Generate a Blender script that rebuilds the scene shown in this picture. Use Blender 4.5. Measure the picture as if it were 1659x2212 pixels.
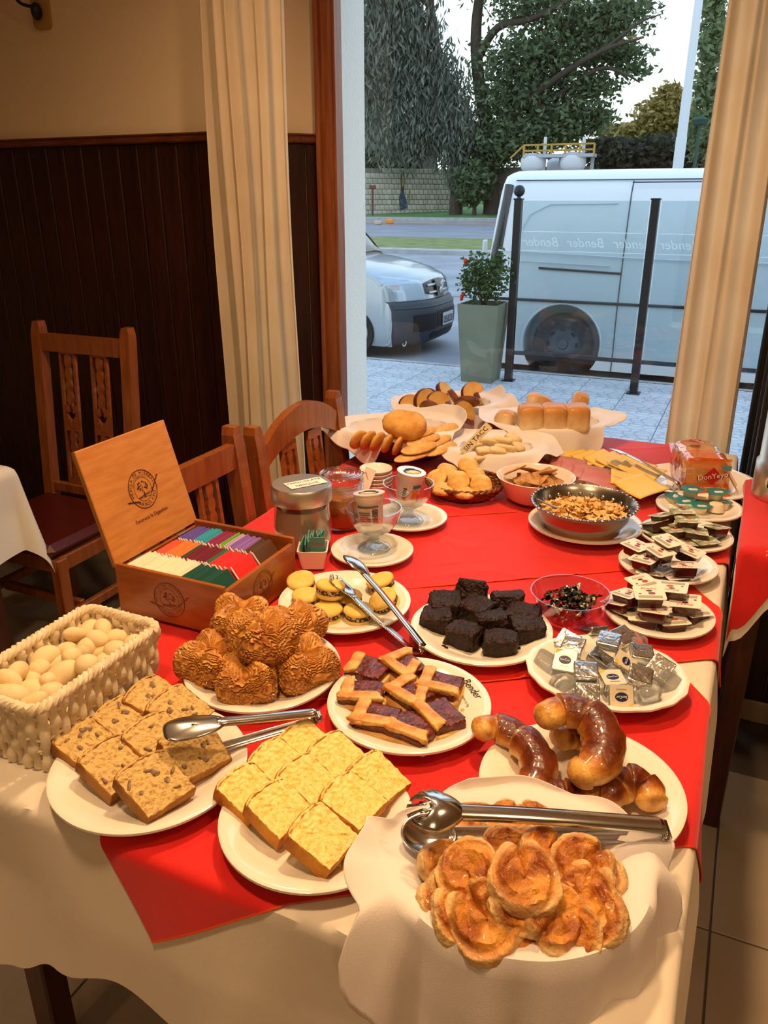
import bpy, bmesh, math, random
from mathutils import Vector, Matrix, noise
rnd = random.Random(11)
for o in list(bpy.data.objects): bpy.data.objects.remove(o)
SC = bpy.context.scene; COL = SC.collection; PI = math.pi

# ------------------------------------------------------------------ camera
F_PX, CX, CY, CAM_H = 1705.0, 829.5, 1106.0, 1.54
PITCH, YAW = math.radians(21.63), math.radians(24.3)
cd = bpy.data.cameras.new('camera'); cam = bpy.data.objects.new('camera', cd); COL.objects.link(cam)
cd.sensor_fit = 'VERTICAL'; cd.sensor_height = 36.0; cd.sensor_width = 27.0
cd.lens = F_PX / 2212.0 * 36.0; cd.clip_start = 0.02; cd.clip_end = 400
cam.location = (0, 0, CAM_H); cam.rotation_euler = (PI / 2 - PITCH, 0, YAW)
SC.camera = cam

# ------------------------------------------------------------------ sky, exposure
SC.view_settings.view_transform = 'Standard'; SC.view_settings.look = 'None'
SC.view_settings.exposure = 0.0; SC.view_settings.gamma = 1.0
SC.view_settings.use_curve_mapping = False
w = bpy.data.worlds.new('evening_sky'); SC.world = w; w.use_nodes = True
nt = w.node_tree; nt.nodes.clear()
wo = nt.nodes.new('ShaderNodeOutputWorld'); bg = nt.nodes.new('ShaderNodeBackground')
tc = nt.nodes.new('ShaderNodeTexCoord'); sp = nt.nodes.new('ShaderNodeSeparateXYZ'); cr = nt.nodes.new('ShaderNodeValToRGB')
nt.links.new(tc.outputs['Generated'], sp.inputs[0]); nt.links.new(sp.outputs['Z'], cr.inputs[0])
e = cr.color_ramp.elements
e[0].position = 0.0; e[0].color = (0.93, 0.92, 0.90, 1)
e[1].position = 1.0; e[1].color = (0.42, 0.60, 0.92, 1)
m_ = e.new(0.25); m_.color = (0.80, 0.88, 0.97, 1)
nt.links.new(cr.outputs[0], bg.inputs[0]); bg.inputs[1].default_value = 2.3
nt.links.new(bg.outputs[0], wo.inputs[0])
SC.cycles.max_bounces = 10; SC.cycles.transparent_max_bounces = 16; SC.cycles.sample_clamp_indirect = 6.0
LAMP_COL = (1.0, 0.64, 0.33)
LAMPS = [(-0.45, 1.55, 24.0), (-0.45, 0.25, 16.0), (0.95, 0.6, 10.0), (-1.25, 1.70, 7.0), (1.1, -1.6, 9.0), (-1.2, -1.8, 9.0)]

# ------------------------------------------------------------------ calibrated lookups: a photo ray met with a real plane
_c, _s = math.cos(YAW), math.sin(YAW); _cp, _sp = math.cos(PITCH), math.sin(PITCH)
def at(px, py, z=None, X=None, Y=None):
    dx, dz = (px - CX) / F_PX, -(py - CY) / F_PX
    wx, wy, wz = dx, _cp + _sp * dz, -_sp + _cp * dz
    v = Vector((_c * wx - _s * wy, _s * wx + _c * wy, wz))
    t = (z - CAM_H) / v.z if z is not None else (X / v.x if X is not None else Y / v.y)
    return Vector((0, 0, CAM_H)) + v * t
RIGHT = Vector((_c, _s, 0)); FWD = Vector((-_s, _c, 0)); UP = Vector((0, 0, 1))
TZ = 0.76                                     # table height
STREET, WALK = -0.27, -0.165

# ------------------------------------------------------------------ materials
def C(h):
    h = h.lstrip('#'); r = []
    for i in (0, 2, 4):
        v = int(h[i:i + 2], 16) / 255.0
        r.append(v / 12.92 if v <= 0.04045 else ((v + 0.055) / 1.055) ** 2.4)
    return tuple(r)
MATS = {}
def mat(name, col='#888888', rough=0.5, metal=0.0, col2=None, vs=8.0, vd=4.0, bump=0.0, bs=60.0, stretch=None, vc=False, rand=0.0,
        coat=0.0, sub=0.0, trans=0.0, ior=1.45, sheen=0.0, spec=0.5, translucent=0.0, lo=0.35, hi=0.65, bd=0.004, emit=0.0):
    if name in MATS: return MATS[name]
    m = bpy.data.materials.new(name); MATS[name] = m; m.use_nodes = True
    n, l = m.node_tree.nodes, m.node_tree.links
    b = n['Principled BSDF']; out = n['Material Output']
    c1 = C(col) if isinstance(col, str) else col
    b.inputs['Base Color'].default_value = (*c1, 1); b.inputs['Roughness'].default_value = rough; b.inputs['Metallic'].default_value = metal
    b.inputs['IOR'].default_value = ior; b.inputs['Coat Weight'].default_value = coat; b.inputs['Coat Roughness'].default_value = 0.08
    b.inputs['Specular IOR Level'].default_value = spec
    b.inputs['Transmission Weight'].default_value = trans; b.inputs['Sheen Weight'].default_value = sheen
    if sub: b.inputs['Subsurface Weight'].default_value = sub; b.inputs['Subsurface Radius'].default_value = (0.01, 0.006, 0.003); b.inputs['Subsurface Scale'].default_value = 0.6
    if emit: b.inputs['Emission Color'].default_value = (*c1, 1); b.inputs['Emission Strength'].default_value = emit
    t = n.new('ShaderNodeTexCoord'); mp = n.new('ShaderNodeMapping'); l.new(t.outputs['Object'], mp.inputs[0])
    if stretch: mp.inputs['Scale'].default_value = stretch
    colsock = None
    if vc:
        a = n.new('ShaderNodeAttribute'); a.attribute_name = 'Col'; colsock = a.outputs['Color']
    if col2 is not None:
        ns = n.new('ShaderNodeTexNoise'); ns.inputs['Scale'].default_value = vs; ns.inputs['Detail'].default_value = vd
        l.new(mp.outputs[0], ns.inputs['Vector'])
        rp = n.new('ShaderNodeValToRGB'); l.new(ns.outputs['Fac'], rp.inputs[0])
        c2 = C(col2) if isinstance(col2, str) else col2
        rp.color_ramp.elements[0].position = lo; rp.color_ramp.elements[1].position = hi
        if colsock is None:
            rp.color_ramp.elements[0].color = (*c1, 1); rp.color_ramp.elements[1].color = (*c2, 1); colsock = rp.outputs[0]
        else:
            rp.color_ramp.elements[0].color = (1, 1, 1, 1); rp.color_ramp.elements[1].color = (*c2, 1)
            mx = n.new('ShaderNodeMix'); mx.data_type = 'RGBA'; mx.blend_type = 'MULTIPLY'; mx.inputs['Factor'].default_value = 1.0
            l.new(colsock, mx.inputs[6]); l.new(rp.outputs[0], mx.inputs[7]); colsock = mx.outputs[2]
    if rand:
        oi = n.new('ShaderNodeObjectInfo'); mr = n.new('ShaderNodeMapRange'); l.new(oi.outputs['Random'], mr.inputs[0])
        mr.inputs[3].default_value = 1 - rand; mr.inputs[4].default_value = 1 + rand
        hs = n.new('ShaderNodeHueSaturation'); l.new(mr.outputs[0], hs.inputs['Value'])
        if colsock is None: hs.inputs['Color'].default_value = (*c1, 1)
        else: l.new(colsock, hs.inputs['Color'])
        colsock = hs.outputs[0]
    if colsock is not None: l.new(colsock, b.inputs['Base Color'])
    if bump:
        nb = n.new('ShaderNodeTexNoise'); nb.inputs['Scale'].default_value = bs; nb.inputs['Detail'].default_value = 4
        l.new(mp.outputs[0], nb.inputs['Vector'])
        bp = n.new('ShaderNodeBump'); bp.inputs['Strength'].default_value = min(1.0, bump); bp.inputs['Distance'].default_value = bd
        l.new(nb.outputs['Fac'], bp.inputs['Height']); l.new(bp.outputs[0], b.inputs['Normal'])
    if translucent:
        tr = n.new('ShaderNodeBsdfTranslucent'); tr.inputs[0].default_value = (*c1, 1)
        if colsock is not None: l.new(colsock, tr.inputs[0])
        ms = n.new('ShaderNodeMixShader'); ms.inputs[0].default_value = translucent
        l.new(b.outputs[0], ms.inputs[1]); l.new(tr.outputs[0], ms.inputs[2]); l.new(ms.outputs[0], out.inputs[0])
    return m
def glass(name, tint='#f4f8f6', ior=1.45, base=0.03, rough=0.0, haze=0.0, hazecol='#ffffff'):
    """thin clear glass or film: straight-through tint with a Fresnel reflection, optional milky share"""
    if name in MATS: return MATS[name]
    m = bpy.data.materials.new(name); MATS[name] = m; m.use_nodes = True
    n, l = m.node_tree.nodes, m.node_tree.links; n.remove(n['Principled BSDF']); out = n['Material Output']
    tr = n.new('ShaderNodeBsdfTransparent'); tr.inputs[0].default_value = (*C(tint), 1)
    gl = n.new('ShaderNodeBsdfGlossy'); gl.inputs['Roughness'].default_value = rough; gl.inputs[0].default_value = (1, 1, 1, 1)
    lw = n.new('ShaderNodeLayerWeight'); lw.inputs[0].default_value = 0.5
    pw_ = n.new('ShaderNodeMath'); pw_.operation = 'POWER'; pw_.inputs[1].default_value = 3.4; l.new(lw.outputs['Facing'], pw_.inputs[0])
    fr = n.new('ShaderNodeMath'); fr.operation = 'MULTIPLY'; fr.inputs[1].default_value = 0.9; l.new(pw_.outputs[0], fr.inputs[0])
    ad = n.new('ShaderNodeMath'); ad.operation = 'ADD'; ad.inputs[1].default_value = base + (ior - 1) * 0.07; l.new(fr.outputs[0], ad.inputs[0])
    ms = n.new('ShaderNodeMixShader'); l.new(ad.outputs[0], ms.inputs[0]); l.new(gl.outputs[0], ms.inputs[2])
    if haze:
        df = n.new('ShaderNodeBsdfDiffuse'); df.inputs[0].default_value = (*C(hazecol), 1)
        m2 = n.new('ShaderNodeMixShader'); m2.inputs[0].default_value = haze
        l.new(tr.outputs[0], m2.inputs[1]); l.new(df.outputs[0], m2.inputs[2]); l.new(m2.outputs[0], ms.inputs[1])
    else: l.new(tr.outputs[0], ms.inputs[1])
    l.new(ms.outputs[0], out.inputs[0]); return m

# ------------------------------------------------------------------ mesh helpers
class G:
    def __init__(s): s.v = []; s.f = []; s.m = []; s.c = None
    def add(s, vs, fs, M=None, mi=0, col=None):
        k = len(s.v)
        if col is not None:
            if s.c is None: s.c = [(1, 1, 1)] * k
            s.c += [col(Vector(p)) if callable(col) else col for p in vs]
        elif s.c is not None: s.c += [(1, 1, 1)] * len(vs)
        s.v += [tuple(M @ Vector(p)) if M else tuple(p) for p in vs]
        s.f += [tuple(i + k for i in q) for q in fs]; s.m += [mi] * len(fs); return s
    def mesh(s, name, mats, smooth=False):
        me = bpy.data.meshes.new(name); me.from_pydata(s.v, [], s.f)
        for x in (mats if isinstance(mats, (list, tuple)) else [mats]): me.materials.append(x)
        me.polygons.foreach_set('material_index', s.m)
        if smooth: me.polygons.foreach_set('use_smooth', [True] * len(me.polygons)); me.update(); me.set_sharp_from_angle(angle=math.radians(52))
        if s.c is not None:
            ca = me.color_attributes.new('Col', 'FLOAT_COLOR', 'POINT')
            ca.data.foreach_set('color', [x for c in s.c for x in (c[0], c[1], c[2], 1.0)])
        me.update(); return me
    def obj(s, name, mats, parent=None, smooth=False, loc=None, rot=None, auto=None):
        o = place(name, s.mesh(name, mats, smooth), parent, loc, rot)
        return o
def place(name, me, parent=None, loc=None, rot=None, M=None, scale=None):
    o = bpy.data.objects.new(name, me); COL.objects.link(o)
    if parent is not None: o.parent = parent
    if M is not None: o.matrix_local = M if parent is not None else M
    if loc is not None: o.location = loc
    if rot is not None: o.rotation_euler = rot
    if scale is not None: o.scale = scale if hasattr(scale, '__len__') else (scale,) * 3
    return o
def tag(o, label=None, cat=None, group=None, kind=None):
    if label: o['label'] = label
    if cat: o['category'] = cat
    if group: o['group'] = group
    if kind: o['kind'] = kind
    return o
def thing(name, label, cat, loc=(0, 0, 0), rz=0.0, group=None, M=None):
    o = bpy.data.objects.new(name, None); COL.objects.link(o); o.empty_display_size = 0.05
    if M is not None: o.matrix_world = M
    else: o.location = loc; o.rotation_euler = (0, 0, rz)
    return tag(o, label, cat, group)
def frame(o, x, z):
    """matrix with origin o, x axis along x, z axis as close to z as possible"""
    x = Vector(x).normalized(); z = Vector(z); y = z.cross(x).normalized(); z = x.cross(y)
    M = Matrix.Identity(4)
    for i in range(3): M[i][0], M[i][1], M[i][2], M[i][3] = x[i], y[i], z[i], o[i]
    return M
def box(x0, x1, y0, y1, z0, z1):
    return ([(x0, y0, z0), (x1, y0, z0), (x1, y1, z0), (x0, y1, z0), (x0, y0, z1), (x1, y0, z1), (x1, y1, z1), (x0, y1, z1)],
            [(0, 3, 2, 1), (4, 5, 6, 7), (0, 1, 5, 4), (1, 2, 6, 5), (2, 3, 7, 6), (3, 0, 4, 7)])
def cbox(sx, sy, sz, c=(0, 0, 0), b=0.0):
    x, y, z = sx / 2, sy / 2, sz / 2
    if b <= 0: vs, fs = box(-x, x, -y, y, -z, z)
    else:
        b = min(b, x * .95, y * .95, z * .95); vs = []; fs = []
        prof = [(-z, b), (-z + b, 0), (z - b, 0), (z, b)]
        ring = lambda i: [(x - i, y - b), (x - b, y - i), (-x + b, y - i), (-x + i, y - b), (-x + i, -y + b), (-x + b, -y + i), (x - b, -y + i), (x - i, -y + b)]
        for zz, i in prof: vs += [(p[0], p[1], zz) for p in ring(i)]
        for k in range(3):
            for j in range(8): fs.append((k * 8 + j, k * 8 + (j + 1) % 8, k * 8 + 8 + (j + 1) % 8, k * 8 + 8 + j))
        fs.append(tuple(range(7, -1, -1))); fs.append(tuple(range(24, 32)))
    return [(p[0] + c[0], p[1] + c[1], p[2] + c[2]) for p in vs], fs
def lathe(prof, n=48, ax=1.0, ay=1.0, mod=None):
    vs = []; fs = []; k = len(prof)
    for i in range(n):
        a = 2 * PI * i / n
        for j, (r, z) in enumerate(prof):
            rr = r * (mod(a, j) if mod else 1.0)
            vs.append((rr * math.cos(a) * ax, rr * math.sin(a) * ay, z))
    for i in range(n):
        for j in range(k - 1):
            p, q = i * k + j, ((i + 1) % n) * k + j
            fs.append((p, q, q + 1, p + 1))
    return vs, fs
def tube(pts, r, n=8, closed=False, cap=True, flat=1.0, upv=None):
    pts = [Vector(p) for p in pts]; N = len(pts); vs = []; fs = []
    prev = None
    for i, p in enumerate(pts):
        t = (pts[(i + 1) % N] - pts[i - 1]) if closed else (pts[min(i + 1, N - 1)] - pts[max(i - 1, 0)])
        t.normalize()
        if upv is not None: a = Vector(upv).cross(t).normalized()
        elif prev is None: a = t.orthogonal().normalized()
        else: a = (prev - t * prev.dot(t)).normalized()
        prev = a; b = t.cross(a); rr = r(i / (N - 1 if N > 1 else 1)) if callable(r) else (r[i] if hasattr(r, '__len__') else r)
        for k in range(n):
            g = 2 * PI * k / n; vs.append(tuple(p + a * (rr * math.cos(g)) + b * (rr * flat * math.sin(g))))
    for i in range(N if closed else N - 1):
        for k in range(n):
            q = ((i + 1) % N) * n
            fs.append((i * n + k, i * n + (k + 1) % n, q + (k + 1) % n, q + k))
    if cap and not closed: fs.append(tuple(range(n - 1, -1, -1))); fs.append(tuple(range((N - 1) * n, N * n)))
    return vs, fs
def sheet(fn, nu, nv, wrap=False):
    vs = []; fs = []
    for i in range(nu + (0 if wrap else 1)):
        for j in range(nv + 1): vs.append(tuple(fn(i / nu, j / nv)))
    R = nu if wrap else nu + 1
    for i in range(nu):
        for j in range(nv):
            a, b = i * (nv + 1) + j, ((i + 1) % R) * (nv + 1) + j
            fs.append((a, b, b + 1, a + 1))
    return vs, fs
def spw(x, e): return math.copysign(abs(x) ** e, x)
def blob(rx, ry, rz, e1=1.0, e2=1.0, amp=0.0, sc=30.0, seed=0, nu=24, nv=14, fine=0.0, fsc=120.0, fn=None):
    """superellipsoid (small e = boxy) roughened by noise"""
    vs = []; fs = []; off = Vector((seed * 3.17, seed * 1.31, seed * 7.7))
    for j in range(nv + 1):
        f = -PI / 2 + PI * j / nv
        for i in range(nu):
            a = 2 * PI * i / nu
            p = Vector((rx * spw(math.cos(f), e1) * spw(math.cos(a), e2), ry * spw(math.cos(f), e1) * spw(math.sin(a), e2), rz * spw(math.sin(f), e1)))
            if amp: p *= 1 + amp * noise.noise(p * sc + off)
            if fine: p *= 1 + fine * noise.noise(p * fsc + off)
            if fn: p = fn(p)
            vs.append(tuple(p))
    for j in range(nv):
        for i in range(nu):
            fs.append((j * nu + i, j * nu + (i + 1) % nu, (j + 1) * nu + (i + 1) % nu, (j + 1) * nu + i))
    return vs, fs
def prism(poly, z0, z1):
    n = len(poly); vs = [(p[0], p[1], z0) for p in poly] + [(p[0], p[1], z1) for p in poly]
    fs = [tuple(range(n - 1, -1, -1)), tuple(range(n, 2 * n))] + [(i, (i + 1) % n, n + (i + 1) % n, n + i) for i in range(n)]
    return vs, fs
def rrect(sx, sy, r, n=4):
    out = []
    for cx, cy, a0 in ((sx / 2 - r, sy / 2 - r, 0), (-sx / 2 + r, sy / 2 - r, 90), (-sx / 2 + r, -sy / 2 + r, 180), (sx / 2 - r, -sy / 2 + r, 270)):
        for k in range(n + 1):
            a = math.radians(a0 + 90 * k / n); out.append((cx + r * math.cos(a), cy + r * math.sin(a)))
    return out
def ell(a, b, n=24, c=(0, 0), rot=0.0):
    return [(c[0] + a * math.cos(2 * PI * k / n) * math.cos(rot) - b * math.sin(2 * PI * k / n) * math.sin(rot),
             c[1] + a * math.cos(2 * PI * k / n) * math.sin(rot) + b * math.sin(2 * PI * k / n) * math.cos(rot)) for k in range(n)]
def flatpoly(poly, z=0.0): return [(p[0], p[1], z) for p in poly], [tuple(range(len(poly)))]
def solid(o, t, off=0.0):
    m = o.modifiers.new('thickness', 'SOLIDIFY'); m.thickness = t; m.offset = off; return o
def bez(pts, n=8):
    """Catmull-Rom through points"""
    P = [Vector(p) for p in pts]; P = [P[0] * 2 - P[1]] + P + [P[-1] * 2 - P[-2]]; out = []
    for i in range(1, len(P) - 2):
        for k in range(n):
            t = k / n
            out.append(0.5 * ((2 * P[i]) + (P[i + 1] - P[i - 1]) * t + (2 * P[i - 1] - 5 * P[i] + 4 * P[i + 1] - P[i + 2]) * t * t + (3 * P[i] - P[i - 1] - 3 * P[i + 1] + P[i + 2]) * t ** 3))
    out.append(P[-2]); return out
def lerp(a, b, t): return a + (b - a) * t
def interp(tab, x):
    if x <= tab[0][0]: return tab[0][1]
    for (a, u), (b, v) in zip(tab, tab[1:]):
        if x <= b: t = (x - a) / (b - a); t = t * t * (3 - 2 * t); return lerp(u, v, t)
    return tab[-1][1]
def mixc(a, b, t): t = max(0, min(1, t)); return tuple(lerp(x, y, t) for x, y in zip(a, b))

# lettering and pierced boards are outline curves turned into meshes while the scene is still empty
TXT = {}
def text_mesh(s, font_shear=0.0, depth=0.0):
    key = (s, font_shear)
    if key in TXT: return TXT[key]
    cu = bpy.data.curves.new('lettering', 'FONT'); cu.body = s; cu.size = 1.0; cu.align_x = 'CENTER'; cu.align_y = 'CENTER'; cu.shear = font_shear
    cu.resolution_u = 2
    o = bpy.data.objects.new('lettering', cu); COL.objects.link(o)
    dg = bpy.context.evaluated_depsgraph_get(); dg.update()
    me = bpy.data.meshes.new_from_object(o.evaluated_get(dg)); bpy.data.objects.remove(o); bpy.data.curves.remove(cu)
    me.materials.clear(); TXT[key] = me; return me
def letters(s, size, m, parent, M, name='lettering', shear=0.0, sx=1.0, mirror=False):
    base = text_mesh(s, shear); key = (s, shear, m.name)
    if key not in TXT:
        c = base.copy(); c.materials.append(m); TXT[key] = c
    o = bpy.data.objects.new(name, TXT[key]); COL.objects.link(o); o.parent = parent
    o.matrix_local = M @ Matrix.Diagonal((size * sx * (-1 if mirror else 1), size, size, 1)); return o
def pierced(outline, holes, thick, name):
    cu = bpy.data.curves.new(name, 'CURVE'); cu.dimensions = '2D'; cu.fill_mode = 'BOTH'; cu.extrude = thick / 2
    for poly in [outline] + holes:
        s = cu.splines.new('POLY'); s.points.add(len(poly) - 1); s.use_cyclic_u = True
        for p, q in zip(s.points, poly): p.co = (q[0], q[1], 0, 1)
    o = bpy.data.objects.new(name, cu); COL.objects.link(o)
    dg = bpy.context.evaluated_depsgraph_get(); dg.update()
    me = bpy.data.meshes.new_from_object(o.evaluated_get(dg)); bpy.data.objects.remove(o); bpy.data.curves.remove(cu); me.materials.clear(); return me
for s in ('CHOCOLATE', 'NESQUIK', 'SIN TACC', 'Hileret', 'LACTEADO', 'DonYeyo', 'SanCor', 'manteca', 'Abedul', 'SIKLA', 'Favorece la Digestion', 'KCF 852', 'TODDY', 'Light', 'crema', 'Zap'): text_mesh(s)
text_mesh('Bender', 0.35); text_mesh('Por siempre tu lugar', 0.2)
for ch in set('MEZCLADEHIERBASNATURALESARBOLITO'): text_mesh(ch)
def bead_hole(x0, x1, sgn, ya, yb, nb=4):
    pts = [(sgn * x0, ya), (sgn * x0, yb)]; k = 24
    for i in range(k + 1):
        t = i / k; y = lerp(yb, ya, t); pts.append((sgn * (x1 + 0.0055 * abs(math.sin(PI * nb * t)) - 0.001), y))
    return pts
_t = [(0, 0), (.004, .012), (.004, .022), (.012, .025), (.021, .036), (.023, .048), (.014, .040), (.009, .046), (.009, .055), (.004, .066), (0, .069)]
TULIP = _t + [(-x, y) for x, y in reversed(_t[1:-1])]
def splat_mesh(h=0.44, w_=0.078):
    o = [(-w_ / 2, 0), (w_ / 2, 0), (w_ / 2, h), (-w_ / 2, h)]
    holes = [bead_hole(.027, .010, s, .03, .03 + h * .33) for s in (1, -1)] + [bead_hole(.027, .010, s, h - .03 - h * .35, h - .03) for s in (1, -1)]
    holes.append([(x, y + h * .43) for x, y in TULIP])
    return pierced(o, holes, .012, 'splat')
SPLAT = splat_mesh()
# ------------------------------------------------------------------ palette
plaster_in = mat('cream_plaster', '#ecd8b4', 0.85, bump=0.12, bs=90)
plaster_out = mat('stucco', '#e9ebe6', 0.9, bump=0.8, bs=70)
ceil_m = mat('ceiling_paint', '#efe6d8', 0.9)
wains = mat('dark_wainscot', '#220a06', 0.38, col2='#36150c', vs=6, stretch=(9, 9, 0.7), rand=0.18, bump=0.1, bs=30)
railm = mat('stained_rail', '#5c2c16', 0.35, col2='#7a4020', vs=10, stretch=(1, 8, 8))
framewood = mat('window_wood', '#7a3e1e', 0.35, col2='#94552c', vs=9, stretch=(9, 9, 0.6))
chairwood = mat('honey_wood', '#7c4018', 0.32, col2='#955222', vs=9, stretch=(7, 7, 0.8), coat=0.25)
boxwood = mat('plywood', '#c07a36', 0.42, col2='#d08c46', vs=14, vd=6, stretch=(6, 1, 1), bump=0.05, bs=200, coat=0.15)
boxwood2 = mat('varnished_box_side', '#8e4a18', 0.35, col2='#a65c22', vs=12, vd=6, stretch=(1, 1, 5), coat=0.3)
plyedge = mat('plywood_edge', '#7a4718', 0.5, col2='#b9813f', vs=5, stretch=(1, 1, 160))
legwood = mat('dark_table_leg', '#3a1810', 0.35, col2='#4d2416', vs=9, stretch=(8, 8, 0.6))
leather = mat('oxblood_leather', '#4a1512', 0.32, bump=0.1, bs=200)
linen = mat('white_linen', '#e9dfd0', 0.85, col2='#dfd3c2', vs=6, bump=0.12, bs=700, sheen=0.2)
napkin_m = mat('napkin_linen', '#f3eae6', 0.85, bump=0.15, bs=600, sheen=0.2, translucent=0.12)
redm = mat('red_cloth', '#e01208', 0.75, col2='#c80d06', vs=5, bump=0.08, bs=900, sheen=0.25)
hemred = mat('orange_hem_thread', '#e04a14', 0.7)
china = mat('white_china', '#efe8da', 0.12, coat=0.4)
china_pink = mat('cream_china_bowl', '#efdccf', 0.15, coat=0.3)
steel = mat('stainless_steel', '#c9c9c6', 0.16, metal=1.0)
steel_br = mat('brushed_steel', '#d6d4d0', 0.38, metal=1.0)
curtain_m = mat('cream_curtain', '#f8ecd6', 0.9, col2='#f3e4ca', vs=5, sheen=0.2, translucent=0.48, bump=0.1, bs=400)
black_paint = mat('black_paint', '#15161a', 0.35)
black_plastic = mat('black_plastic', '#0d0c0c', 0.3)
rubber = mat('tyre_rubber', '#1a1b1d', 0.75)
clear = glass('clear_glass', '#f7fbfa', 1.45, 0.02)
windowglass = glass('window_glass', '#f2f6f6', 1.35, 0.0)
greyglass = glass('windbreak_glass', '#e6eef0', 1.4, 0.0)
ink = mat('black_ink', '#131010', 0.6)
darkink = mat('burnt_brown_ink', '#3c1712', 0.6)
tilem = mat('floor_tile', '#a89a86', 0.30, col2='#9c8d79', vs=3, rand=0.03)
groutm = mat('floor_grout', '#5c5044', 0.9)
skirt = mat('skirting_tile', '#a08f78', 0.4)

# ------------------------------------------------------------------ room shell
WALL_Y, WIN_Y, OUT_Y, CEIL = 2.62, 2.90, 3.20, 2.80
WX0, WX1 = -1.53, 0.06                                  # window opening
def struct(name, g, m, parent=None, smooth=False):
    o = g.obj(name, m, parent, smooth)
    if parent is None: o['kind'] = 'structure'
    return o
fl = struct('floor', G().add(*box(-5.2, 3.2, -3.6, WALL_Y, -0.12, -0.004)).add(*box(-1.84, 0.12, WALL_Y, 2.96, -0.12, -0.004)), groutm)
T = 0.60; tm = G().add(*cbox(T - 0.005, T - 0.005, 0.02, (0, 0, -0.01), 0.0015)).mesh('floor_tile', tilem)
for i in range(-8, 5):
    for j in range(-5, 5):
        x, y = 0.733 + (i + .5) * T, 1.50 + (j - .5) * T
        if -5 < x < 3 and -3.4 < y < 2.4: place('tile', tm, fl, (x, y, 0))
struct('ceiling', G().add(*box(-5.2, 3.2, -3.6, OUT_Y, CEIL, CEIL + 0.1)), ceil_m)
wl = struct('wall_left', G().add(*box(-5.2, -1.835, WALL_Y, OUT_Y, -0.2, CEIL)), plaster_in)
sa, sb = Vector((-1.835, WALL_Y, 0)), Vector((-1.555, WIN_Y, 0))
g = G().add(*prism([(sa.x, sa.y), (sb.x, sb.y), (sb.x, OUT_Y - 0.001), (sa.x, OUT_Y - 0.001)], -0.2, CEIL))
ws = struct('wall_splay', g, plaster_in)
struct('wall_reveal', G().add(*box(-1.9, -1.54, 2.965, OUT_Y + 0.02, -0.2, CEIL)), plaster_out)
wr = struct('wall_right', G().add(*box(0.12, 3.2, 2.40, OUT_Y, -0.2, CEIL)), plaster_in)
struct('wall_far_left', G().add(*box(-5.3, -5.2, -3.6, WALL_Y, -0.2, CEIL)), plaster_in)
struct('wall_far_right', G().add(*box(3.2, 3.3, -3.6, 2.4, -0.2, CEIL)), plaster_in)
struct('wall_back', G().add(*box(-5.2, 3.2, -3.7, -3.6, -0.2, CEIL)), plaster_in)
struct('wall_header', G().add(*box(-1.555, 0.12, 2.86, OUT_Y, 2.62, CEIL)), plaster_in)
# wainscot boards with a routed edge
def plank_mesh(wd, h, name='plank'):
    return G().add(*cbox(wd - 0.003, 0.014, h, (0, 0, h / 2), 0.004)).mesh(name, wains)
PH = 1.735
pm = plank_mesh(0.092, PH)
for i in range(30):
    x = -1.88 - i * 0.092
    if x > -4.6: place('plank', pm, wl, (x, WALL_Y - 0.007, 0))
d = (sb - sa).normalized(); L = (sb - sa).length; nrm = Vector((d.y, -d.x, 0)); rz = math.atan2(d.y, d.x)
pm2 = plank_mesh(L / 5, PH)
for i in range(5):
    p = sa + d * (L / 5 * (i + .5)) + nrm * 0.007
    place('plank', pm2, ws, p, (0, 0, rz))
pm3 = plank_mesh(0.1, 2.6)
for i in range(5):
    place('plank', pm3, wr, (0.113, 2.45 + 0.1 * i, 0), (0, 0, PI / 2))
for i in range(16):
    place('plank', pm, wr, (0.18 + 0.092 * i, 2.393, 0.0))
def rail(name, a, b, n):
    g = G(); L_ = (b - a).length; M = frame(a, b - a, UP)
    g.add(*cbox(L_, 0.022, 0.03, (L_ / 2, 0, 0), 0.005), M=M)
    g.add(*cbox(L_, 0.034, 0.008, (L_ / 2, 0, 0.013), 0.003), M=M)
    o = struct(name, g, railm); return o
G().add(*cbox(.03, .03, PH, (sa.x - .006, sa.y - .010, PH / 2), .006)).obj('corner_bead', wains, wl)
G().add(*cbox(.03, .03, 2.6, (.113, 2.395, 1.3), .006)).obj('corner_bead', wains, wr)
rail('trim_1', Vector((-4.9, WALL_Y - 0.018, 1.748)), Vector((-1.84, WALL_Y - 0.018, 1.748)), 0)
rail('trim_2', sa + nrm * 0.018 + UP * 1.748 + d * 0.01, sb + nrm * 0.018 + UP * 1.748, 0)
struct('baseboard_right', G().add(*cbox(3.0, 0.012, 0.075, (1.66, 2.38, 0.0375), 0.003)), skirt)
struct('baseboard_left', G().add(*cbox(3.2, 0.012, 0.09, (-3.5, 2.598, 0.045), 0.003)), skirt)
# window: moulded wooden frame, one tall pane
win = struct('window_1', G().add(*cbox(0.062, 0.10, 2.62, (-1.533, 2.905, 1.31), 0.006)), framewood)
def wpart(n, g, m): return g.obj(n, m, win)
wpart('frame_moulding', G().add(*cbox(0.018, 0.05, 2.62, (-1.548, 2.853, 1.31), 0.005)), framewood)
wpart('frame_bead', G().add(*cbox(0.014, 0.06, 2.62, (-1.499, 2.90, 1.31), 0.004)), framewood)
wpart('frame_jamb', G().add(*cbox(0.062, 0.10, 2.62, (0.085, 2.905, 1.31), 0.006)), black_paint)
wpart('frame_head', G().add(*cbox(1.52, 0.09, 0.06, (-0.72, 2.905, 2.59), 0.006)), framewood)
wpart('frame_sill', G().add(*cbox(1.52, 0.09, 0.08, (-0.72, 2.905, 0.04), 0.006)), framewood)
wpart('pane', G().add(*box(-1.50, 0.06, 2.922, 2.926, 0.08, 2.56)), windowglass)
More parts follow.
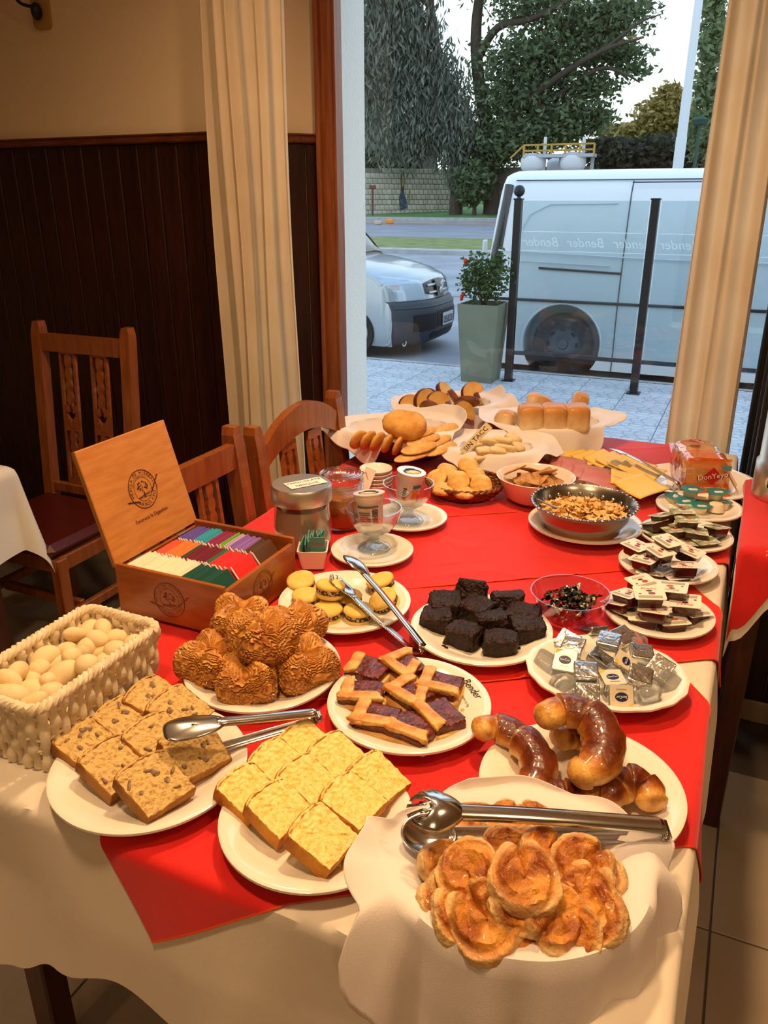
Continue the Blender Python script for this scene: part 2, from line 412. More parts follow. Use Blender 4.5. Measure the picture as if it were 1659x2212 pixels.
dark_metal = mat('dark_grey_metal', '#3a3d42', 0.35, metal=0.6)
for k, (x, y) in enumerate(((0.086, 2.80), (0.094, 2.66))):
    wpart('shutter_guide', G().add(*cbox(0.022, 0.05, 2.5, (x, y, 1.3), 0.004)), dark_metal)
# a small wall lamp base high on the wall, half out of view
p = at(92, 28, Y=WALL_Y)
t = thing('wall_lamp', 'beige wall plate with a small black lamp arm above the wainscot', 'lamp', (p.x, WALL_Y, p.z))
G().add(*prism(rrect(0.085, 0.17, 0.018), 0, 0.012), M=Matrix.Rotation(PI / 2, 4, 'X')).obj('wall_plate', mat('beige_plate', '#b98f52', 0.6), t, loc=(0, 0, 0.03))
G().add(*blob(0.018, 0.022, 0.03, seed=2)).obj('lamp_joint', black_paint, t, True, loc=(0, -0.03, 0.0))
G().add(*tube(bez([(0, -0.03, 0.012), (-0.05, -0.06, 0.03), (-0.075, -0.07, 0.1), (-0.07, -0.08, 0.2)]), 0.006)).obj('lamp_arm', black_paint, t, True)
G().add(*lathe([(0.0, 0.1), (0.03, 0.1), (0.075, 0.0), (0.072, 0.0), (0.028, 0.096), (0, 0.096)], 24)).obj('lamp_shade', mat('frosted_shade', '#e8d6b0', 0.5), t, True, loc=(-0.07, -0.08, 0.19))
# ceiling downlights that light the buffet
trim_w = mat('lamp_ring', '#e8e2d6', 0.4); diff_m = mat('lamp_diffuser', '#ffd9a0', 0.5, emit=3.0)
for i, (lx, ly, pw) in enumerate(LAMPS):
    t = thing('ceiling_lamp', ('round warm ceiling lamp above the buffet table', 'round warm ceiling lamp over the near end of the buffet', 'round warm ceiling lamp over the side table', 'round warm ceiling lamp near the cream curtain', 'round warm ceiling lamp behind the viewer by the right wall', 'round warm ceiling lamp behind the viewer in mid room')[i], 'lamp', (lx, ly, CEIL), group='ceiling lamps')
    G().add(*lathe([(0.10, 0), (0.13, 0), (0.13, -0.025), (0.10, -0.03), (0.10, 0)], 32)).obj('lamp_ring', trim_w, t, True)
    G().add(*lathe([(0.10, -0.012), (0.0, -0.012)], 32)).obj('diffuser', diff_m, t)
    ld = bpy.data.lights.new('lamp_light', 'AREA'); ld.shape = 'DISK'; ld.size = 0.18; ld.energy = pw; ld.color = LAMP_COL; ld.spread = math.radians(150)
    lo = bpy.data.objects.new('lamp_light', ld); COL.objects.link(lo); lo.parent = t; lo.location = (0, 0, -0.035)

# ------------------------------------------------------------------ outdoors: ground
asphalt = mat('street_concrete', '#9a9ea4', 0.85, col2='#84888f', vs=0.8, bump=0.2, bs=40)
asphalt2 = mat('far_asphalt', '#8b8f96', 0.9, col2='#7c8087', vs=0.4)
kerbm = mat('kerb_concrete', '#a9aaa8', 0.9, col2='#97989a', vs=3)
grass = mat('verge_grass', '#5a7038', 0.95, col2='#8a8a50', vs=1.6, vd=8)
lawn = mat('deep_green_lawn', '#3f6a2c', 0.95, col2='#557a38', vs=0.8, vd=8)  # a deeper green than the verge grass
def strip(name, y0, z0, y1, z1, m, x0=-70, x1=40, kind='structure'):
    o = G().add([(x0, y0, z0), (x1, y0, z0), (x1, y1, z1), (x0, y1, z1), (x0, y0, z0 - .3), (x1, y0, z0 - .3), (x1, y1, z1 - .3), (x0, y1, z1 - .3)],
                [(0, 1, 2, 3), (0, 4, 5, 1), (2, 6, 7, 3)]).obj(name, m); o['kind'] = kind; return o
strip('floor_street', 8.30, STREET, 27.0, -0.24, asphalt)
KY = at(800, 545, z=-0.22).y; GY = at(800, 512, z=-0.08).y
strip('trim_median_kerb', KY, -0.10, KY + 0.5, -0.07, kerbm)
strip('floor_street_joint', 15.2, STREET + 0.013, 15.26, STREET + 0.013, mat('tar_joint', '#3b3d40', 0.9))
strip('floor_near_verge', KY + 0.5, -0.07, GY, -0.05, grass)
zf = at(800, 484, Y=56).z; zk = at(800, 470, Y=60).z; zl = at(900, 452, Y=72).z
strip('floor_far_street', GY, -0.12, 56, zf, asphalt2)
strip('trim_far_path', 56, zf + 0.1, 60, zk - 0.2, mat('far_path', '#a49a92', 0.9, col2='#8f8680', vs=0.5))
strip('trim_far_kerb', 60, zk, 60.6, zk + 0.05, kerbm)
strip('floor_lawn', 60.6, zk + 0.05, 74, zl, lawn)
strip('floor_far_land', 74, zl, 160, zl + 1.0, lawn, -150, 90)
def gz(Y):
    for (a, za), (b, zb) in zip(((8.3, STREET), (GY, -.12), (56, zf), (60, zk), (74, zl), (160, zl + 1.0)), ((GY, -.12), (56, zf), (60, zk), (74, zl), (160, zl + 1.0), (900, zl))):
        if a <= Y < b: return lerp(za, zb, (Y - a) / (b - a))
    return 0.0
# pavement of embossed cement tiles
wk = struct('floor_pavement', G().add(*box(-9, 4, OUT_Y - 0.01, 8.16, WALK - 0.16, WALK - 0.012)), mat('pavement_bed', '#8a8d90', 0.9))
pav = mat('embossed_paver', '#c3c8cc', 0.8, col2='#b4babf', vs=2.5, rand=0.04)
n_, l_ = pav.node_tree.nodes, pav.node_tree.links
tcx = n_.new('ShaderNodeTexCoord'); vo = n_.new('ShaderNodeTexVoronoi'); vo.feature = 'DISTANCE_TO_EDGE'; vo.inputs['Scale'].default_value = 11
mpx = n_.new('ShaderNodeMapping'); mpx.inputs['Scale'].default_value = (0.75, 1.15, 1); l_.new(tcx.outputs['Object'], mpx.inputs[0]); l_.new(mpx.outputs[0], vo.inputs['Vector'])
rpx = n_.new('ShaderNodeValToRGB'); rpx.color_ramp.elements[1].position = 0.12; l_.new(vo.outputs['Distance'], rpx.inputs[0])
bpx = n_.new('ShaderNodeBump'); bpx.inputs['Strength'].default_value = 0.5; bpx.inputs['Distance'].default_value = 0.012; l_.new(rpx.outputs[0], bpx.inputs['Height'])
l_.new(bpx.outputs[0], n_['Principled BSDF'].inputs['Normal'])
gx = n_.new('ShaderNodeMix'); gx.data_type = 'RGBA'; gx.blend_type = 'MULTIPLY'; gx.inputs['Factor'].default_value = 1.0
rg = n_.new('ShaderNodeValToRGB'); rg.color_ramp.elements[0].color = (.66, .67, .69, 1); rg.color_ramp.elements[1].color = (1, 1, 1, 1); rg.color_ramp.elements[1].position = 0.09; l_.new(vo.outputs['Distance'], rg.inputs[0])  # grooves darkened in the colour: dirt, plus painted shade to bring out the relief
src = n_['Principled BSDF'].inputs['Base Color'].links[0].from_socket; l_.new(src, gx.inputs[6]); l_.new(rg.outputs[0], gx.inputs[7]); l_.new(gx.outputs[2], n_['Principled BSDF'].inputs['Base Color'])
PT = 0.42; ptm = G().add(*cbox(PT - 0.006, PT - 0.006, 0.03, (0, 0, -0.015), 0.004)).mesh('paver', pav)
for i in range(-12, 2):
    for j in range(12):
        place('paver', ptm, wk, (i * PT + 0.1, 3.38 + j * PT, WALK))
struct('trim_kerb', G().add(*cbox(14, 0.14, 0.30, (-3, 8.23, WALK - 0.15), 0.015)), kerbm)

# ------------------------------------------------------------------ outdoors: block wall, sheds, tanks, trees
P1, P2 = at(788, 463, Y=64), at(1000, 444, Y=72); P1.z -= 0.1
dw = (P2 - P1); dw.z = 0; LW = dw.length; rzw = math.atan2(dw.y, dw.x)
blockm = mat('pale_block', '#c4c2b4', 0.95, col2='#aaa694', vs=3, rand=0.14)
twall = thing('block_wall', 'pale concrete block wall with a faded mural beyond the street', 'wall', P1, rzw)
hw = at(880, 362, Y=66).z - P1.z
G().add(*box(0, LW, 0.06, 0.4, -0.6, hw - 0.05)).obj('mortar_core', mat('mortar', '#7c7a72', 0.95), twall)
nb, nr = 22, 9; bw, bh = LW / nb, hw / nr
bm_ = G().add(*cbox(bw - 0.05, 0.12, bh - 0.05, (0, 0, 0), 0.02)).mesh('block', blockm)
for r in range(nr):
    for k in range(nb):
        if r == nr - 1 and k < 4: continue
        place('block', bm_, twall, ((k + .5 + (0.25 if r % 2 else -0.25)) * bw, 0.05, (r + .5) * bh))
def mural(poly, col, nm, y=-0.03):
    q = [((at(a, b, Y=66) - P1)) for a, b in poly]
    pts = [(max(0.2, Vector((v.x, v.y, 0)).dot(dw.normalized()) * 1.0), v.z) for v in q]
    G().add([(a, y, b) for a, b in pts], [tuple(range(len(pts)))]).obj(nm, mat(nm, col, 0.95, col2='#8b8a80', vs=2, lo=0.5, hi=0.8), twall)
mural([(878, 455), (876, 425), (884, 412), (895, 414), (905, 432), (912, 450)], '#3d4d63', 'mural_blue_robe')
mural([(884, 412), (882, 385), (885, 366), (895, 366), (898, 388), (895, 414)], '#4a4234', 'mural_dark_hair', -0.035)
mural([(886, 402), (886, 380), (892, 376), (896, 390), (893, 404)], '#9a8a5c', 'mural_ochre_face', -0.04)
mural([(908, 440), (918, 405), (922, 408), (916, 442)], '#8d8560', 'mural_ochre_hand', -0.035)
# red post box on a pole by the wall
p = at(805, 466, Y=62.5)
t = thing('red_sign_post', 'thin red post with a small box in front of the block wall', 'post', (p.x, p.y, p.z))
h_ = at(805, 404, Y=62.5).z - p.z
G().add(*cbox(0.14, 0.14, h_, (0, 0, h_ / 2), 0.02)).obj('pole', mat('rust_red', '#6a3a34', 0.8), t)
G().add(*cbox(0.55, 0.2, 0.28, (0, 0, h_), 0.03)).obj('box', mat('rust_red', '#6a3a34'), t)
# dark shed behind
p = at(850, 362, Y=78); q = at(915, 318, Y=78); wdt = q.x - at(790, 340, Y=78).x
t = thing('garden_shed', 'dark brown shed with a flat roof behind the block wall', 'building', (p.x, 78, zl))
G().add(*box(-wdt * .55, wdt * .5, 0, 4, 0, q.z - zl)).obj('wall', mat('shed_brown', '#4c4440', 0.9), t)
G().add(*box(-wdt * .6, wdt * .55, -0.4, 4.4, q.z - zl, q.z - zl + 0.35)).obj('roof', mat('shed_roof', '#6f675f', 0.9), t)
G().add(*cbox(1.1, 0.1, 0.8, (wdt * .28, -0.02, at(890, 350, Y=78).z - zl), 0.02)).obj('window', black_plastic, t)
p = at(874, 318, Y=80); tag(G().add(*lathe([(0, 1.1), (0.8, 0.9), (1.35, 0.4), (1.5, 0), (1.5, -1.2), (0, -1.2)], 24)).obj('water_tank', mat('tank_white', '#c9ccce', 0.6), None, True, loc=p), 'white domed water tank on the shed roof', 'tank')
# white process tanks with a yellow railing
YT = 57.0
def pt(a, b): return at(a, b, Y=YT)
for k, (a, b, r) in enumerate(((1152, 352, 1.0), (1238, 350, 1.0), (1196, 356, 0.8))):
    c = pt(a, b); t = thing('process_tank', ('white horizontal tank under the near end of the yellow railing', 'white horizontal tank under the far end of the yellow railing', 'small white tank between two larger ones')[k], 'tank', (c.x, c.y + (1.6 if k == 2 else 0), c.z), group='white tanks beyond the street')
    G().add(*blob(0.85, 0.7, r * 0.62, 0.7, 0.9, nu=24, nv=12)).obj('vessel', mat('tank_white', '#c9ccce'), t, True)
    hs_ = c.z - gz(YT + 1); G().add(*cbox(0.3, 0.3, hs_ + .4, (0, -.4, .2 - hs_ / 2))).obj('strut', mat('galvanised', '#a8acae', 0.6), t)
a, b = pt(1135, 342), pt(1285, 342)
t = thing('yellow_railing', 'yellow safety railing on a grey platform above the tanks', 'railing', a)
ll = b.x - a.x; ym = mat('safety_yellow', '#b08a3a', 0.7)
G().add(*box(0, ll, -0.6, 0.6, 0, 0.2)).obj('platform', mat('galvanised', '#a8acae'), t)
hr = pt(1200, 313).z - a.z
for k in range(6): G().add(*cbox(0.12, 0.12, hr, (ll * k / 5, -0.5, hr / 2))).obj('post', ym, t)
for k in range(3): G().add(*cbox(0.2, 0.2, a.z - gz(YT), (ll * (k + .1) / 2.2, 0.4, -(a.z - gz(YT)) / 2))).obj('pillar', mat('galvanised'), t)
for f in (0.55, 1.0): G().add(*cbox(ll, 0.11, 0.11, (ll / 2, -0.5, hr * f))).obj('handrail', ym, t)
G().add(*tube([(0, -.5, hr), (-0.9, -.5, 0)], 0.06, 6)).obj('brace', ym, t)
for px_ in (1175, 1258):
    c = pt(px_, 350); c.z = gz(YT); o = G().add(*tube([c, Vector((c.x, c.y, pt(px_, 296).z))], 0.11, 8)).obj('vent_pipe', mat('tank_white'), None)
    tag(o, 'slim white vent pipe rising ' + ('near the middle of' if px_ < 1200 else 'at the far end of') + ' the yellow railing', 'pipe')
# long low boundary wall behind the van
a, b = at(1060, 362, Y=66), at(1250, 358, Y=66)
struct('wall_boundary', G().add(*box(a.x, a.x + 40, 66, 66.3, -1, a.z)), mat('boundary_brown', '#6e6058', 0.9, col2='#5b5049', vs=0.6))

def leaves(clusters, size, cols, seed, droop=0.0, aspect=2.2):
    R = random.Random(seed); vs = []; fs = []; cs = []
    for (c, rx, ry, rz, n) in clusters:
        for _ in range(n):
            q = Vector((R.gauss(0, .52), R.gauss(0, .52), R.gauss(0, .52)))
            if q.length > 1.5: q *= 1.0 / q.length
            p = c + Vector((q.x * rx, q.y * ry, q.z * rz))
            dv = Vector((R.gauss(0, 1), R.gauss(0, 1), R.gauss(0, 0.7) - droop * 3)).normalized()
            sd = dv.cross(Vector((R.gauss(0, 1), R.gauss(0, 1), R.gauss(0, 1)))).normalized()
            s = size * R.uniform(.6, 1.3); k = len(vs)
            vs += [tuple(p - dv * s * aspect / 2), tuple(p + sd * s / 2), tuple(p + dv * s * aspect / 2), tuple(p - sd * s / 2)]
            fs.append((k, k + 1, k + 2, k + 3)); cc = mixc(cols[0], cols[1], R.random() ** 1.3); cs += [cc] * 4
    g = G(); g.v, g.f, g.m, g.c = vs, fs, [0] * len(fs), cs; return g
leafm = mat('leaf', vc=True, rough=0.7, translucent=0.42)
bark = mat('dark_bark', '#3b332c', 0.95, col2='#51463b', vs=3, stretch=(4, 4, 0.6))
def tree(name, label, base, limbs, clusters, size, cols, seed, Y, droop=0.0, aspect=2.2, group='trees across the street'):
    t = thing(name, label, 'tree', base, group=group); o = Vector(base)
    for k, (pts, r0, r1) in enumerate(limbs):
        Q = [at(a, b, Y=Y + dy) - o for a, b, dy in pts]
        if k == 0: Q = [Vector((Q[0].x, Q[0].y, gz(Y) - .1 - o.z))] + Q
        P = bez(Q, 5)
        G().add(*tube(P, lambda u: lerp(r0, r1, u), 8)).obj('trunk' if k == 0 else 'branch', bark, t, True)
    cl = []
    for a, b, rx, ry, n in clusters:
        c = at(a, b, Y=Y); k = (at(a + 10, b, Y=Y) - c).length / 10; kz = abs(at(a, b + 10, Y=Y).z - c.z) / 10
        cl.append((c - o, rx * k, rx * k * .9, ry * kz, int(n * 2.2)))
    f = leaves(cl, size, cols, seed, droop, aspect).obj('foliage', leafm, t); f['kind'] = 'stuff'
    return t
DG, MG, LG = (0.07, 0.105, 0.055), (0.19, 0.26, 0.12), (0.13, 0.19, 0.05)
YB = 66.0
tree('spreading_tree', 'large spreading green tree with dark forked limbs behind the white van', at(1062, 445, Y=YB),
     [([(1062, 445, 0), (1060, 380, 0), (1072, 320, 0), (1045, 240, 0), (1030, 130, 0), (1030, 40, 0), (1045, -60, 0)], .75, .35),
      ([(1030, 130, 0), (1075, 60, -1), (1150, 40, -2), (1250, -10, -3)], .35, .12),
      ([(1072, 320, 0), (1120, 240, -1), (1200, 170, -2), (1300, 110, -3), (1390, 80, -3)], .4, .08),
      ([(1110, 250, 0), (1190, 215, -1), (1290, 150, -2), (1350, 160, -2), (1382, 178, -2)], .22, .05),
      ([(1300, 110, -3), (1380, 50, -3), (1430, 30, -3)], .12, .03)],
     [(1120, 210, 90, 60, 1500), (1190, 120, 110, 50, 1500), (1290, 60, 95, 40, 1100), (1120, 300, 90, 45, 1300), (1220, 250, 90, 45, 1200), (1330, 115, 60, 22, 450),
      (1270, 185, 70, 28, 500), (1150, 20, 80, 30, 500), (1060, 330, 50, 50, 700), (1340, 20, 70, 22, 400), (1290, 255, 30, 20, 200), (1045, 300, 45, 45, 350), (1100, 130, 80, 60, 500), (1230, 30, 120, 40, 500), (1370, 150, 40, 20, 120), (1180, 290, 110, 30, 600), (1120, -60, 130, 60, 900), (1260, -70, 110, 60, 700)], 0.22, (DG, MG), 3, YB)
tree('weeping_tree', 'grey green weeping tree with long hanging leaf curtains', at(985, 443, Y=YB - 1),
     [([(985, 443, 0), (985, 380, 0), (975, 280, 0), (950, 150, 0), (930, 20, 0), (920, -80, 0)], .6, .3), ([(975, 280, 0), (900, 170, 0), (850, 60, 0), (835, -40, 0)], .3, .12),
      ([(1000, 443, 1), (1005, 400, 1), (990, 330, 1), (980, 260, 1)], .45, .2)],
     [(820, 40, 40, 90, 900), (880, 40, 50, 90, 1100), (850, 170, 50, 80, 1100), (920, 160, 45, 90, 1200), (960, 210, 45, 70, 900), (975, 300, 35, 70, 800), (930, 270, 40, 70, 700), (890, 300, 40, 60, 600), (990, 380, 22, 45, 350), (800, 170, 30, 120, 900), (870, 110, 80, 110, 1200), (1000, 290, 45, 70, 600), (860, 300, 70, 60, 700), (840, -20, 90, 60, 700), (880, -120, 110, 70, 1200)], 0.15, ((0.09, 0.115, 0.09), (0.28, 0.31, 0.25)), 5, YB - 1, droop=.7, aspect=4.5)
tree('dense_tree', 'dense dark tree at the far end of the block wall', at(800, 440, Y=YB + 9), [([(800, 440, 0), (805, 330, 0), (800, 200, 0)], .5, .2)],
     [(800, 260, 50, 80, 1100), (820, 340, 50, 40, 700), (790, 120, 40, 90, 700), (870, 280, 50, 50, 600)], 0.26, (DG, (0.09, 0.12, 0.06)), 6, YB + 9)
tree('leafy_bush', 'round leafy bush at the foot of the weeping tree', at(1025, 440, Y=YB - 2), [([(1025, 442, 0), (1022, 400, 0)], .2, .1)], [(1025, 395, 32, 38, 800), (1015, 420, 20, 20, 250)], 0.26, (DG, MG), 7, YB - 2)
tree('dark_hedge', 'long dark evergreen hedge behind the van roof', at(1380, 368, Y=YB - 6), [([(1380, 400, 0), (1380, 340, 0)], .2, .1)],
     [(1340, 335, 60, 28, 1000), (1420, 330, 60, 30, 1000), (1500, 335, 50, 28, 800), (1310, 320, 40, 18, 400)], 0.26, ((0.03, 0.035, 0.025), (0.07, 0.08, 0.045)), 8, YB - 6)
tree('golden_tree', 'golden yellow tree in the distance behind the light pole', at(1440, 330, Y=YB + 20), [([(1440, 340, 0), (1442, 260, 0), (1440, 200, 0)], .4, .15)],
     [(1440, 245, 55, 40, 1300), (1410, 275, 40, 25, 600), (1470, 270, 40, 35, 600), (1450, 200, 25, 18, 250), (1340, 290, 50, 20, 500)], 0.28, ((0.22, 0.19, 0.05), (0.62, 0.46, 0.16)), 9, YB + 20)  # low sun's gold is painted into the leaf colours
tree('slim_poplar', 'thin tall pale green poplar beside the cream curtain', at(1520, 360, Y=YB - 14), [([(1520, 370, 0), (1525, 200, 0), (1535, 60, 0), (1540, -60, 0)], .18, .05)],
     [(1520, 290, 30, 50, 420), (1530, 190, 32, 60, 420), (1540, 90, 30, 60, 380), (1545, 0, 28, 60, 320)], 0.2, (MG, (0.20, 0.25, 0.13)), 10, YB - 14)
# tall white street light pole and a slim green one
YPOLE = 27.0
a, b = at(1463, 372, Y=YPOLE), at(1507, 0, Y=YPOLE); ax = a.x
t = thing('light_pole', 'tall tapered white street light pole rising behind the van', 'pole', (a.x, YPOLE, gz(YPOLE)))
zt = b.z + 3
G().add(*tube([(0, 0, 0), (0, 0, 3.4)], 0.155, 16)).obj('lower_shaft', mat('pole_white', '#c9cfd4', 0.5), t, True)
G().add(*tube([(0, 0, 3.3), (0, 0, 4.6)], 0.14, 16)).obj('middle_shaft', mat('pole_white'), t, True)
G().add(*tube([(0, 0, 4.5), (0, 0, zt)], lambda u: lerp(.125, .10, u), 16)).obj('upper_shaft', mat('pole_white'), t, True)
a = at(1500, 360, Y=50)
t = thing('park_lamp', 'small dark green park lamp post near the curtain edge', 'lamp post', (a.x, 50, gz(50))); hh = at(1505, 270, Y=50).z - gz(50)
G().add(*tube([(0, 0, 0), (0, 0, hh)], 0.09, 8)).obj('pole', mat('park_green', '#28443a', 0.6), t)
G().add(*lathe([(0, .5), (.45, .25), (.35, 0), (0, 0)], 12)).obj('lantern', mat('park_green'), t, loc=(0, 0, hh))
# bits of orange litter on the far roadway
for k, (a_, b_, s_, lab) in enumerate(((840, 478, .34, 'orange scrap lying on the far roadway'), (818, 481, .28, 'pale scrap lying beside the orange one'), (893, 494, .2, 'small dark scrap on the far roadway'))):
    c = at(a_, b_, Y=54); tag(G().add(*blob(s_, s_ * .6, s_ * .5, .6, .8, .3, 2, k)).obj('litter', mat('litter_%s' % 'abc'[k], ('#d98a3c', '#b8a890', '#3d3a36')[k], 0.8), None, loc=c), lab, 'litter', 'litter on the far roadway')
# ------------------------------------------------------------------ windbreak posts, glass and planter
wbp = {}
for k, (a, b, ball) in enumerate(((1098, 822, True), (1368, 850, False))):
    c = at(a, b, z=WALK); top = 1.54
    t = thing('windbreak_post', ('black square post with a ball finial beside the planter', 'black square post without finial in front of the van door')[k], 'post', (c.x, c.y, WALK), group='windbreak posts')
    G().add(*cbox(0.072, 0.072, top - WALK, (0, 0, (top - WALK) / 2), 0.006)).obj('shaft', black_paint, t)
    G().add(*cbox(0.084, 0.084, 0.014, (0, 0, top - WALK), 0.003)).obj('cap', black_paint, t)
    G().add(*cbox(0.12, 0.12, 0.012, (0, 0, 0.006), 0.002)).obj('base_plate', black_paint, t)
    if ball:
        G().add(*lathe([(0, 0), (.02, 0), (.014, .02), (0, .02)], 16)).obj('finial_neck', black_paint, t, loc=(0, 0, top - WALK + .007))
        G().add(*blob(.052, .052, .052)).obj('finial_ball', black_paint, t, True, loc=(0, 0, top - WALK + .07))
    wbp[k] = c
frost = glass('frosted_lettering', '#ffffff', 1.4, 0.0, haze=0.42, hazecol='#f4f8fa')
A, B = wbp[0], wbp[1]; dx = (B - A).normalized()
for k, (s0, s1, lab) in enumerate(((0.05, (B - A).length - 0.05, 'clear glass windbreak panel between the two black posts'), ((B - A).length + 0.05, (B - A).length + 1.2, 'clear glass windbreak panel running behind the cream curtain'))):
    M = frame(A + dx * s0, dx, UP); Lp = s1 - s0
    t = thing('glass_windbreak', lab, 'glass panel', group='windbreak panels', M=M)
    G().add(*box(0, Lp, -0.004, 0.004, 0.28, 1.69)).obj('pane', greyglass, t)
    for i in range(3 if k == 0 else 2):
        letters('Bender', 0.115, frost, t, Matrix.Translation((0.20 + i * 0.42, -0.006, 1.33)) @ Matrix.Rotation(PI / 2, 4, 'X'), 'frosted_lettering', shear=0.35, mirror=True)
    for zz in (1.25, 1.42): G().add(*box(0, Lp, -0.0055, -0.0045, zz, zz + 0.006)).obj('frosted_line', frost, t)
c = at(1038, 820, z=WALK)
t = thing('planter', 'tall tapered grey green square planter beside the ball topped post', 'planter', (c.x, c.y, WALK), 0.0)
pgm = mat('planter_grey_green', '#767c69', 0.6, col2='#6d735f', vs=4)
hh = 0.76
G().add([(-.155, -.155, 0), (.155, -.155, 0), (.155, .155, 0), (-.155, .155, 0), (-.205, -.205, hh), (.205, -.205, hh), (.205, .205, hh), (-.205, .205, hh), (-.185, -.185, hh), (.185, -.185, hh), (.185, .185, hh), (-.185, .185, hh), (-.18, -.18, hh - .08), (.18, -.18, hh - .08), (.18, .18, hh - .08), (-.18, .18, hh - .08)],
        [(0, 3, 2, 1), (0, 1, 5, 4), (1, 2, 6, 5), (2, 3, 7, 6), (3, 0, 4, 7), (4, 5, 9, 8), (5, 6, 10, 9), (6, 7, 11, 10), (7, 4, 8, 11), (8, 9, 13, 12), (9, 10, 14, 13), (10, 11, 15, 14), (11, 8, 12, 15)]).obj('pot_wall', pgm, t)
G().add(*blob(.18, .18, .02, .4, .4, .2, 30, 4)).obj('soil', mat('potting_soil', '#57483c', 0.95), t, loc=(0, 0, hh - .07))
sh = thing('potted_shrub', 'small leafy shrub with a few red flowers growing in the planter', 'plant', (c.x, c.y, WALK + hh - .06))
for k in range(7):
    a = k * 0.9; r = .05 + .02 * (k % 3); G().add(*tube(bez([(0, 0, 0), (r * math.cos(a), r * math.sin(a), .15), (2.4 * r * math.cos(a), 2.4 * r * math.sin(a), .3 + .03 * (k % 4))]), lambda u: lerp(.008, .003, u), 6)).obj('stem', bark, sh, True)
f = leaves([(Vector((0, 0, .2)), .17, .17, .15, 520), (Vector((.03, 0, .33)), .2, .18, .14, 620), (Vector((-.1, 0, .36)), .12, .12, .15, 260), (Vector((.12, 0, .44)), .08, .1, .12, 160), (Vector((-.15, -.05, .22)), .1, .1, .1, 150)], 0.026, ((0.02, 0.05, 0.015), (0.13, 0.21, 0.06)), 21, aspect=1.9).obj('foliage', leafm, sh); f['kind'] = 'stuff'
flw = mat('red_flower', '#d0331c', 0.6)
for p in ((-.17, -.1, .46), (-.18, -.08, .44), (-.21, -.06, .12), (-.2, -.1, .1), (-.19, -.08, .14)): G().add(*blob(.018, .018, .02, 1, 1, .4, 60, 3, 10, 6)).obj('flower', flw, sh, loc=p)

# ------------------------------------------------------------------ white van parked at the kerb
VY = 8.62
white = mat('van_white', '#d6dbdf', 0.22, coat=0.5); trim_b = mat('van_black_trim', '#1f2226', 0.5); seam_m = mat('panel_gap', '#4a4f55', 0.8)
van = thing('van', 'white panel van parked along the kerb behind the glass windbreak', 'van', (0, VY, STREET))
zs = STREET
side = [(0.0, 0.10), (0.02, 0.30), (0.0, 0.55), (0.0, 0.80), (0.02, 1.05), (0.05, 1.30), (0.10, 1.60), (0.15, 1.85), (0.22, 1.98), (0.34, 2.06), (0.55, 2.10), (0.95, 2.11)]
sect = [(y, z) for y, z in side] + [(1.9 - y, z) for y, z in reversed(side[:-1])]
stat = [(-2.62, .12), (-2.60, .05), (-2.52, .01), (-2.40, 0), (-1.0, 0), (0.6, 0), (2.0, 0.02), (2.35, .2)]
def rear_x(x, z): return x - max(0, (1.9 - z)) * 0.10 if x < -2.3 else x
vs = []; fs = []; n = len(sect)
for x, ins in stat:
    for y, z in sect:
        yy = y + ins * (1 if y < .95 else -1) * (1 if abs(y - .95) > .1 else 0); vs.append((rear_x(x, z), yy, z - ins * .5 * (z > 1.9)))
for i in range(len(stat) - 1):
    for j in range(n - 1): fs.append((i * n + j, (i + 1) * n + j, (i + 1) * n + j + 1, i * n + j + 1))
    fs.append((i * n + n - 1, (i + 1) * n + n - 1, (i + 1) * n, i * n))
fs.append(tuple(range(n))); fs.append(tuple(range((len(stat) - 1) * n, len(stat) * n))[::-1])
WXC, WZC = -1.80, 0.335
def with_arches(vs, fs, cutters, name, mats):
    """cut wheel arches out of a body shell and hand back the finished mesh"""
    o = bpy.data.objects.new(name, G().add(vs, fs).mesh(name, mats)); COL.objects.link(o); cs = []
    bm = bmesh.new(); bm.from_mesh(o.data); bmesh.ops.recalc_face_normals(bm, faces=bm.faces); bm.to_mesh(o.data); bm.free()
    for (x, y0, y1, z, r) in cutters:
        c_ = G(); k = 40; pl = [(x + r * math.cos(2 * PI * q / k), z + r * math.sin(2 * PI * q / k)) for q in range(k)]
        c_.add([(a, y0, b) for a, b in pl] + [(a, y1, b) for a, b in pl], [tuple(range(k - 1, -1, -1)), tuple(range(k, 2 * k))] + [(i, (i + 1) % k, k + (i + 1) % k, k + i) for i in range(k)])
        co = bpy.data.objects.new('arch', c_.mesh('arch', mats)); COL.objects.link(co); cs.append(co)
        bm = bmesh.new(); bm.from_mesh(co.data); bmesh.ops.recalc_face_normals(bm, faces=bm.faces); bm.to_mesh(co.data); bm.free()
        md = o.modifiers.new('cut', 'BOOLEAN'); md.object = co; md.operation = 'DIFFERENCE'; md.solver = 'EXACT'
    dg = bpy.context.evaluated_depsgraph_get(); dg.update()
    me = bpy.data.meshes.new_from_object(o.evaluated_get(dg)); me.name = name
    bpy.data.objects.remove(o)
    for co in cs: bpy.data.objects.remove(co)
    return me
vb = place('body', with_arches(vs, fs, [(WXC, -.3, .35, WZC + .02, .42), (1.25, -.3, .35, WZC + .02, .42)], 'body', white), van)
for p in vb.data.polygons: p.use_smooth = True
md = vb.modifiers.new('soft', 'EDGE_SPLIT'); md.split_angle = math.radians(40)
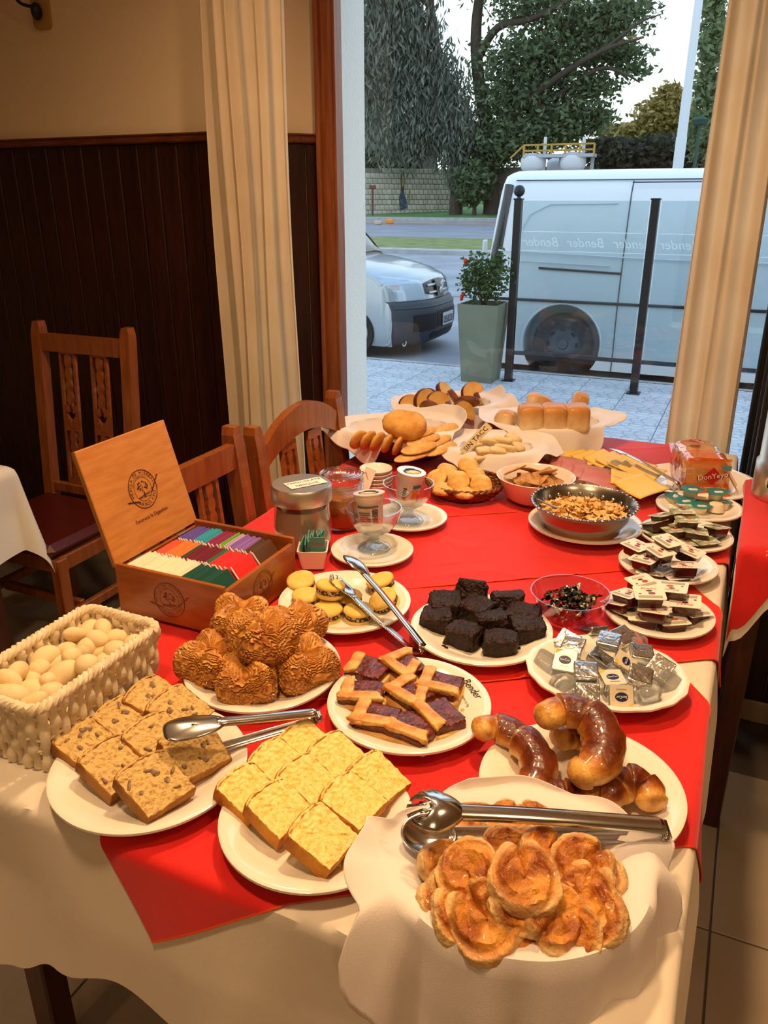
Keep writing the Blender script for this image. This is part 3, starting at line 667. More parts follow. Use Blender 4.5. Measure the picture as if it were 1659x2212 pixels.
for wx in (WXC, 1.25):
    wh = G().add(*lathe([(.20, -.10), (.29, -.10), (.325, -.07), (.335, 0), (.325, .07), (.29, .10), (.20, .10)], 40), M=Matrix.Rotation(PI / 2, 4, 'X')).obj('tyre', rubber, van, True, loc=(wx, .13, WZC))
    r_ = G().add(*lathe([(0, .03), (.05, .035), (.06, .02), (.12, .045), (.19, .03), (.205, .06), (.205, -.06)], 32), M=Matrix.Rotation(PI / 2, 4, 'X')).obj('rim', mat('grey_rim', '#6b7076', 0.45, metal=0.6), wh, True)
    for q in range(8): G().add(*cbox(.03, .012, .05, (0, 0, 0), .004)).obj('rim_slot', rubber, r_, loc=(.155 * math.cos(q * PI / 4), -.044, .155 * math.sin(q * PI / 4)), rot=(0, -q * PI / 4, 0))
    G().add(*tube([(wx + .425 * math.cos(a), .0, WZC + .02 + .425 * math.sin(a)) for a in [math.radians(-12 + 204 * k / 30) for k in range(31)]], .012, 6)).obj('arch_trim', white, van, True)
    G().add(*box(wx - .41, wx + .41, .36, .38, .12, .8)).obj('wheel_well', black_plastic, van)
def vstrip(nm, pts, r, m): return G().add(*tube(pts, r, 6, flat=1.0)).obj(nm, m, van, True)
vstrip('rub_strip', [(-2.66, -.004, .80), (2.0, -.004, .80)], .016, trim_b)
vstrip('door_rail', [(-2.10, .018, 1.13), (-1.24, .018, 1.10)], .012, trim_b)
vstrip('panel_crease', [(-2.55, .012, 1.30), (-1.0, .018, 1.25), (2.0, .02, 1.22)], .008, white)
dxs = -1.245
vstrip('door_seam', [(dxs, y - .003, z) for y, z in side if z <= 1.99], .006, seam_m)
vstrip('door_seam', [(dxs, .155, 1.965), (2.0, .158, 1.97)], .006, seam_m)
vstrip('roof_gutter', [(-2.45, .215, 1.992), (2.0, .215, 1.992)], .006, seam_m)
vstrip('panel_outline', [(-2.40, .012, 1.20), (-2.36, .05, 1.45), (-2.25, .095, 1.66), (-2.05, .118, 1.76), (-1.36, .122, 1.77)], .006, white)
vstrip('panel_outline', [(-2.40, .012, 1.20), (-1.36, .018, 1.17)], .006, white)
tlm = mat('smoked_tail_lamp', '#191a1f', 0.2, coat=0.5)
for za, zb in ((1.15, 1.95),):
    G().add(*tube([(rear_x(-2.60, z) + .085, .085 + .14 * max(0, z - 1.25), z) for z in [lerp(za, zb, k / 8) for k in range(9)]], lambda u: .075 * (1 - .35 * u), 8)).obj('tail_lamp', tlm, van, True)
G().add(*cbox(.16, 1.8, .28, (-2.74, .95, .42), .05)).obj('rear_bumper', trim_b, van)
G().add(*cbox(.03, .1, .16, (-2.735, .12, 1.32), .01)).obj('hinge', white, van)
G().add(*cbox(4.4, .04, .1, (-.2, .03, .2), .01)).obj('sill_trim', trim_b, van)

# ------------------------------------------------------------------ silver car parked behind the van
car = thing('car', 'silver car with dark bumper parked behind the van', 'car', (0, 0, 0))
CXF, CYC, CHW = -3.52, 9.60, 0.84
prof = [(-.10, -.12), (-.02, -.08), (0.02, .02), (0.03, .16), (0.02, .30), (-.02, .385), (-.06, .40), (-.065, .42), (-.08, .50), (-.11, .60), (-.16, .655), (-.32, .73), (-.60, .80), (-.92, .855), (-1.08, .87), (-1.10, .89), (-1.35, 1.15), (-1.62, 1.36), (-1.8, 1.42), (-2.6, 1.47), (-3.6, 1.42), (-3.9, 1.2), (-3.95, .5), (-3.9, -.05)]
def carpt(u, k, off=0.0):
    """u across -1..1, k real index along the profile"""
    i = max(0, min(len(prof) - 2, int(math.floor(k)))); t = k - i
    x, z = lerp(prof[i][0], prof[i + 1][0], t), lerp(prof[i][1], prof[i + 1][1], t)
    front = max(0, min(1, 1 - (k - 10) / 6)); au = abs(u)
    x -= (0.30 * au ** 3.0 + .06 * au ** 8) * front
    z -= 0.05 * au ** 3 * (1 if k > 9 else 0) + (0.10 * au ** 6 if k > 14 else 0)
    y = CYC + u * CHW * (1 - 0.14 * max(0, min(1, (k - 15) / 3)))
    return Vector((CXF + x + off, y, z))
silver = mat('silver_paint', '#a9b4ba', 0.25, metal=0.35, coat=0.6); bump_m = mat('grey_bumper', '#3c4249', 0.55)
nu = 28
def carpatch(nm, u0, u1, k0, k1, m, off=0.0, a=12, b=None, fn=None):
    b = b or max(2, int((k1 - k0) * 3))
    return G().add(*sheet(lambda s, t: carpt(lerp(u0, u1, s), lerp(k0, k1, t) if fn is None else lerp(*fn(s), t), off), a, b)).obj(nm, m, car, True)
solid(carpatch('bumper', -1, 1, 0, 6, bump_m, 0, nu), .01)
solid(carpatch('bonnet', -1, 1, 6, 14, silver, 0, nu), .008)
solid(carpatch('windscreen', -.97, .97, 15, 17.2, mat('dark_glass', '#1a2226', 0.08, coat=0.5), 0, nu), .006)
solid(carpatch('scuttle', -1, 1, 14, 15, black_plastic, 0, nu), .006)
solid(carpatch('roof', -1, 1, 17.2, 23, silver, 0, nu), .008)
for s in (-1, 1):
    g = G(); ks = [k * .5 for k in range(0, 47)]; up = [carpt(s, k) for k in ks]; lowz = -.12
    vs = []; fs = []
    for p in up: vs += [tuple(p), (p.x, p.y + s * .02, (p.z + lowz) / 2), (p.x, p.y, min(p.z, lowz))]
    for i in range(len(up) - 1):
        for j in (0, 1): fs.append((i * 3 + j, i * 3 + 3 + j, i * 3 + 4 + j, i * 3 + 1 + j))
    g.add(vs, fs).obj('side_panel', silver, car, True)
    for wx in (-.85, -3.2):
        G().add(*lathe([(.0, .02), (.18, .02), (.2, .06), (.28, .09), (.3, 0), (.28, -.09), (0, -.09)], 32), M=Matrix.Rotation(PI / 2, 4, 'X')).obj('wheel', rubber, car, True, loc=(CXF + wx, CYC + s * (CHW - .05), STREET + .3))
    lens = glass('headlamp_lens', '#e8f0f4', 1.5, 0.05, haze=0.25, hazecol='#dfe8ee')
    carpatch('headlamp_bowl', s * .50, s * .97, 6.6, 10.9, mat('headlamp_reflector', '#c4ccd2', 0.2, metal=0.7), .012, 10, 6, fn=lambda q: (7.1 - .6 * q, 9.6 + 1.6 * q))
    carpatch('headlamp_lens', s * .50, s * .97, 6.6, 10.9, lens, .03, 10, 6, fn=lambda q: (7.1 - .6 * q, 9.6 + 1.6 * q))
    carpatch('turn_lamp', s * .86, s * .95, 8.4, 9.2, mat('amber_lamp', '#c9a69a', 0.3), .02, 4, 3)
    carpatch('fog_recess', s * .35, s * .8, 2.2, 3.6, mat('bumper_recess', '#1e191c', 0.7), .014, 8, 4)
carpatch('lower_grille', -.45, .45, 1.2, 1.9, mat('bumper_recess'), .014, 12, 3)
carpatch('plate_recess', -.30, .36, 2.3, 3.7, mat('bumper_recess'), .012, 10, 4)
G().add(*tube([carpt(u, 4.3, .008) for u in [-.98 + .098 * i for i in range(21)]], .012, 6)).obj('bumper_crease', bump_m, car, True)
carpatch('grille_slot', -.46, .46, 7.2, 9.3, black_plastic, .010, 12, 4, fn=lambda q: (7.2 + .5 * abs(2 * q - 1) ** 2, 9.4 - .5 * abs(2 * q - 1) ** 2))
for k in (7.7, 8.6): G().add(*tube([carpt(u, k, .014) for u in [-.36 + .06 * i for i in range(13)]], .016, 6)).obj('grille_bar', silver, car, True)
carpatch('badge_shield', -.12, .12, 6.9, 9.5, black_paint, .036, 8, 4, fn=lambda q: (7.0 - .3 * (1 - abs(2 * q - 1)), 9.5))
lion = [(-.02, .075), (-.035, .06), (-.06, .055), (-.03, .05), (-.045, .035), (-.012, .038), (-.006, .01), (-.026, -.005), (-.036, -.03), (-.03, -.04), (-.018, -.02), (-.002, -.01), (-.004, -.04), (-.018, -.075), (.0, -.08), (.012, -.05), (.02, -.015), (.034, -.05), (.03, -.07), (.046, -.07), (.05, -.045), (.034, .0), (.03, .03), (.02, .055), (.012, .075), (-.004, .083)]
pc = carpt(0, 8.2, .055); Mb = frame(pc, (0, -1, 0), (1, 0, .25)); Mb = Matrix.Translation(pc) @ Matrix.Rotation(-PI / 2, 4, 'Z') @ Matrix.Rotation(PI / 2 - .25, 4, 'X') @ Matrix.Rotation(PI, 4, 'Z') @ Matrix.Rotation(PI, 4, 'Z')
Mb = Matrix(((0, .2, .98, pc.x), (1, 0, 0, pc.y), (0, .98, -.2, pc.z), (0, 0, 0, 1)))
o = G().add(*prism(lion, 0, .008)).obj('lion_badge', mat('badge_chrome', '#e8eef2', 0.25, metal=0.4), car); o.matrix_local = Mb @ Matrix.Scale(1.15, 4)
pc = carpt(0.06, 2.9, .02); Mp = Matrix(((0, 0, 1, pc.x), (1, 0, 0, pc.y), (0, 1, 0, pc.z), (0, 0, 0, 1)))
lp = G().add(*prism(rrect(.36, .15, .012), 0, .008), M=Mp).obj('licence_plate', mat('plate_white', '#c9ccd0', 0.5), car)
G().add(*prism(rrect(.33, .085, .008), .008, .009), M=Mp @ Matrix.Translation((0, -.01, 0))).obj('plate_field', mat('plate_black', '#2c2d30', 0.5), lp)
letters('KCF 852', .085, mat('plate_white'), lp, Mp @ Matrix.Translation((0, -.01, .0095)))
G().add(*tube([carpt(-.86, .9, .02) + Vector((.02 * math.cos(a), .02 * math.sin(a), .03 * math.sin(a))) for a in [2 * PI * k / 14 for k in range(14)]], .007, 6, closed=True)).obj('tow_eye', steel_br, car, True)
# ------------------------------------------------------------------ curtains
def curtain(name, label, xa, xb, y0, z0, z1, nf, seed, flare, amp=0.04):
    def fn(s, t):
        z = lerp(z1, z0, t); a, b = flare(t)
        ph = 2 * PI * nf * s + 0.5 * math.sin(3 * s + seed)
        x = lerp(xa + a, xb + b, s) + 0.012 * math.sin(ph * .5 + 1.3 * t + seed)
        y = y0 + (amp * (0.7 + .3 * math.sin(5 * s + seed))) * math.sin(ph + .35 * math.sin(2.2 * t + seed)) + 0.01 * math.sin(9 * t + 7 * s)
        return (x, y, z)
    o = G().add(*sheet(fn, 200, 50)).obj(name, curtain_m, None, True); tag(o, label, 'curtain', 'window curtains'); return solid(o, .0015)
curtain('curtain', 'long cream curtain hanging in folds beside the dark panelled wall', -1.79, -1.49, 2.50, 0.02, 2.76, 6.5, 1.0, lambda t: (-.015 * t, .03 * t * t), .032)
curtain('curtain', 'long cream curtain hanging behind the orange bread packet', -0.195, 0.01, 2.80, 0.02, 2.60, 4.5, 2.0, lambda t: (0, .045 * t - .02), 0.03)
def crod(name, label, a, b):
    t = thing(name, label, 'curtain rod', a, group='curtain rods'); d_ = Vector(b) - Vector(a)
    G().add(*tube([(0, 0, 0), tuple(d_)], .014, 10)).obj('rod', railm, t, True)
    for q in (Vector((0, 0, 0)), d_): G().add(*blob(.025, .025, .025)).obj('finial', railm, t, True, loc=q)
crod('curtain_rod', 'wooden curtain rod above the tall window', (-1.82, 2.50, 2.775), (-1.4, 2.50, 2.775))

# ------------------------------------------------------------------ buffet table and its cloths
XL, XR, YF, YBK = -1.085, 0.030, 0.590, 2.735
tb = thing('buffet_table', 'long buffet table hidden under white and red cloths', 'table', ((XL + XR) / 2, (YF + YBK) / 2, 0))
G().add(*cbox(XR - XL - .03, YBK - YF - .03, .03, (0, 0, TZ - .018), .004)).obj('tabletop', legwood, tb)
for sx in (-1, 1):
    for sy in (-1, 0, 1): G().add(*cbox(.05, .05, TZ - .03, (sx * ((XR - XL) / 2 - .09), sy * ((YBK - YF) / 2 - .1), (TZ - .03) / 2), .004)).obj('leg', legwood, tb)
def arc(d, r):
    a = min(d / r, PI / 2); return r * math.sin(a), r * (1 - math.cos(a)) + max(0, d - r * PI / 2)
def drape(x, y, z0, lim, wave=0.01, r=0.012, off=0.0):
    xl, xr, yf, yb = lim; ox = oy = 0.0; dn = 0.0
    dr, dl, df, db = max(0, x - xr), max(0, xl - x), max(0, yf - y), max(0, y - yb)
    dX, dY = max(dr, dl), max(df, db); d_ = math.hypot(dX, dY)
    if d_ <= 0: return Vector((x, y, z0 + off))
    o_, dn = arc(d_, r); k = min(1, dn / .15); ux, uy = dX / d_, dY / d_
    w1 = wave * k * (math.sin(13 * y + 2) if dX > dY else (math.sin(10 * x + 1) + .4 * math.sin(23 * x))) * abs(ux * ux - uy * uy)
    fl = .12 * dn * min(ux, uy) * 2 ** .5 + .05 * dn
    X = x if dX == 0 else ((xr if dr > 0 else xl) + (1 if dr > 0 else -1) * (o_ + off + w1 + fl) * ux)
    Y = y if dY == 0 else ((yf if df > 0 else yb) + (-1 if df > 0 else 1) * (o_ + off + w1 + fl) * uy)
    return Vector((X, Y, z0 + off - dn))
LIM = (XL, XR, YF, YBK)
hemz = [(-1.5, .40), (-1.0, .385), (-.90, .36), (-.80, .30), (-.66, .245), (-.55, .27), (-.4, .32), (-.2, .34), (.03, .36), (.4, .38)]
def wc(s, t):
    # flat cloth coordinates: short overhang on the chair side, long on the other sides
    x = lerp(XL - .06, XR + .36, s); x0 = x
    fd = interp(hemz, min(x, XR)); y = lerp(YF - fd, YBK + .10, t)
    p = drape(x, y, TZ, LIM, .014)
    p.z += .0008 * noise.noise(Vector((x * 6, y * 6, 0))) if p.z > TZ - .002 else 0
    return p
o = G().add(*sheet(wc, 130, 200)).obj('white_tablecloth', linen, None, True); tag(o, 'white linen tablecloth hanging over the front of the buffet table', 'tablecloth')
E1, E2, SQ = Vector((.824, .566, 0)), Vector((-.566, .824, 0)), 0.95
def redcloth(label, tip, off, hemside=True, sq=SQ):
    tip = Vector((tip[0], tip[1], 0))
    def f(s, t):
        p = tip + E1 * (sq * s) + E2 * (sq * t)
        if p.x < XL - .02: p.x = XL - .02
        q = drape(p.x, p.y, TZ, LIM, .016, .012, off)
        if q.z > TZ:
            nz = noise.noise(Vector((p.x * 4, p.y * 4, off * 900))); q.z += .0030 * max(0, 1 - abs(nz) / .10) * (.5 + .5 * noise.noise(Vector((p.x * 3, p.y * 3, 7))))
            c_ = abs(s - .5); q.z += .0022 * max(0, 1 - c_ / .012); c_ = abs(t - .5); q.z += .0022 * max(0, 1 - c_ / .012)
        return q
    o = G().add(*sheet(f, 120, 120)).obj('red_cloth', redm, None, True); tag(o, label, 'tablecloth', 'red overlay cloths')
    edge = [f(k / 80, 0) for k in range(81)] + [f(1, k / 80) for k in range(1, 81)]
    G().add(*tube([p + Vector((0, 0, .0006)) for p in edge], .0014, 5)).obj('hem', hemred, o, True)
    return o
redcloth('red overlay cloth with a corner hanging over the front edge under the cakes', (-.586, .457), .0015)
redcloth('red overlay cloth under the brownies and butter', (-.65, .902), .003)
redcloth('red overlay cloth under the cereal bowl and candy', (-.653, 1.345), .0045)
redcloth('red overlay cloth at the window end under the bread baskets', (-.68, 1.79), .006)

# ------------------------------------------------------------------ side table on the right with urn
SX, SY0, SY1, SZ = 0.075, 1.832, 2.34, 0.805
st = thing('side_table', 'dark wooden side table beside the buffet', 'table', (SX + .5, (SY0 + SY1) / 2, 0))
G().add(*cbox(1.0, SY1 - SY0, .03, (0, 0, SZ - .02), .004)).obj('tabletop', legwood, st)
for sx in (-1, 1):
    for y in (1.866, 2.276): G().add(*cbox(.052, .052, SZ - .035, (sx * .468, y - (SY0 + SY1) / 2, (SZ - .035) / 2), .003)).obj('leg', legwood, st)
for y in (1.876, 2.29): G().add(*cbox(.9, .02, .08, (0, y - (SY0 + SY1) / 2, SZ - .08), .003)).obj('apron', legwood, st)
LIM2 = (SX, SX + 1.0, SY0, SY1)
def side_drop(x): return interp([(0, .24), (.06, .20), (.13, .10), (.2, .11), (.3, .14), (.6, .16)], x - SX + .05)
def sc_(off, dl, ex):
    def f(s, t):
        x = lerp(SX - dl, SX + 1.05, s); y = lerp(SY0 - side_drop(x) - ex, SY1 + .03, t); return drape(x, y, SZ, LIM2, .010, .01, off)
    return f
o = G().add(*sheet(sc_(0.0, .05, .03), 90, 70)).obj('white_undercloth', linen, None, True); tag(o, 'white cloth peeking out under the red cloth of the side table', 'tablecloth')
o = G().add(*sheet(sc_(.002, .035, 0), 90, 70)).obj('red_cloth', redm, None, True); tag(o, 'red cloth covering the side table below the coffee urn', 'tablecloth')
c = at(1659, 1030, z=SZ + .003); c.x += .045; c.y = 2.22
ur = thing('coffee_urn', 'tall stainless steel drink urn with black lid and tap', 'urn', (c.x, c.y, SZ + .003))
G().add(*lathe([(0, 0), (.085, 0), (.088, .01), (.088, .095), (.082, .10), (.082, .36), (.080, .375), (0, .375)], 48)).obj('body', steel_br, ur, True)
G().add(*lathe([(0, .43), (.02, .43), (.03, .41), (.075, .395), (.092, .40), (.095, .392), (.085, .375), (0, .375)], 40)).obj('lid', black_plastic, ur, True)
G().add(*tube([(.09 * math.cos(a), .09 * math.sin(a), .398) for a in [2 * PI * k / 30 for k in range(30)]], .006, 6, closed=True)).obj('lid_rope_edge', black_plastic, ur, True)
G().add(*cbox(.045, .05, .055, (-.03, -.10, .135), .012)).obj('tap', black_plastic, ur)
G().add(*tube([(-.03, -.095, .25), (-.03, -.095, .16)], .009, 8)).obj('sight_glass', steel, ur, True)
lbm = mat('urn_label', '#d9dcd8', 0.4); Ml = Matrix.Rotation(math.radians(-16), 4, 'Z') @ Matrix(((1, 0, 0, 0), (0, 0, -1, -.0895), (0, 1, 0, .055), (0, 0, 0, 1)))
lab = G().add([(.0892 * math.sin(a) , -.0892 * math.cos(a), .055 + b) for a, b in [(math.radians(-16) + q[0] / .0892, q[1]) for q in ell(.042, .026, 28)]], [tuple(range(28))]).obj('label', lbm, ur)
letters('SIKLA', .021, ink, lab, Ml @ Matrix.Translation((.008, 0, .0025)))
G().add(*prism(ell(.006, .012, 14, (-.027, 0)), 0, .001), M=Ml @ Matrix.Translation((0, 0, .001))).obj('leaf_mark', mat('leaf_green', '#6f9a3a', 0.5), lab)
G().add(*prism([(-.033, -.004), (-.021, .002), (-.021, -.006), (-.027, -.013), (-.031, -.011)], .001, .002), M=Ml @ Matrix.Translation((0, 0, .001))).obj('leaf_mark_dark', ink, lab)

# ------------------------------------------------------------------ chairs
def chair(label, loc, rz, H=1.0, W=.43, arched=False):
    t = thing('dining_chair', label, 'chair', loc, rz, 'carved wooden dining chairs')
    sh, hw = .45, W / 2
    bp = lambda z: -.20 - max(0, z - sh) * .09 - max(0, sh - z) * .05
    for s in (-1, 1):
        g = G(); zz = (0, .25, sh, .7, H - .05, H - .02, H)
        vs = []; fs = []
        for i, z in enumerate(zz):
            sx = .021 if z < H - .03 else (.020 if z < H - .01 else .013); sy = .021 if z < H - .03 else .018; dy = .004 if z > H - .06 else 0
            for a, b in ((-1, -1), (1, -1), (1, 1), (-1, 1)): vs.append((s * hw + a * sx, bp(z) + b * sy - dy, z))
        for i in range(len(zz) - 1):
            for k in range(4): fs.append((i * 4 + k, i * 4 + (k + 1) % 4, i * 4 + 4 + (k + 1) % 4, i * 4 + 4 + k))
        fs += [(3, 2, 1, 0), tuple(range(len(vs) - 4, len(vs)))]
        g.add(vs, fs).obj('back_post', chairwood, t)
        G().add(*cbox(.042, .042, sh - .03, (s * (hw - .005), .19, (sh - .03) / 2), .004)).obj('front_leg', chairwood, t)
        G().add(*cbox(.022, .36, .035, (s * hw, 0, .20), .004)).obj('side_stretcher', chairwood, t)
        G().add(*cbox(.022, .38, .055, (s * (hw - .005), 0, sh - .055), .004)).obj('side_rail', chairwood, t)
    G().add(*cbox(W - .04, .022, .055, (0, .195, sh - .055), .004)).obj('front_rail', chairwood, t)
    G().add(*cbox(W - .04, .022, .035, (0, .10, .20), .004)).obj('cross_stretcher', chairwood, t)
    G().add(*cbox(W + .02, .42, .05, (0, .02, sh), .022)).obj('seat', leather, t)
    z0, z1 = sh + .045, H - .075
    n = 20; vs = []; fs = []
    for i in range(n + 1):
        u = -1 + 2 * i / n; x = u * (hw - .018); hgt = .075 * (1 - u * u) if arched else 0
        zc = z1 - (.02 if arched else 0)
        for dz, dy in ((-.03 + hgt * .75, -.012), (-.03 + hgt * .75, .012), (.034 + hgt, .012), (.034 + hgt, -.012)): vs.append((x, bp(zc) + dy, zc + dz))
    for i in range(n):
        for k in range(4): fs.append((i * 4 + k, i * 4 + 4 + k, i * 4 + 4 + (k + 1) % 4, i * 4 + (k + 1) % 4))
    G().add(vs, fs).obj('top_rail', chairwood, t)
    G().add(*cbox(W - .03, .022, .04, (0, bp(z0), z0), .004)).obj('lower_rail', chairwood, t)
    hs = z1 - z0 - .03
    for x in (-.075, .075):
        key = 'splat_wood'
        if key not in TXT: m_c = SPLAT.copy(); m_c.materials.append(chairwood); TXT[key] = m_c
        o = place('splat', TXT[key], t); ang = math.atan(.09)
        o.matrix_local = Matrix.Translation((x, bp(z0) - .002, z0 + .015)) @ Matrix.Rotation(PI / 2 + ang, 4, 'X') @ Matrix.Diagonal((1, hs / .44 * 1.03, 1, 1))
    return t
chair('carved chair standing against the dark panelled wall', (-2.19, 1.93, 0), PI, 1.12, .42)
chair('carved chair with a straight top rail behind the tea box', (-.900, 1.40, 0), -PI / 2, 1.005, .42)
chair('chair with an arched top rail behind the jars', (-.890, 1.915, 0), -PI / 2, .985, .455, True)

# ------------------------------------------------------------------ small table with white cloth on the left
LX0, LX1, LY0, LY1 = -2.95, -2.055, .80, 1.655
t = thing('small_table', 'small table under a plain white cloth beside the carved chair', 'table', ((LX0 + LX1) / 2, (LY0 + LY1) / 2, 0))
hx, hy = (LX1 - LX0) / 2, (LY1 - LY0) / 2
G().add(*cbox(2 * hx - .03, 2 * hy - .03, .03, (0, 0, TZ - .018), .004)).obj('tabletop', legwood, t)
for sx in (-1, 1):
    for sy in (-1, 1): G().add(*cbox(.055, .055, TZ - .03, (sx * (hx - .08), sy * (hy - .08), (TZ - .03) / 2), .004)).obj('leg', legwood, t)
def sw(s, t_):
    x, y = lerp(LX0 - .30, LX1 + .30, s), lerp(LY0 - .30, LY1 + .30, t_)
    return drape(x, y, TZ, (LX0, LX1, LY0, LY1), .02, .03)
o = G().add(*sheet(sw, 90, 90)).obj('white_cloth', mat('white_cotton', '#e6e2dc', .85, bump=.05, bs=600), None, True); tag(o, 'white cotton cloth draped over the small table', 'tablecloth')
# ------------------------------------------------------------------ tableware helpers
ZT = TZ + .0085
def on(px, py, h=0.0): return at(px, py, z=ZT + h)
def rot(v, deg): return Matrix.Rotation(math.radians(deg), 3, 'Z') @ v
def plate_prof(R, h=.024):
    return [(0, .006), (.60 * R, .006), (.67 * R, .0085), (.78 * R, .0165), (.90 * R, h - .002), (.975 * R, h), (R, h - .0015), (R, h - .005), (.97 * R, h - .006), (.80 * R, .0115), (.63 * R, .001), (.58 * R, 0), (0, 0)]
def plate(l, r, y, label, h=.024, name='plate', cx=None, ay=1.0, rz=0.0, mod=None, group='white plates on the buffet', k=1.0):
    a, b = on(l, y, h), on(r, y, h); c = (a + b) / 2; R = (a - b).length / 2 * k
    o = G().add(*lathe(plate_prof(R, h), 72, 1.0, ay, mod)).obj(name, china, None, True, loc=(c.x, c.y, ZT), rot=(0, 0, rz))
    tag(o, label, 'plate', group); return c, R, o
ORD = ['first', 'second', 'third', 'fourth', 'fifth', 'sixth', 'seventh', 'eighth', 'ninth', 'tenth', 'eleventh', 'twelfth', 'thirteenth', 'fourteenth', 'fifteenth', 'sixteenth', 'seventeenth', 'eighteenth', 'nineteenth', 'twentieth', 'twenty-first', 'twenty-second', 'twenty-third', 'twenty-fourth', 'twenty-fifth', 'twenty-sixth', 'twenty-seventh', 'twenty-eighth', 'twenty-ninth', 'thirtieth']

# ------------------------------------------------------------------ cake slices
crumb_y = mat('yellow_crumb', '#efc25a', 0.95, col2='#fae496', vs=150, vd=6, lo=.32, hi=.58, bump=1.0, bs=170, bd=.004)
crumb_n = mat('nut_crumb', '#e2be7a', 0.95, col2='#a2763a', vs=150, vd=5, lo=.50, hi=.74, bump=1.0, bs=150, bd=.008)
crust_m = mat('cake_crust', vc=True, col2=(.75, .62, .5), vs=40, rough=.7, bump=.8, bs=120, bd=.006)
nutm = mat('walnut', '#5c3a28', 0.7, col2='#c9b08c', vs=60)
def slice_parts(t, w, l, th, seed, crumb, top, side, nuts=0):
    R = random.Random(seed); pts = []
    hw, hl = w / 2, l / 2
    n = 10
    n = 20
    for k in range(n + 1): pts.append((lerp(-hw * .94, hw * .94, k / n), -hl))
    for k in range(1, 13): pts.append((lerp(hw * .94, hw, k / 12), lerp(-hl, hl * .72, k / 12)))
    for k in range(1, 22): a = PI * k / 22; pts.append((hw * math.cos(a), hl * .72 + hl * .28 * math.sin(a)))
    for k in range(12): pts.append((lerp(-hw, -hw * .94, k / 12), lerp(hl * .72, -hl, k / 12)))
    pts = [(x * (1 + .03 * noise.noise(Vector((x * 90, y * 90, seed))) + .03 * noise.noise(Vector((x * 320, y * 320, seed)))), y * (1 + .03 * noise.noise(Vector((y * 90, x * 90, seed + 5))) + .03 * noise.noise(Vector((y * 320, x * 320, seed))))) for x, y in pts]
    N = len(pts); g = G()
    vs = [(x * .985, y * .985, z) for z in (-th / 2, th / 2) for x, y in pts]; vs += [(0, 0, th / 2 - .001), (0, 0, -th / 2)]
    # crumb face built in rings so that it is uneven
    rings = [.965, .9, .81, .72, .63, .54, .45, .36, .26, .14]; gv = []; gf = []
    for q in rings:
        for x, y in pts: gv.append((x * q, y * q, th / 2 + .0022 * noise.noise(Vector((x * q * 110, y * q * 110, seed * 2.0))) + .0026 * noise.noise(Vector((x * q * 330, y * q * 330, seed * 2.0)))))
    for i in range(len(rings) - 1):
        for k in range(N): gf.append((i * N + k, i * N + (k + 1) % N, (i + 1) * N + (k + 1) % N, (i + 1) * N + k))
    gf.append(tuple(range((len(rings) - 1) * N, len(rings) * N)))
    g.add(gv, gf); g.add([(x * .96, y * .96, -th / 2) for x, y in pts], [tuple(range(N - 1, -1, -1))])
    g.obj('crumb', crumb, t, True)
    c = G(); cv = []; cf = []
    for i, (q, z) in enumerate(((.955, -th / 2), (1.0, -th / 2 + .003), (1.0, th / 2 - .003), (.950, th / 2 + .0008))):
        for x, y in pts: cv.append((x * q, y * (q if i < 3 or y < 0 else lerp(q, .86, min(1, y / (.6 * hl)))), z + (.0016 * noise.noise(Vector((x * 300, y * 300, seed))) if i == 3 else 0)))
    for i in range(3):
        for k in range(N): cf.append((i * N + k, i * N + (k + 1) % N, (i + 1) * N + (k + 1) % N, (i + 1) * N + k))
    c.add(cv, cf, col=lambda p: mixc(mixc(side, top, (p.y / hl - .35) / .4), C('#e0a850'), .55 if p.z > th / 2 - .001 else 0)); c.obj('crust', crust_m, t, True)
    for _ in range(nuts):
        x, y = R.uniform(-.75, .75) * hw, R.uniform(-.8, .6) * hl
        G().add(*blob(R.uniform(.003, .008), R.uniform(.002, .005), .0025, .8, .8, .5, 200, R.randint(0, 99), 10, 6)).obj('nut_piece', nutm, t, loc=(x, y, th / 2), rot=(0, 0, R.uniform(0, 3)))
def cake(spots, ydir, w, l, th, tilt, crumb, top, side, nuts, name, labels, group):
    for k, (px, py, h, drz, dt) in enumerate(spots):
        c = on(px, py, h); y = rot(ydir, drz); y = Vector((y.x, y.y, 0)).normalized()
        yv = (y * math.cos(math.radians(tilt + dt)) + UP * math.sin(math.radians(tilt + dt))); xv = y.cross(UP).normalized()
        zv = xv.cross(yv); M = Matrix.Identity(4)
        for i in range(3): M[i][0], M[i][1], M[i][2], M[i][3] = xv[i], yv[i], zv[i], c[i]
        t = thing(name, labels[k], 'cake slice', group=group, M=M); slice_parts(t, w, l, th, k + 3, crumb, top, side, nuts)
plate(474, 893, 1757, 'large white plate of yellow sponge cake at the front of the table')
b1 = on(807, 1686) - on(658, 1611); b1.normalize()
ys = [(658, 1613), (597, 1656), (534, 1715), (724, 1640), (659, 1694), (601, 1752), (808, 1688), (757, 1736), (690, 1812)]
hs = [.022, .024, .024, .030, .031, .031, .034, .036, .036]
cake([(a, b, h, rnd.uniform(-5, 5), rnd.uniform(-3, 3)) for (a, b), h in zip(ys, hs)], -b1, .071, .074, .024, 21, crumb_y, C('#bd6a18'), C('#d9932f'), 0, 'sponge_cake_slice',
     ['yellow sponge slice in the ' + r for r in ('back corner by the tart', 'second place from the back corner', 'corner nearest the walnut cake', 'middle of the row at the back', 'very centre', 'middle of the row nearest the walnut cake', 'corner nearest the croissants', 'middle of the row nearest the serving tongs', 'front corner beside loose crumbs')], 'yellow sponge cake slices')
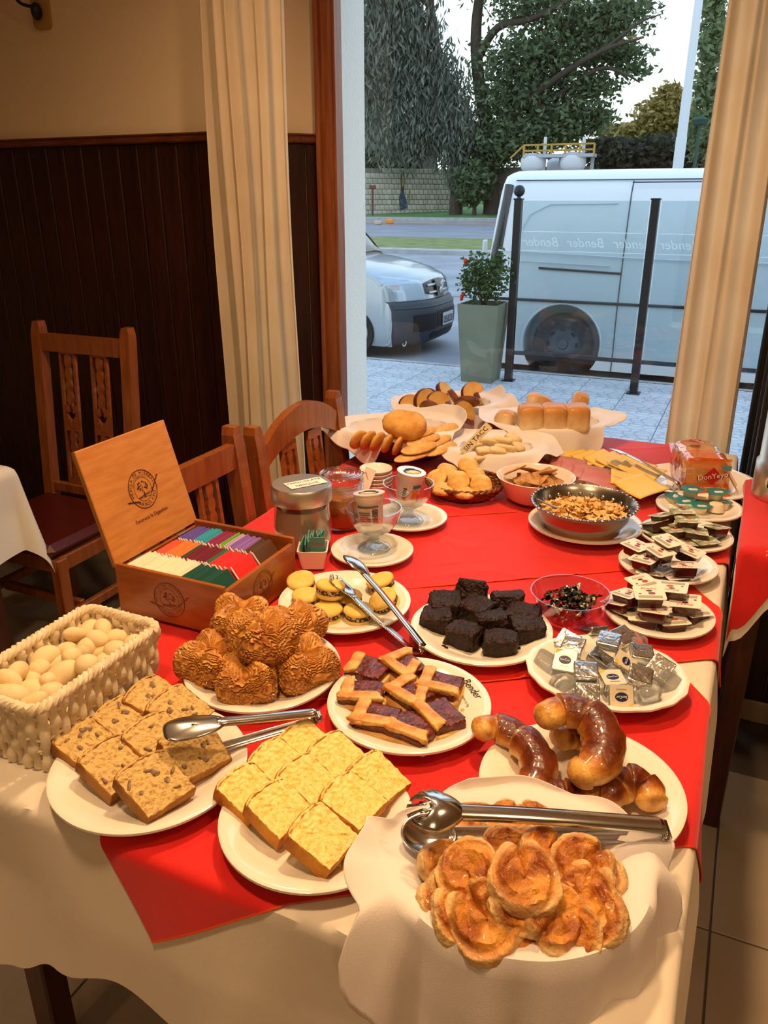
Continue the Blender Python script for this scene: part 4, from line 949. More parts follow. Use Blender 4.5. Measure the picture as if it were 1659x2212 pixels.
for k, (a, b, s) in enumerate(((768, 1845, .012), (775, 1838, .009), (760, 1852, .008), (752, 1858, .006), (780, 1850, .005), (745, 1853, .006), (765, 1862, .004), (730, 1868, .004))):
    c = on(a, b, .009 + s * .4); o = G().add(*blob(s, s * .8, s * .6, .8, .8, .5, 150, k, 12, 8, .2, 400)).obj('cake_crumb', crumb_y, None, loc=c); tag(o, 'loose yellow crumb beside the front sponge slice', 'crumb', 'sponge cake crumbs')
plate(115, 532, 1645, 'large white plate of walnut cake beside the woven basket')
b2 = on(328, 1695) - on(190, 1610); b2.normalize()
cake([(190, 1612, .022, 4, 0), (248, 1655, .030, 0, 2), (330, 1696, .038, -4, 4), (272, 1558, .022, 6, 0), (338, 1602, .032, 2, 2), (418, 1622, .034, -12, 6), (333, 1516, .024, 14, 0), (384, 1540, .030, 8, 3)], -b2, .082, .084, .023, 20, crumb_n, C('#8a5018'), C('#ad7834'), 7, 'walnut_cake_slice',
     ['walnut cake slice ' + r for r in ('nearest the white cloth edge', 'second in the row nearest the woven basket', 'at the front of the plate, tilted highest', 'lying behind the front row near the basket', 'in the centre of its plate', 'under the tongs at the plate side', 'at the back beside the woven basket', 'at the back under the tip of the tongs')], 'walnut cake slices')

# ------------------------------------------------------------------ tongs
def tongs(label, head, hinge, spread, style, up=UP, L=None, w=.016, m=steel, headlen=.062, hwid=.026):
    """head, hinge: points midway between the two arms; spread: opening at the heads"""
    head, hinge = Vector(head), Vector(hinge); M = frame(hinge, head - hinge, up); L = (head - hinge).length
    t = thing('serving_tongs', label, 'tongs', group='stainless steel tongs', M=M)
    hl = headlen
    for sg, st_ in ((1, style[0]), (-1, style[1])):
        pts = [(-.004, 0, sg * .004), (0.0, 0, sg * .010), (.02, 0, sg * .012), (L * .5, 0, sg * (spread * .36 + .004)), (L - hl, 0, sg * spread / 2), (L - hl + .01, 0, sg * spread / 2)]
        P = bez(pts, 8); g = G(); n = len(P); vs = []; fs = []
        for p in P:
            for k, y in enumerate((-1, -.55, 0, .55, 1)): vs.append((p.x, y * w / 2, p.z + sg * (.0022 if abs(y) < .9 else -.0015)))
        for i in range(n - 1):
            for k in range(4): fs.append((i * 5 + k, i * 5 + 5 + k, i * 5 + 6 + k, i * 5 + 1 + k))
        solid(g.add(vs, fs).obj('arm', m, t, True), .0011)
        hw = hwid if st_ != 'flat' else .021; vs = []; fs = []; na, nr = 40, 8
        for j in range(nr + 1):
            r = j / nr
            for i in range(na):
                a = 2 * PI * i / na
                ex = spw(math.cos(a), 1.0 if st_ != 'flat' else .6); ey = spw(math.sin(a), 1.0 if st_ != 'flat' else .6)
                x, y = hl * .5 * ex * r, hw * ey * r * (1 - (.25 * max(0, -ex) if st_ != 'flat' else .35 * max(0, -ex)))
                dz = sg * (.011 if st_ != 'flat' else .004) * (1 - r * r) - sg * (.006 if st_ == 'fork' and ex > .5 else 0) * r * (ex - .5)
                vs.append((L - hl * .5 + x, y, sg * spread / 2 + dz))
        for j in range(nr):
            for i in range(na):
                if st_ == 'fork':
                    a = 2 * PI * (i + .5) / na; r = (j + .5) / nr; x, y = math.cos(a) * r, math.sin(a) * r
                    if x > .30 and any(abs(y - q) < .085 for q in (-.34, 0.0, .34)): continue
                fs.append((j * na + i, j * na + (i + 1) % na, (j + 1) * na + (i + 1) % na, (j + 1) * na + i))
        solid(G().add(vs, fs).obj({'fork': 'fork_head', 'spoon': 'spoon_head', 'flat': 'flat_head'}[st_], m, t, True), .0011)
    vs, fs = sheet(lambda u, v: (-.004 - .008 * math.sin(PI * u), (v - .5) * w, .0045 * math.cos(PI * u)), 8, 3)
    solid(G().add(vs, fs).obj('spring_bend', m, t, True), .0011)
    return t
hA, hB = on(872, 1775, .118), on(1424, 1792, .088)
tongs('large steel tongs with fork and spoon heads lying across the front basket', hA, hB, .050, ('fork', 'spoon'), up=(UP * .95 - FWD * .30), w=.021, headlen=.066)
tongs('steel tongs with fork and spoon heads resting on the alfajores', on(735, 1222, .085), on(908, 1404, .016), .050, ('spoon', 'fork'), up=RIGHT * .66 - FWD * .30 + UP * .42, w=.027, headlen=.074, hwid=.031)
tongs('steel cake tongs with flat heads resting on the walnut cake', on(352, 1612, .060), on(678, 1548, .045), .055, ('flat', 'flat'), up=(UP * .95 - FWD * .25), w=.017, headlen=.085)
tongs('steel tongs with flat heads lying on the sliced cheese', on(1312, 990, .055), on(1462, 1050, .03), .062, ('flat', 'flat'), up=(FWD * .35 + UP * .9), w=.021, headlen=.062)

# ------------------------------------------------------------------ croissants
cro_m = mat('glazed_pastry', vc=True, col2=(.55, .40, .28), vs=45, vd=7, lo=.42, hi=.66, rough=.36, coat=.45, bump=.7, bs=80, bd=.004)
PALE, GOLD, BROWN, DARK = C('#e8b45c'), C('#c67c26'), C('#8c4012'), C('#5a220a')
def croissant(label, ctrl, r0, seed):
    P = bez([on(a, b, h) for a, b, h in ctrl], 20); o = sum(P, Vector()) / len(P); n = len(P); seg = 5.5
    t = thing('croissant', label, 'croissant', (o.x, o.y, ZT), group='glazed croissants'); o = Vector((o.x, o.y, ZT))
    vs = []; fs = []; cs = []; K = 20
    for i, p in enumerate(P):
        u = i / (n - 1); tn = (P[min(i + 1, n - 1)] - P[max(i - 1, 0)]).normalized(); sd = tn.cross(UP).normalized(); u2 = sd.cross(tn)
        ph = (u * seg) % 1.0; body = (math.sin(PI * (.06 + .88 * u))) ** .55
        rr = r0 * (.40 + .62 * body) * (1.06 - .20 * ph ** 1.6 + .05 * noise.noise(Vector((u * 9, seed, 0))))
        eu = min(u, 1 - u)
        if eu < .07: rr *= math.sqrt(max(.02, 1 - ((.07 - eu) / .07) ** 2))
        for k in range(K):
            a = 2 * PI * k / K; q = sd * (math.cos(a) * rr) + u2 * (math.sin(a) * rr * .86); q *= 1 + .05 * noise.noise(Vector((u * 22, math.cos(a) * 2, math.sin(a) * 2 + seed * 5)))
            vs.append(tuple(p + q - o)); h = math.sin(a)
            brown = max(0, min(1, (h + .25) * 1.1)) * max(0, min(1, (.5 - abs(u - .5)) * 5.5 - .35))
            c_ = mixc(PALE, GOLD, min(1, brown * 2)); c_ = mixc(c_, BROWN, brown * 1.5 - .45); c_ = mixc(c_, DARK, (brown - .62) * 1.9)
            if ph > .92: c_ = mixc(c_, PALE, .4)
            cs.append(c_)
    for i in range(n - 1):
        for k in range(K): fs.append((i * K + k, i * K + (k + 1) % K, (i + 1) * K + (k + 1) % K, (i + 1) * K + k))
    fs.append(tuple(range(K - 1, -1, -1))); fs.append(tuple(range((n - 1) * K, n * K)))
    g = G(); g.v, g.f, g.m, g.c = vs, fs, [0] * len(fs), cs
    g.obj('pastry', cro_m, t, True)
plate(1036, 1472, 1692, 'large white plate of croissants at the table corner')
croissant('croissant curving over the plate rim toward the jam tart', [(1022, 1578, .045), (1075, 1572, .040), (1135, 1605, .036), (1165, 1655, .034), (1150, 1700, .032), (1110, 1735, .028)], .026, 1)
croissant('croissant lying on top of the pile with a pale open end', [(1162, 1558, .085), (1215, 1535, .088), (1280, 1555, .086), (1305, 1610, .080), (1288, 1655, .076), (1232, 1680, .072)], .029, 2)
croissant('croissant mostly hidden under the topmost one', [(1200, 1600, .036), (1240, 1585, .034), (1290, 1600, .032), (1330, 1630, .032)], .025, 3)
croissant('croissant at the outer side of its plate with a pointed end', [(1262, 1702, .034), (1310, 1712, .036), (1350, 1690, .036), (1395, 1705, .034), (1412, 1745, .030)], .026, 4)
croissant('croissant half covered by the basket napkin', [(1160, 1750, .028), (1195, 1725, .032), (1240, 1722, .034), (1275, 1745, .032)], .024, 5)

# ------------------------------------------------------------------ jam tart pieces
plate(707, 1060, 1512, 'white plate with lettered rim holding latticed jam tart pieces')
pl = [o for o in COL.objects if o.get('label', '').startswith('white plate with lettered')][0]
pst = mat('shortcrust', '#d39a4c', 0.8, col2='#e2b468', vs=40, bump=.5, bs=120)
glz = mat('egg_glazed_lattice', '#c07a28', 0.45, col2='#e6b968', vs=45, bump=.8, bs=110, bd=.005, coat=.2)
jamm = mat('quince_jam', '#460e05', 0.25, col2='#6e220e', vs=60, bump=1.0, bs=75, bd=.008, coat=.3)
for k, (a, b, rz_, lat, lab) in enumerate(((795, 1447, 20, (1, 0), 'at the back with bare dark jam'), (783, 1500, 35, (1, 1), 'at the side nearest the flaky pastries'), (872, 1440, -15, (1, 1), 'at the back centre with a high lattice corner'), (950, 1482, 20, (1, 1), 'nearest the lettering on the rim'),
        (885, 1500, -5, (1, 1), 'in the middle of its plate'), (812, 1552, 25, (1, 1), 'at the front left of its plate with crossed lattice'), (890, 1575, 10, (0, 1), 'at the very front of its plate'), (950, 1548, -20, (0, 1), 'at the front beside loose crumbs'))):
    c = on(a, b, .022); t = thing('jam_tart_piece', 'jam tart piece ' + lab, 'tart', (c.x, c.y, ZT + .007), math.radians(rz_ - 20), 'latticed jam tart pieces')
    sx, sy = .074, .062
    G().add(*blob(sx / 2 + .002, sy / 2 + .002, .0060, .25, .25, .14, 60, k, 48, 12, .08, 230)).obj('base', pst, t, True, loc=(0, 0, .0055))
    G().add(*blob(sx / 2 - .002, sy / 2 - .002, .008, .3, .25, .16, 70, k + 9, 44, 20, .05, 200)).obj('jam', jamm, t, True, loc=(0, 0, .016))
    if lat[0]: G().add(*blob(.0105, sy / 2, .0048, .45, .3, .28, 70, k, 24, 12, .10, 220)).obj('lattice_strip', glz, t, True, loc=(-sx / 2 + .013, 0, .0245), rot=(0, 0, .1))
    if lat[1]: G().add(*blob(sx / 2, .0105, .0048, .45, .3, .28, 70, k + 4, 32, 12, .10, 220)).obj('lattice_strip', glz, t, True, loc=(0, -sy / 2 + .012, .0250), rot=(0, 0, .08))
    if lat[0] and lat[1] and k % 2 == 0: G().add(*blob(.0095, sy * .36, .0048, .45, .3, .28, 70, k + 2, 24, 12, .10, 220)).obj('lattice_strip', glz, t, True, loc=(sx * .3, .004, .0245), rot=(0, 0, .6))
for k, (a, b) in enumerate(((1000, 1535), (1008, 1528), (992, 1545), (1012, 1540), (985, 1532), (1003, 1550), (975, 1565))):
    o = G().add(*blob(.004, .0035, .0022, .8, .8, .5, 300, k, 8, 6)).obj('tart_crumb', pst, None, loc=on(a, b, .008)); tag(o, 'pale crumb lying below the plate lettering', 'crumb', 'tart crumbs')
# rim lettering runs around the plate
pc = Vector(pl.location)
def rimtext(s, size, px, py, ang, shear):
    pf = plate_prof(1.0)[:7]; RT = (on(707, 1512, .024) - on(1060, 1512, .024)).length / 2; PF = [(r * 1.0, z) for r, z in plate_prof(RT)[:6]]
    p = on(px, py, .018) - pc; r_ = math.hypot(p.x, p.y); rr = Vector((p.x, p.y, 0)).normalized(); tn = Vector((-rr.y, rr.x, 0))
    zz = lambda q: next((lerp(a[1], b[1], (q - a[0]) / (b[0] - a[0])) for a, b in zip(PF, PF[1:]) if a[0] <= q <= b[0]), .024)
    sl = (zz(r_ + .008) - zz(r_ - .008)) / .016; zv = (UP - rr * sl).normalized(); p = rr * r_ + UP * (zz(r_) + .0016)
    letters(s, size, ink, pl, frame(p, -tn, zv), 'rim_lettering', shear=shear)
rimtext('Bender', .019, 1019, 1490, 0, .35); rimtext('Por siempre tu lugar', .0070, 1003, 1503, 0, .2)

# ------------------------------------------------------------------ flaky layered pastries
flaky = mat('flaky_pastry', vc=True, col2=(.72, .58, .42), vs=55, rough=.5, bump=.3, bs=140, coat=.15)
def flaky_mesh(seed):
    R = random.Random(seed); vs = []; fs = []; cs = []; nu, nv = 128, 96; ph = R.uniform(0, 6)
    for j in range(nv + 1):
        f = -PI / 2 + PI * j / nv
        for i in range(nu):
            a = 2 * PI * i / nu
            lob = 1 + .13 * math.cos(4 * a + ph) * math.cos(f)
            p = Vector((.048 * lob * spw(math.cos(f), .75) * math.cos(a), .048 * lob * spw(math.cos(f), .75) * math.sin(a), .034 * spw(math.sin(f), .8)))
            # dough sheets: wavy shelves that follow the pinched corners
            lay = (p.z * 300 + 2.0 * math.cos(4 * a + ph) * (p.length / .048) + 6.5 * noise.noise(p * 26 + Vector((seed, 0, 0))) + 1.6 * noise.noise(p * 80 + Vector((seed, 4, 0))))
            saw = lay % 1.0; sh_ = (1 - saw) ** 2
            p *= 1 + .085 * sh_ + .10 * noise.noise(p * 30 + Vector((0, seed, 0)))
            if p.z > 0:
                rr = math.hypot(p.x, p.y); p.z += .007 * math.cos(4 * a + ph) * min(1, rr / .03); p.z -= .012 * math.exp(-(rr / .014) ** 2)
            vs.append(tuple(p)); c_ = mixc(C('#e6a850'), C('#9c5a1c'), (saw - .25) * 1.5); c_ = mixc(c_, C('#e0a858'), max(0, noise.noise(p * 45 + Vector((seed, 9, 0)))) * .9); cs.append(c_)  # groove shade painted in: colour darkens between the dough sheets
    for j in range(nv):
        for i in range(nu): fs.append((j * nu + i, j * nu + (i + 1) % nu, (j + 1) * nu + (i + 1) % nu, (j + 1) * nu + i))
    g = G(); g.v, g.f, g.m, g.c = vs, fs, [0] * len(fs), cs; return g.mesh('flaky_pastry', flaky, True)
plate(400, 735, 1436, 'white plate piled with layered flaky pastries')
fm = [flaky_mesh(k) for k in range(3)]
for k, (a, b, h, s, lab) in enumerate(((522, 1342, .058, 1.08, 'at the back beside the tea box'), (568, 1378, .085, 1.18, 'on top in the middle of the pile'), (640, 1350, .055, 1.0, 'at the back near the alfajores'), (455, 1428, .038, 1.08, 'at the side nearest the woven basket'), (537, 1466, .036, 1.05, 'at the front of its plate'), (654, 1437, .038, 1.12, 'nearest the jam tart'))):
    o = place('layered_pastry', fm[k % 3], None, on(a, b, h), (rnd.uniform(-.25, .25), rnd.uniform(-.25, .25), rnd.uniform(0, 6)), scale=s); tag(o, 'flaky layered pastry ' + lab, 'pastry', 'layered flaky pastries')
for k, (a, b) in enumerate(((618, 1497), (610, 1503), (628, 1500))):
    o = G().add(*blob(.010, .007, .002, .8, .8, .5, 200, k, 10, 6)).obj('pastry_flake', flaky if False else glz, None, loc=on(a, b, .008)); tag(o, 'loose pastry flake in front of the layered pastries', 'crumb', 'pastry flakes')

# ------------------------------------------------------------------ alfajores
plate(602, 887, 1293, 'white plate of alfajores under resting tongs')
cook = mat('maizena_cookie', '#e6bd58', 0.8, col2='#f0cf78', vs=24, bump=.6, bs=70, bd=.004)
fill = mat('coconut_caramel', '#4c2c18', 0.8, col2='#c9b79c', vs=190, vd=2, lo=.48, hi=.58, bump=.9, bs=200)
ck = G().add(*lathe([(0, .0), (.024, .0), (.0285, .002), (.030, .005), (.0285, .009), (.022, .0115), (.012, .0125), (0, .0128)], 36, mod=lambda a, j: 1 + .012 * math.sin(3 * a + j))).mesh('cookie', cook, True)
fl_ = G().add(*lathe([(0, 0), (.026, 0), (.0285, .003), (.0285, .008), (.026, .011), (0, .011)], 36, mod=lambda a, j: 1 + .02 * math.sin(9 * a + j * 2))).mesh('filling', fill, True)
for k, (a, b, h, tl, lab) in enumerate(((653, 1262, .02, (.25, 0), 'at the side nearest the sweetener cup'), (662, 1298, .015, (0, 0), 'nearest the flaky pastries'), (712, 1278, .044, (.1, .1), 'on top directly under the tongs head'), (708, 1328, .012, (0, 0), 'at the front of its plate'), (775, 1330, .012, (0, 0), 'at the front under the tongs handle'), (752, 1300, .012, (.05, 0), 'in the shadow of the tongs'), (828, 1264, .018, (.2, -.2), 'at the back nearest the glass cups'), (838, 1300, .018, (.1, -.5), 'nearest the brownies'), (716, 1300, .008, (0, 0), 'hidden beneath the topmost one'))):
    c = on(a, b, h); t = thing('alfajor', 'alfajor ' + lab + ' of cookies', 'cookie', (c.x, c.y, c.z - .012), 0, 'coconut rolled alfajores'); t.rotation_euler = (tl[0], tl[1], k)
    t['label'] = 'coconut edged alfajor ' + lab
    place('cookie', ck, t, (0, 0, .020)); place('cookie', ck, t, (0, 0, .0125), (PI, 0, 0)); place('filling', fl_, t, (0, 0, .0115))

# ------------------------------------------------------------------ brownies
plate(887, 1192, 1352, 'white plate of dark chocolate brownies')
brm = mat('brownie', '#1a0a07', 0.5, col2='#33180f', vs=80, bump=1.0, bs=120, bd=.01, spec=.45)
for k, (a, b, h, rz_, tl, lab) in enumerate(((1020, 1284, .036, 0, 1.15, 'standing on edge at the back'), (962, 1306, .030, 30, .2, 'at the back near the tongs handle'), (1096, 1300, .032, 20, -.3, 'at the back nearest the candy bowl'), (943, 1340, .022, 15, 0, 'at the side nearest the alfajores'), (1030, 1318, .030, -20, .1, 'behind the middle of the pile'), (1060, 1346, .030, 35, -.15, 'in the middle of the pile'), (1130, 1332, .024, 5, .1, 'at the side near the candy bowl'), (1140, 1362, .022, 25, 0, 'nearest the butter platter'), (1004, 1372, .022, -10, 0, 'at the front nearest the jam tart'), (1080, 1390, .022, 12, 0, 'at the very front of the plate'))):
    o = G().add(*blob(.031, .027, .019, .26, .26, .20, 45, k, 64, 34, .11, 190)).obj('brownie', brm, None, True, loc=on(a, b, h), rot=(tl, 0, math.radians(rz_))); tag(o, 'dark chocolate brownie ' + lab, 'brownie', 'chocolate brownies')
for k, (a, b) in enumerate(((964, 1399), (902, 1352), (958, 1395), (1120, 1400))):
    o = G().add(*blob(.004, .003, .002, .8, .8, .5, 300, k, 8, 6)).obj('brownie_crumb', brm, None, loc=on(a, b, .009)); tag(o, 'small dark crumb on the brownie plate', 'crumb', 'brownie crumbs')

# ------------------------------------------------------------------ candy bowl
bc = (on(1152, 1278, .06) + on(1313, 1278, .06)) / 2; bc.z = ZT
bowl_pr = [(0, .004), (.035, .004), (.045, .010), (.062, .030), (.074, .060), (.0765, .060), (.0645, .028), (.047, .006), (.036, 0), (0, 0)]
o = G().add(*lathe(bowl_pr, 48, mod=lambda a, j: 1 + (.012 * abs(math.sin(5 * a)) if 2 < j < 8 else 0))).obj('glass_bowl', glass('faint_violet_glass', '#eee6ee', 1.5, .05), None, True, loc=bc); tag(o, 'clear glass bowl full of foil wrapped candies', 'bowl')
foil_k = mat('black_foil', '#24241f', 0.2, metal=1.0, col2='#d8d4b8', vs=60, lo=.46, hi=.56, bump=1.0, bs=110)
def candy_mesh(seed):
    g = G().add(*blob(.0105, .008, .008, .7, .8, .35, 160, seed, 14, 9, .12, 500))
    for s in (-1, 1):
        g.add(*sheet(lambda u, v: (s * (.009 + .012 * v), (u - .5) * (.004 + .016 * v), .003 * math.sin(u * 14 + seed) * v), 8, 3))
    return g.mesh('candy', foil_k)
cm = [candy_mesh(k) for k in range(4)]; R_ = random.Random(4)
for k in range(30):
    ring = 0 if k < 7 else (1 if k < 18 else 2); a = R_.uniform(0, 6.28); z = (.012, .030, .046)[ring]; rr = (.028, .042, .046)[ring] * math.sqrt(R_.random()); 
    if ring == 2: z += .008 * (1 - rr / .046)
    o = place('wrapped_candy', cm[k % 4], None, bc + Vector((rr * math.cos(a), rr * math.sin(a), z)), (R_.uniform(-.8, .8), R_.uniform(-.8, .8), R_.uniform(0, 6))); tag(o, 'black and silver foil wrapped candy in the glass bowl', 'candy', 'wrapped candies in the glass bowl')

# ------------------------------------------------------------------ butter platter with ice
cc, RR, _ = plate(1139, 1480, 1445, 'oval white platter of foil wrapped butter and ice cubes', .03, 'oval_platter', ay=.86, rz=YAW - .25, mod=lambda a, j: 1 + (.008 * math.cos(18 * a) if 4 <= j <= 8 else 0))
foil = mat('silver_foil', '#cfd2d2', 0.22, metal=1.0, bump=.6, bs=55)
foil_d = mat('printed_butter_wrap', '#e8dcc0', 0.3, metal=.25, bump=.2, bs=60)
navy = mat('navy_print', '#16244e', 0.4); white_p = mat('white_print', '#f2efe6', 0.5); yel_p = mat('yellow_print', '#e2b420', 0.5)
def pack_mesh(seed):
    return G().add(*blob(.0195, .0195, .0075, .16, .16, .05, 60, seed, 36, 12, .03, 160)).mesh('wrapper', foil, True)
pks = [pack_mesh(k) for k in range(3)]
flap = G().add([(-.0185, .016, 0), (.0185, .016, 0), (.008, -.004, .0012), (-.008, -.004, .0012)], [(0, 3, 2, 1)]).mesh('fold_flap', foil)
icem = mat('ice', '#eef2f2', 0.08, trans=.85, ior=1.31, bump=.25, bs=50)
BUT = [(1284, 1362, .030, 20, -.5, .1, 0, 'at the back edge'), (1226, 1386, .030, -35, .5, .2, 0, 'leaning at the back left'), (1238, 1398, .036, -30, .3, -.1, 0, 'leaning over its neighbour at the left'), (1316, 1386, .052, -25, .12, 0, 0, 'on top of the pile at the back'),
       (1345, 1376, .034, 30, .3, -.1, 0, 'tucked behind the topmost packet'), (1221, 1428, .034, -22, .75, 0, 1, 'printed side up with a yellow corner at the left'), (1296, 1424, .038, 55, .35, .1, 0, 'standing crumpled in the middle'), (1347, 1434, .036, 62, .5, -.1, 1, 'printed side up right of the middle'),
       (1386, 1412, .032, -8, .2, .1, 0, 'flat at the right back'), (1426, 1444, .032, -40, .6, .3, 0, 'dark and steep at the outer edge'), (1266, 1452, .046, -8, .18, 0, 0, 'silver side up left of the middle'), (1322, 1470, .030, 5, .1, 0, 1, 'flat with its printed side half hidden'),
       (1383, 1462, .042, -20, .25, .15, 0, 'silver side up right of the middle'), (1268, 1502, .026, -5, .85, 0, 0, 'propped at the front left'), (1340, 1506, .028, 178, -.95, 0, 1, 'propped at the front with upside down print')]
for k, (a, b, h, rz_, tx, ty, pr, lab) in enumerate(BUT):
    t = thing('butter_packet', 'foil butter packet ' + lab, 'butter', on(a, b, h), 0, 'foil wrapped butter packets'); t.rotation_euler = (tx, ty, YAW + math.radians(rz_))
    place('wrapper', pks[k % 3], t)
    if pr:
        f = G().add(*prism(rrect(.037, .037, .002), .0074, .0079)).obj('printed_face', foil_d, t)
        G().add(*prism(ell(.0105, .0075, 22), .0079, .0082)).obj('blue_oval', navy, f); letters('SanCor', .0058, white_p, f, Matrix.Translation((0, 0, .0085)))
        letters('manteca', .0048, navy, f, Matrix.Translation((0, -.0115, .0082)))
        G().add(*prism([(-.0178, .0175), (-.005, .0175), (-.0178, .0085)], .0079, .0081)).obj('yellow_corner', yel_p, f)
    else:
        o = place('fold_flap', flap, t, (0, 0, .0078)); o = place('fold_flap', flap, t, (0, 0, .0079), (0, 0, PI))
for k, (a, b, h, lab) in enumerate(((1176, 1432, .020, 'at the left end of the platter'), (1216, 1482, .022, 'at the front left of the platter'), (1402, 1500, .022, 'at the front right of the platter'), (1440, 1478, .018, 'at the outer end of the platter'), (1372, 1392, .020, 'at the back of the platter'), (1232, 1500, .012, 'partly under a front packet'))):
    o = G().add(*blob(.019, .018, .017, .45, .4, .12, 40, k, 24, 14)).obj('ice_cube', icem, None, True, loc=on(a, b, h), rot=(rnd.uniform(-.4, .4), rnd.uniform(-.4, .4), k)); tag(o, 'melting ice cube ' + lab, 'ice', 'ice cubes among the butter')
# ------------------------------------------------------------------ wicker and napkins
wick = mat('brown_wicker', '#5a2a12', 0.5, col2='#8a4c22', vs=30, stretch=(1, 1, 6), coat=.2)
wick_in = mat('dark_wicker_base', '#4a2410', 0.7)  # basket base in a darker brown than the woven strands
def basket_ring(at_, bt, ab, bb, h, z):
    u = max(0, min(1, z / h)); return lerp(ab, at_, u ** .75), lerp(bb, bt, u ** .75)
def wicker(t, at_, bt, ab, bb, h, rows, ns=26, m=None, rad=.0034):
    m = m or wick
    g = G().add(*lathe([(0, .003), (1, .003)], 40, ab, bb)); g.add(*lathe([(1, 0), (0, 0)], 40, ab, bb)); g.obj('base', wick_in, t)
    for r in range(rows):
        z = .004 + (h - .006) * (r + .5) / rows; a, b = basket_ring(at_, bt, ab, bb, h, z); n = ns * 4
        pts = []
        for i in range(n):
            th = 2 * PI * i / n; d_ = .0022 * math.sin(ns * th + PI * r); pts.append(((a + d_) * math.cos(th), (b + d_) * math.sin(th), z))
        G().add(*tube(pts, (h / rows) * .56, 5, closed=True, flat=.75)).obj('woven_strand', m, t, True)
    g = G()
    for i in range(ns):
        th = 2 * PI * (i + .5) / ns; P = []
        for k in range(5):
            z = h * k / 4; a, b = basket_ring(at_, bt, ab, bb, h, z); P.append((a * math.cos(th), b * math.sin(th), z))
        g.add(*tube(P, rad * .7, 5))
    g.obj('stake_frame', m, t, True)
    n = ns * 4
    for q in (0, 1):
        G().add(*tube([((at_ + .003 * math.cos(ns * .8 * 2 * PI * i / n + q * PI)) * math.cos(2 * PI * i / n), (bt + .003 * math.cos(ns * .8 * 2 * PI * i / n + q * PI)) * math.sin(2 * PI * i / n), h + .003 * math.sin(ns * .8 * 2 * PI * i / n + q * PI)) for i in range(n)], .0042, 6, closed=True)).obj('rim_braid', m, t, True)
def napkin(label, M, at_, bt, ab, bb, h, ctrl, seed, ripple=.006, nu=144, z_in=.012, group='basket napkins'):
    """ctrl: (angle deg, overhang, lift deg) around the rim; lift 90 stands up, -90 hangs down"""
    tab = sorted(ctrl); tab = [(a - 360, l, f) for a, l, f in tab] + tab + [(a + 360, l, f) for a, l, f in tab]
    L_ = [(a, l) for a, l, f in tab]; F_ = [(a, f) for a, l, f in tab]
    def fn(s, t):
        dg = 360 * s; th = math.radians(dg); ov, lift = interp(L_, dg), interp(F_, dg)
        if t < .5:
            q = t / .5
            if q < .35: k = q / .35; a, b = ab * .92 * k, bb * .92 * k; z = z_in
            else: z = lerp(z_in, h + .008, (q - .35) / .65); a, b = basket_ring(at_, bt, ab, bb, h, z); a -= .015; b -= .015
            p = Vector((a * math.cos(th), b * math.sin(th), z))
            w_ = .004 * q * math.sin(11 * th + seed); p += Vector((math.cos(th), math.sin(th), 0)) * min(0, w_)
        else:
            q = (t - .5) / .5; k_ = min(1, q / .12); e_ = lerp(-.015, .012, k_); p = Vector(((at_ + e_) * math.cos(th), (bt + e_) * math.sin(th), h + .008 + .007 * math.sin(k_ * PI * .6))); rad_ = Vector((math.cos(th), math.sin(th), 0)); q = max(0, (q - .12) / .88)
            n = 14; ds = ov * q / n
            for k in range(n):
                f = min(1, (k + .5) * ds / .014); f = f * f * (3 - 2 * f); ang = math.radians(lerp(15, lift, f))
                p += (rad_ * math.cos(ang) + UP * math.sin(ang)) * ds
            rp = ripple * q * (math.sin(9 * th + seed) + .6 * math.sin(17 * th + 2 * seed)); p += rad_ * (rp * min(1, ov / .1) + .004 * min(1, q * 3))
            tng = Vector((-math.sin(th), math.cos(th), 0)); p += tng * ripple * .8 * q * math.sin(7 * th + 1 + seed)
        return p
    o = G().add(*sheet(fn, nu, 44, wrap=True)).obj('napkin', napkin_m, None, True); o.matrix_world = M; tag(o, label, 'napkin', group); return solid(o, .0011)
def camM(c, extra=0.0):   # local x to the right of the viewer, y away
    return Matrix.Translation(c) @ Matrix.Rotation(YAW + extra, 4, 'Z')
# front basket
fc = (at(1100, 2048, z=ZT + .07) + at(1140, 1735, z=ZT + .07)) / 2; fc.z = ZT
fa, fb, fh = .122, .100, .062
t = thing('bread_basket', 'wicker basket of sugared palmier biscuits at the table corner', 'basket', group='napkin lined baskets', M=camM(fc)); wicker(t, fa, fb, .11, .088, fh, 8)
napkin('pale napkin lining the front basket and hanging over the table edge', camM(fc), fa + .006, fb + .006, .108, .086, fh,
       [(0, .035, -55), (14, .045, -5), (30, .02, 60), (55, .008, 85), (85, .016, 85), (105, .018, 85), (130, .006, 80), (150, .02, 60), (168, .04, 45), (182, .06, 15), (196, .045, -15), (208, .14, -76), (222, .24, -88), (250, .26, -90), (280, .28, -90), (305, .28, -90), (325, .24, -90), (343, .16, -84)], 1.3, .013, 216)
palm = mat('caramelised_pastry', vc=True, col2=(.70, .52, .36), vs=60, lo=.45, hi=.65, rough=.5, bump=.8, bs=140, bd=.005, coat=.1)
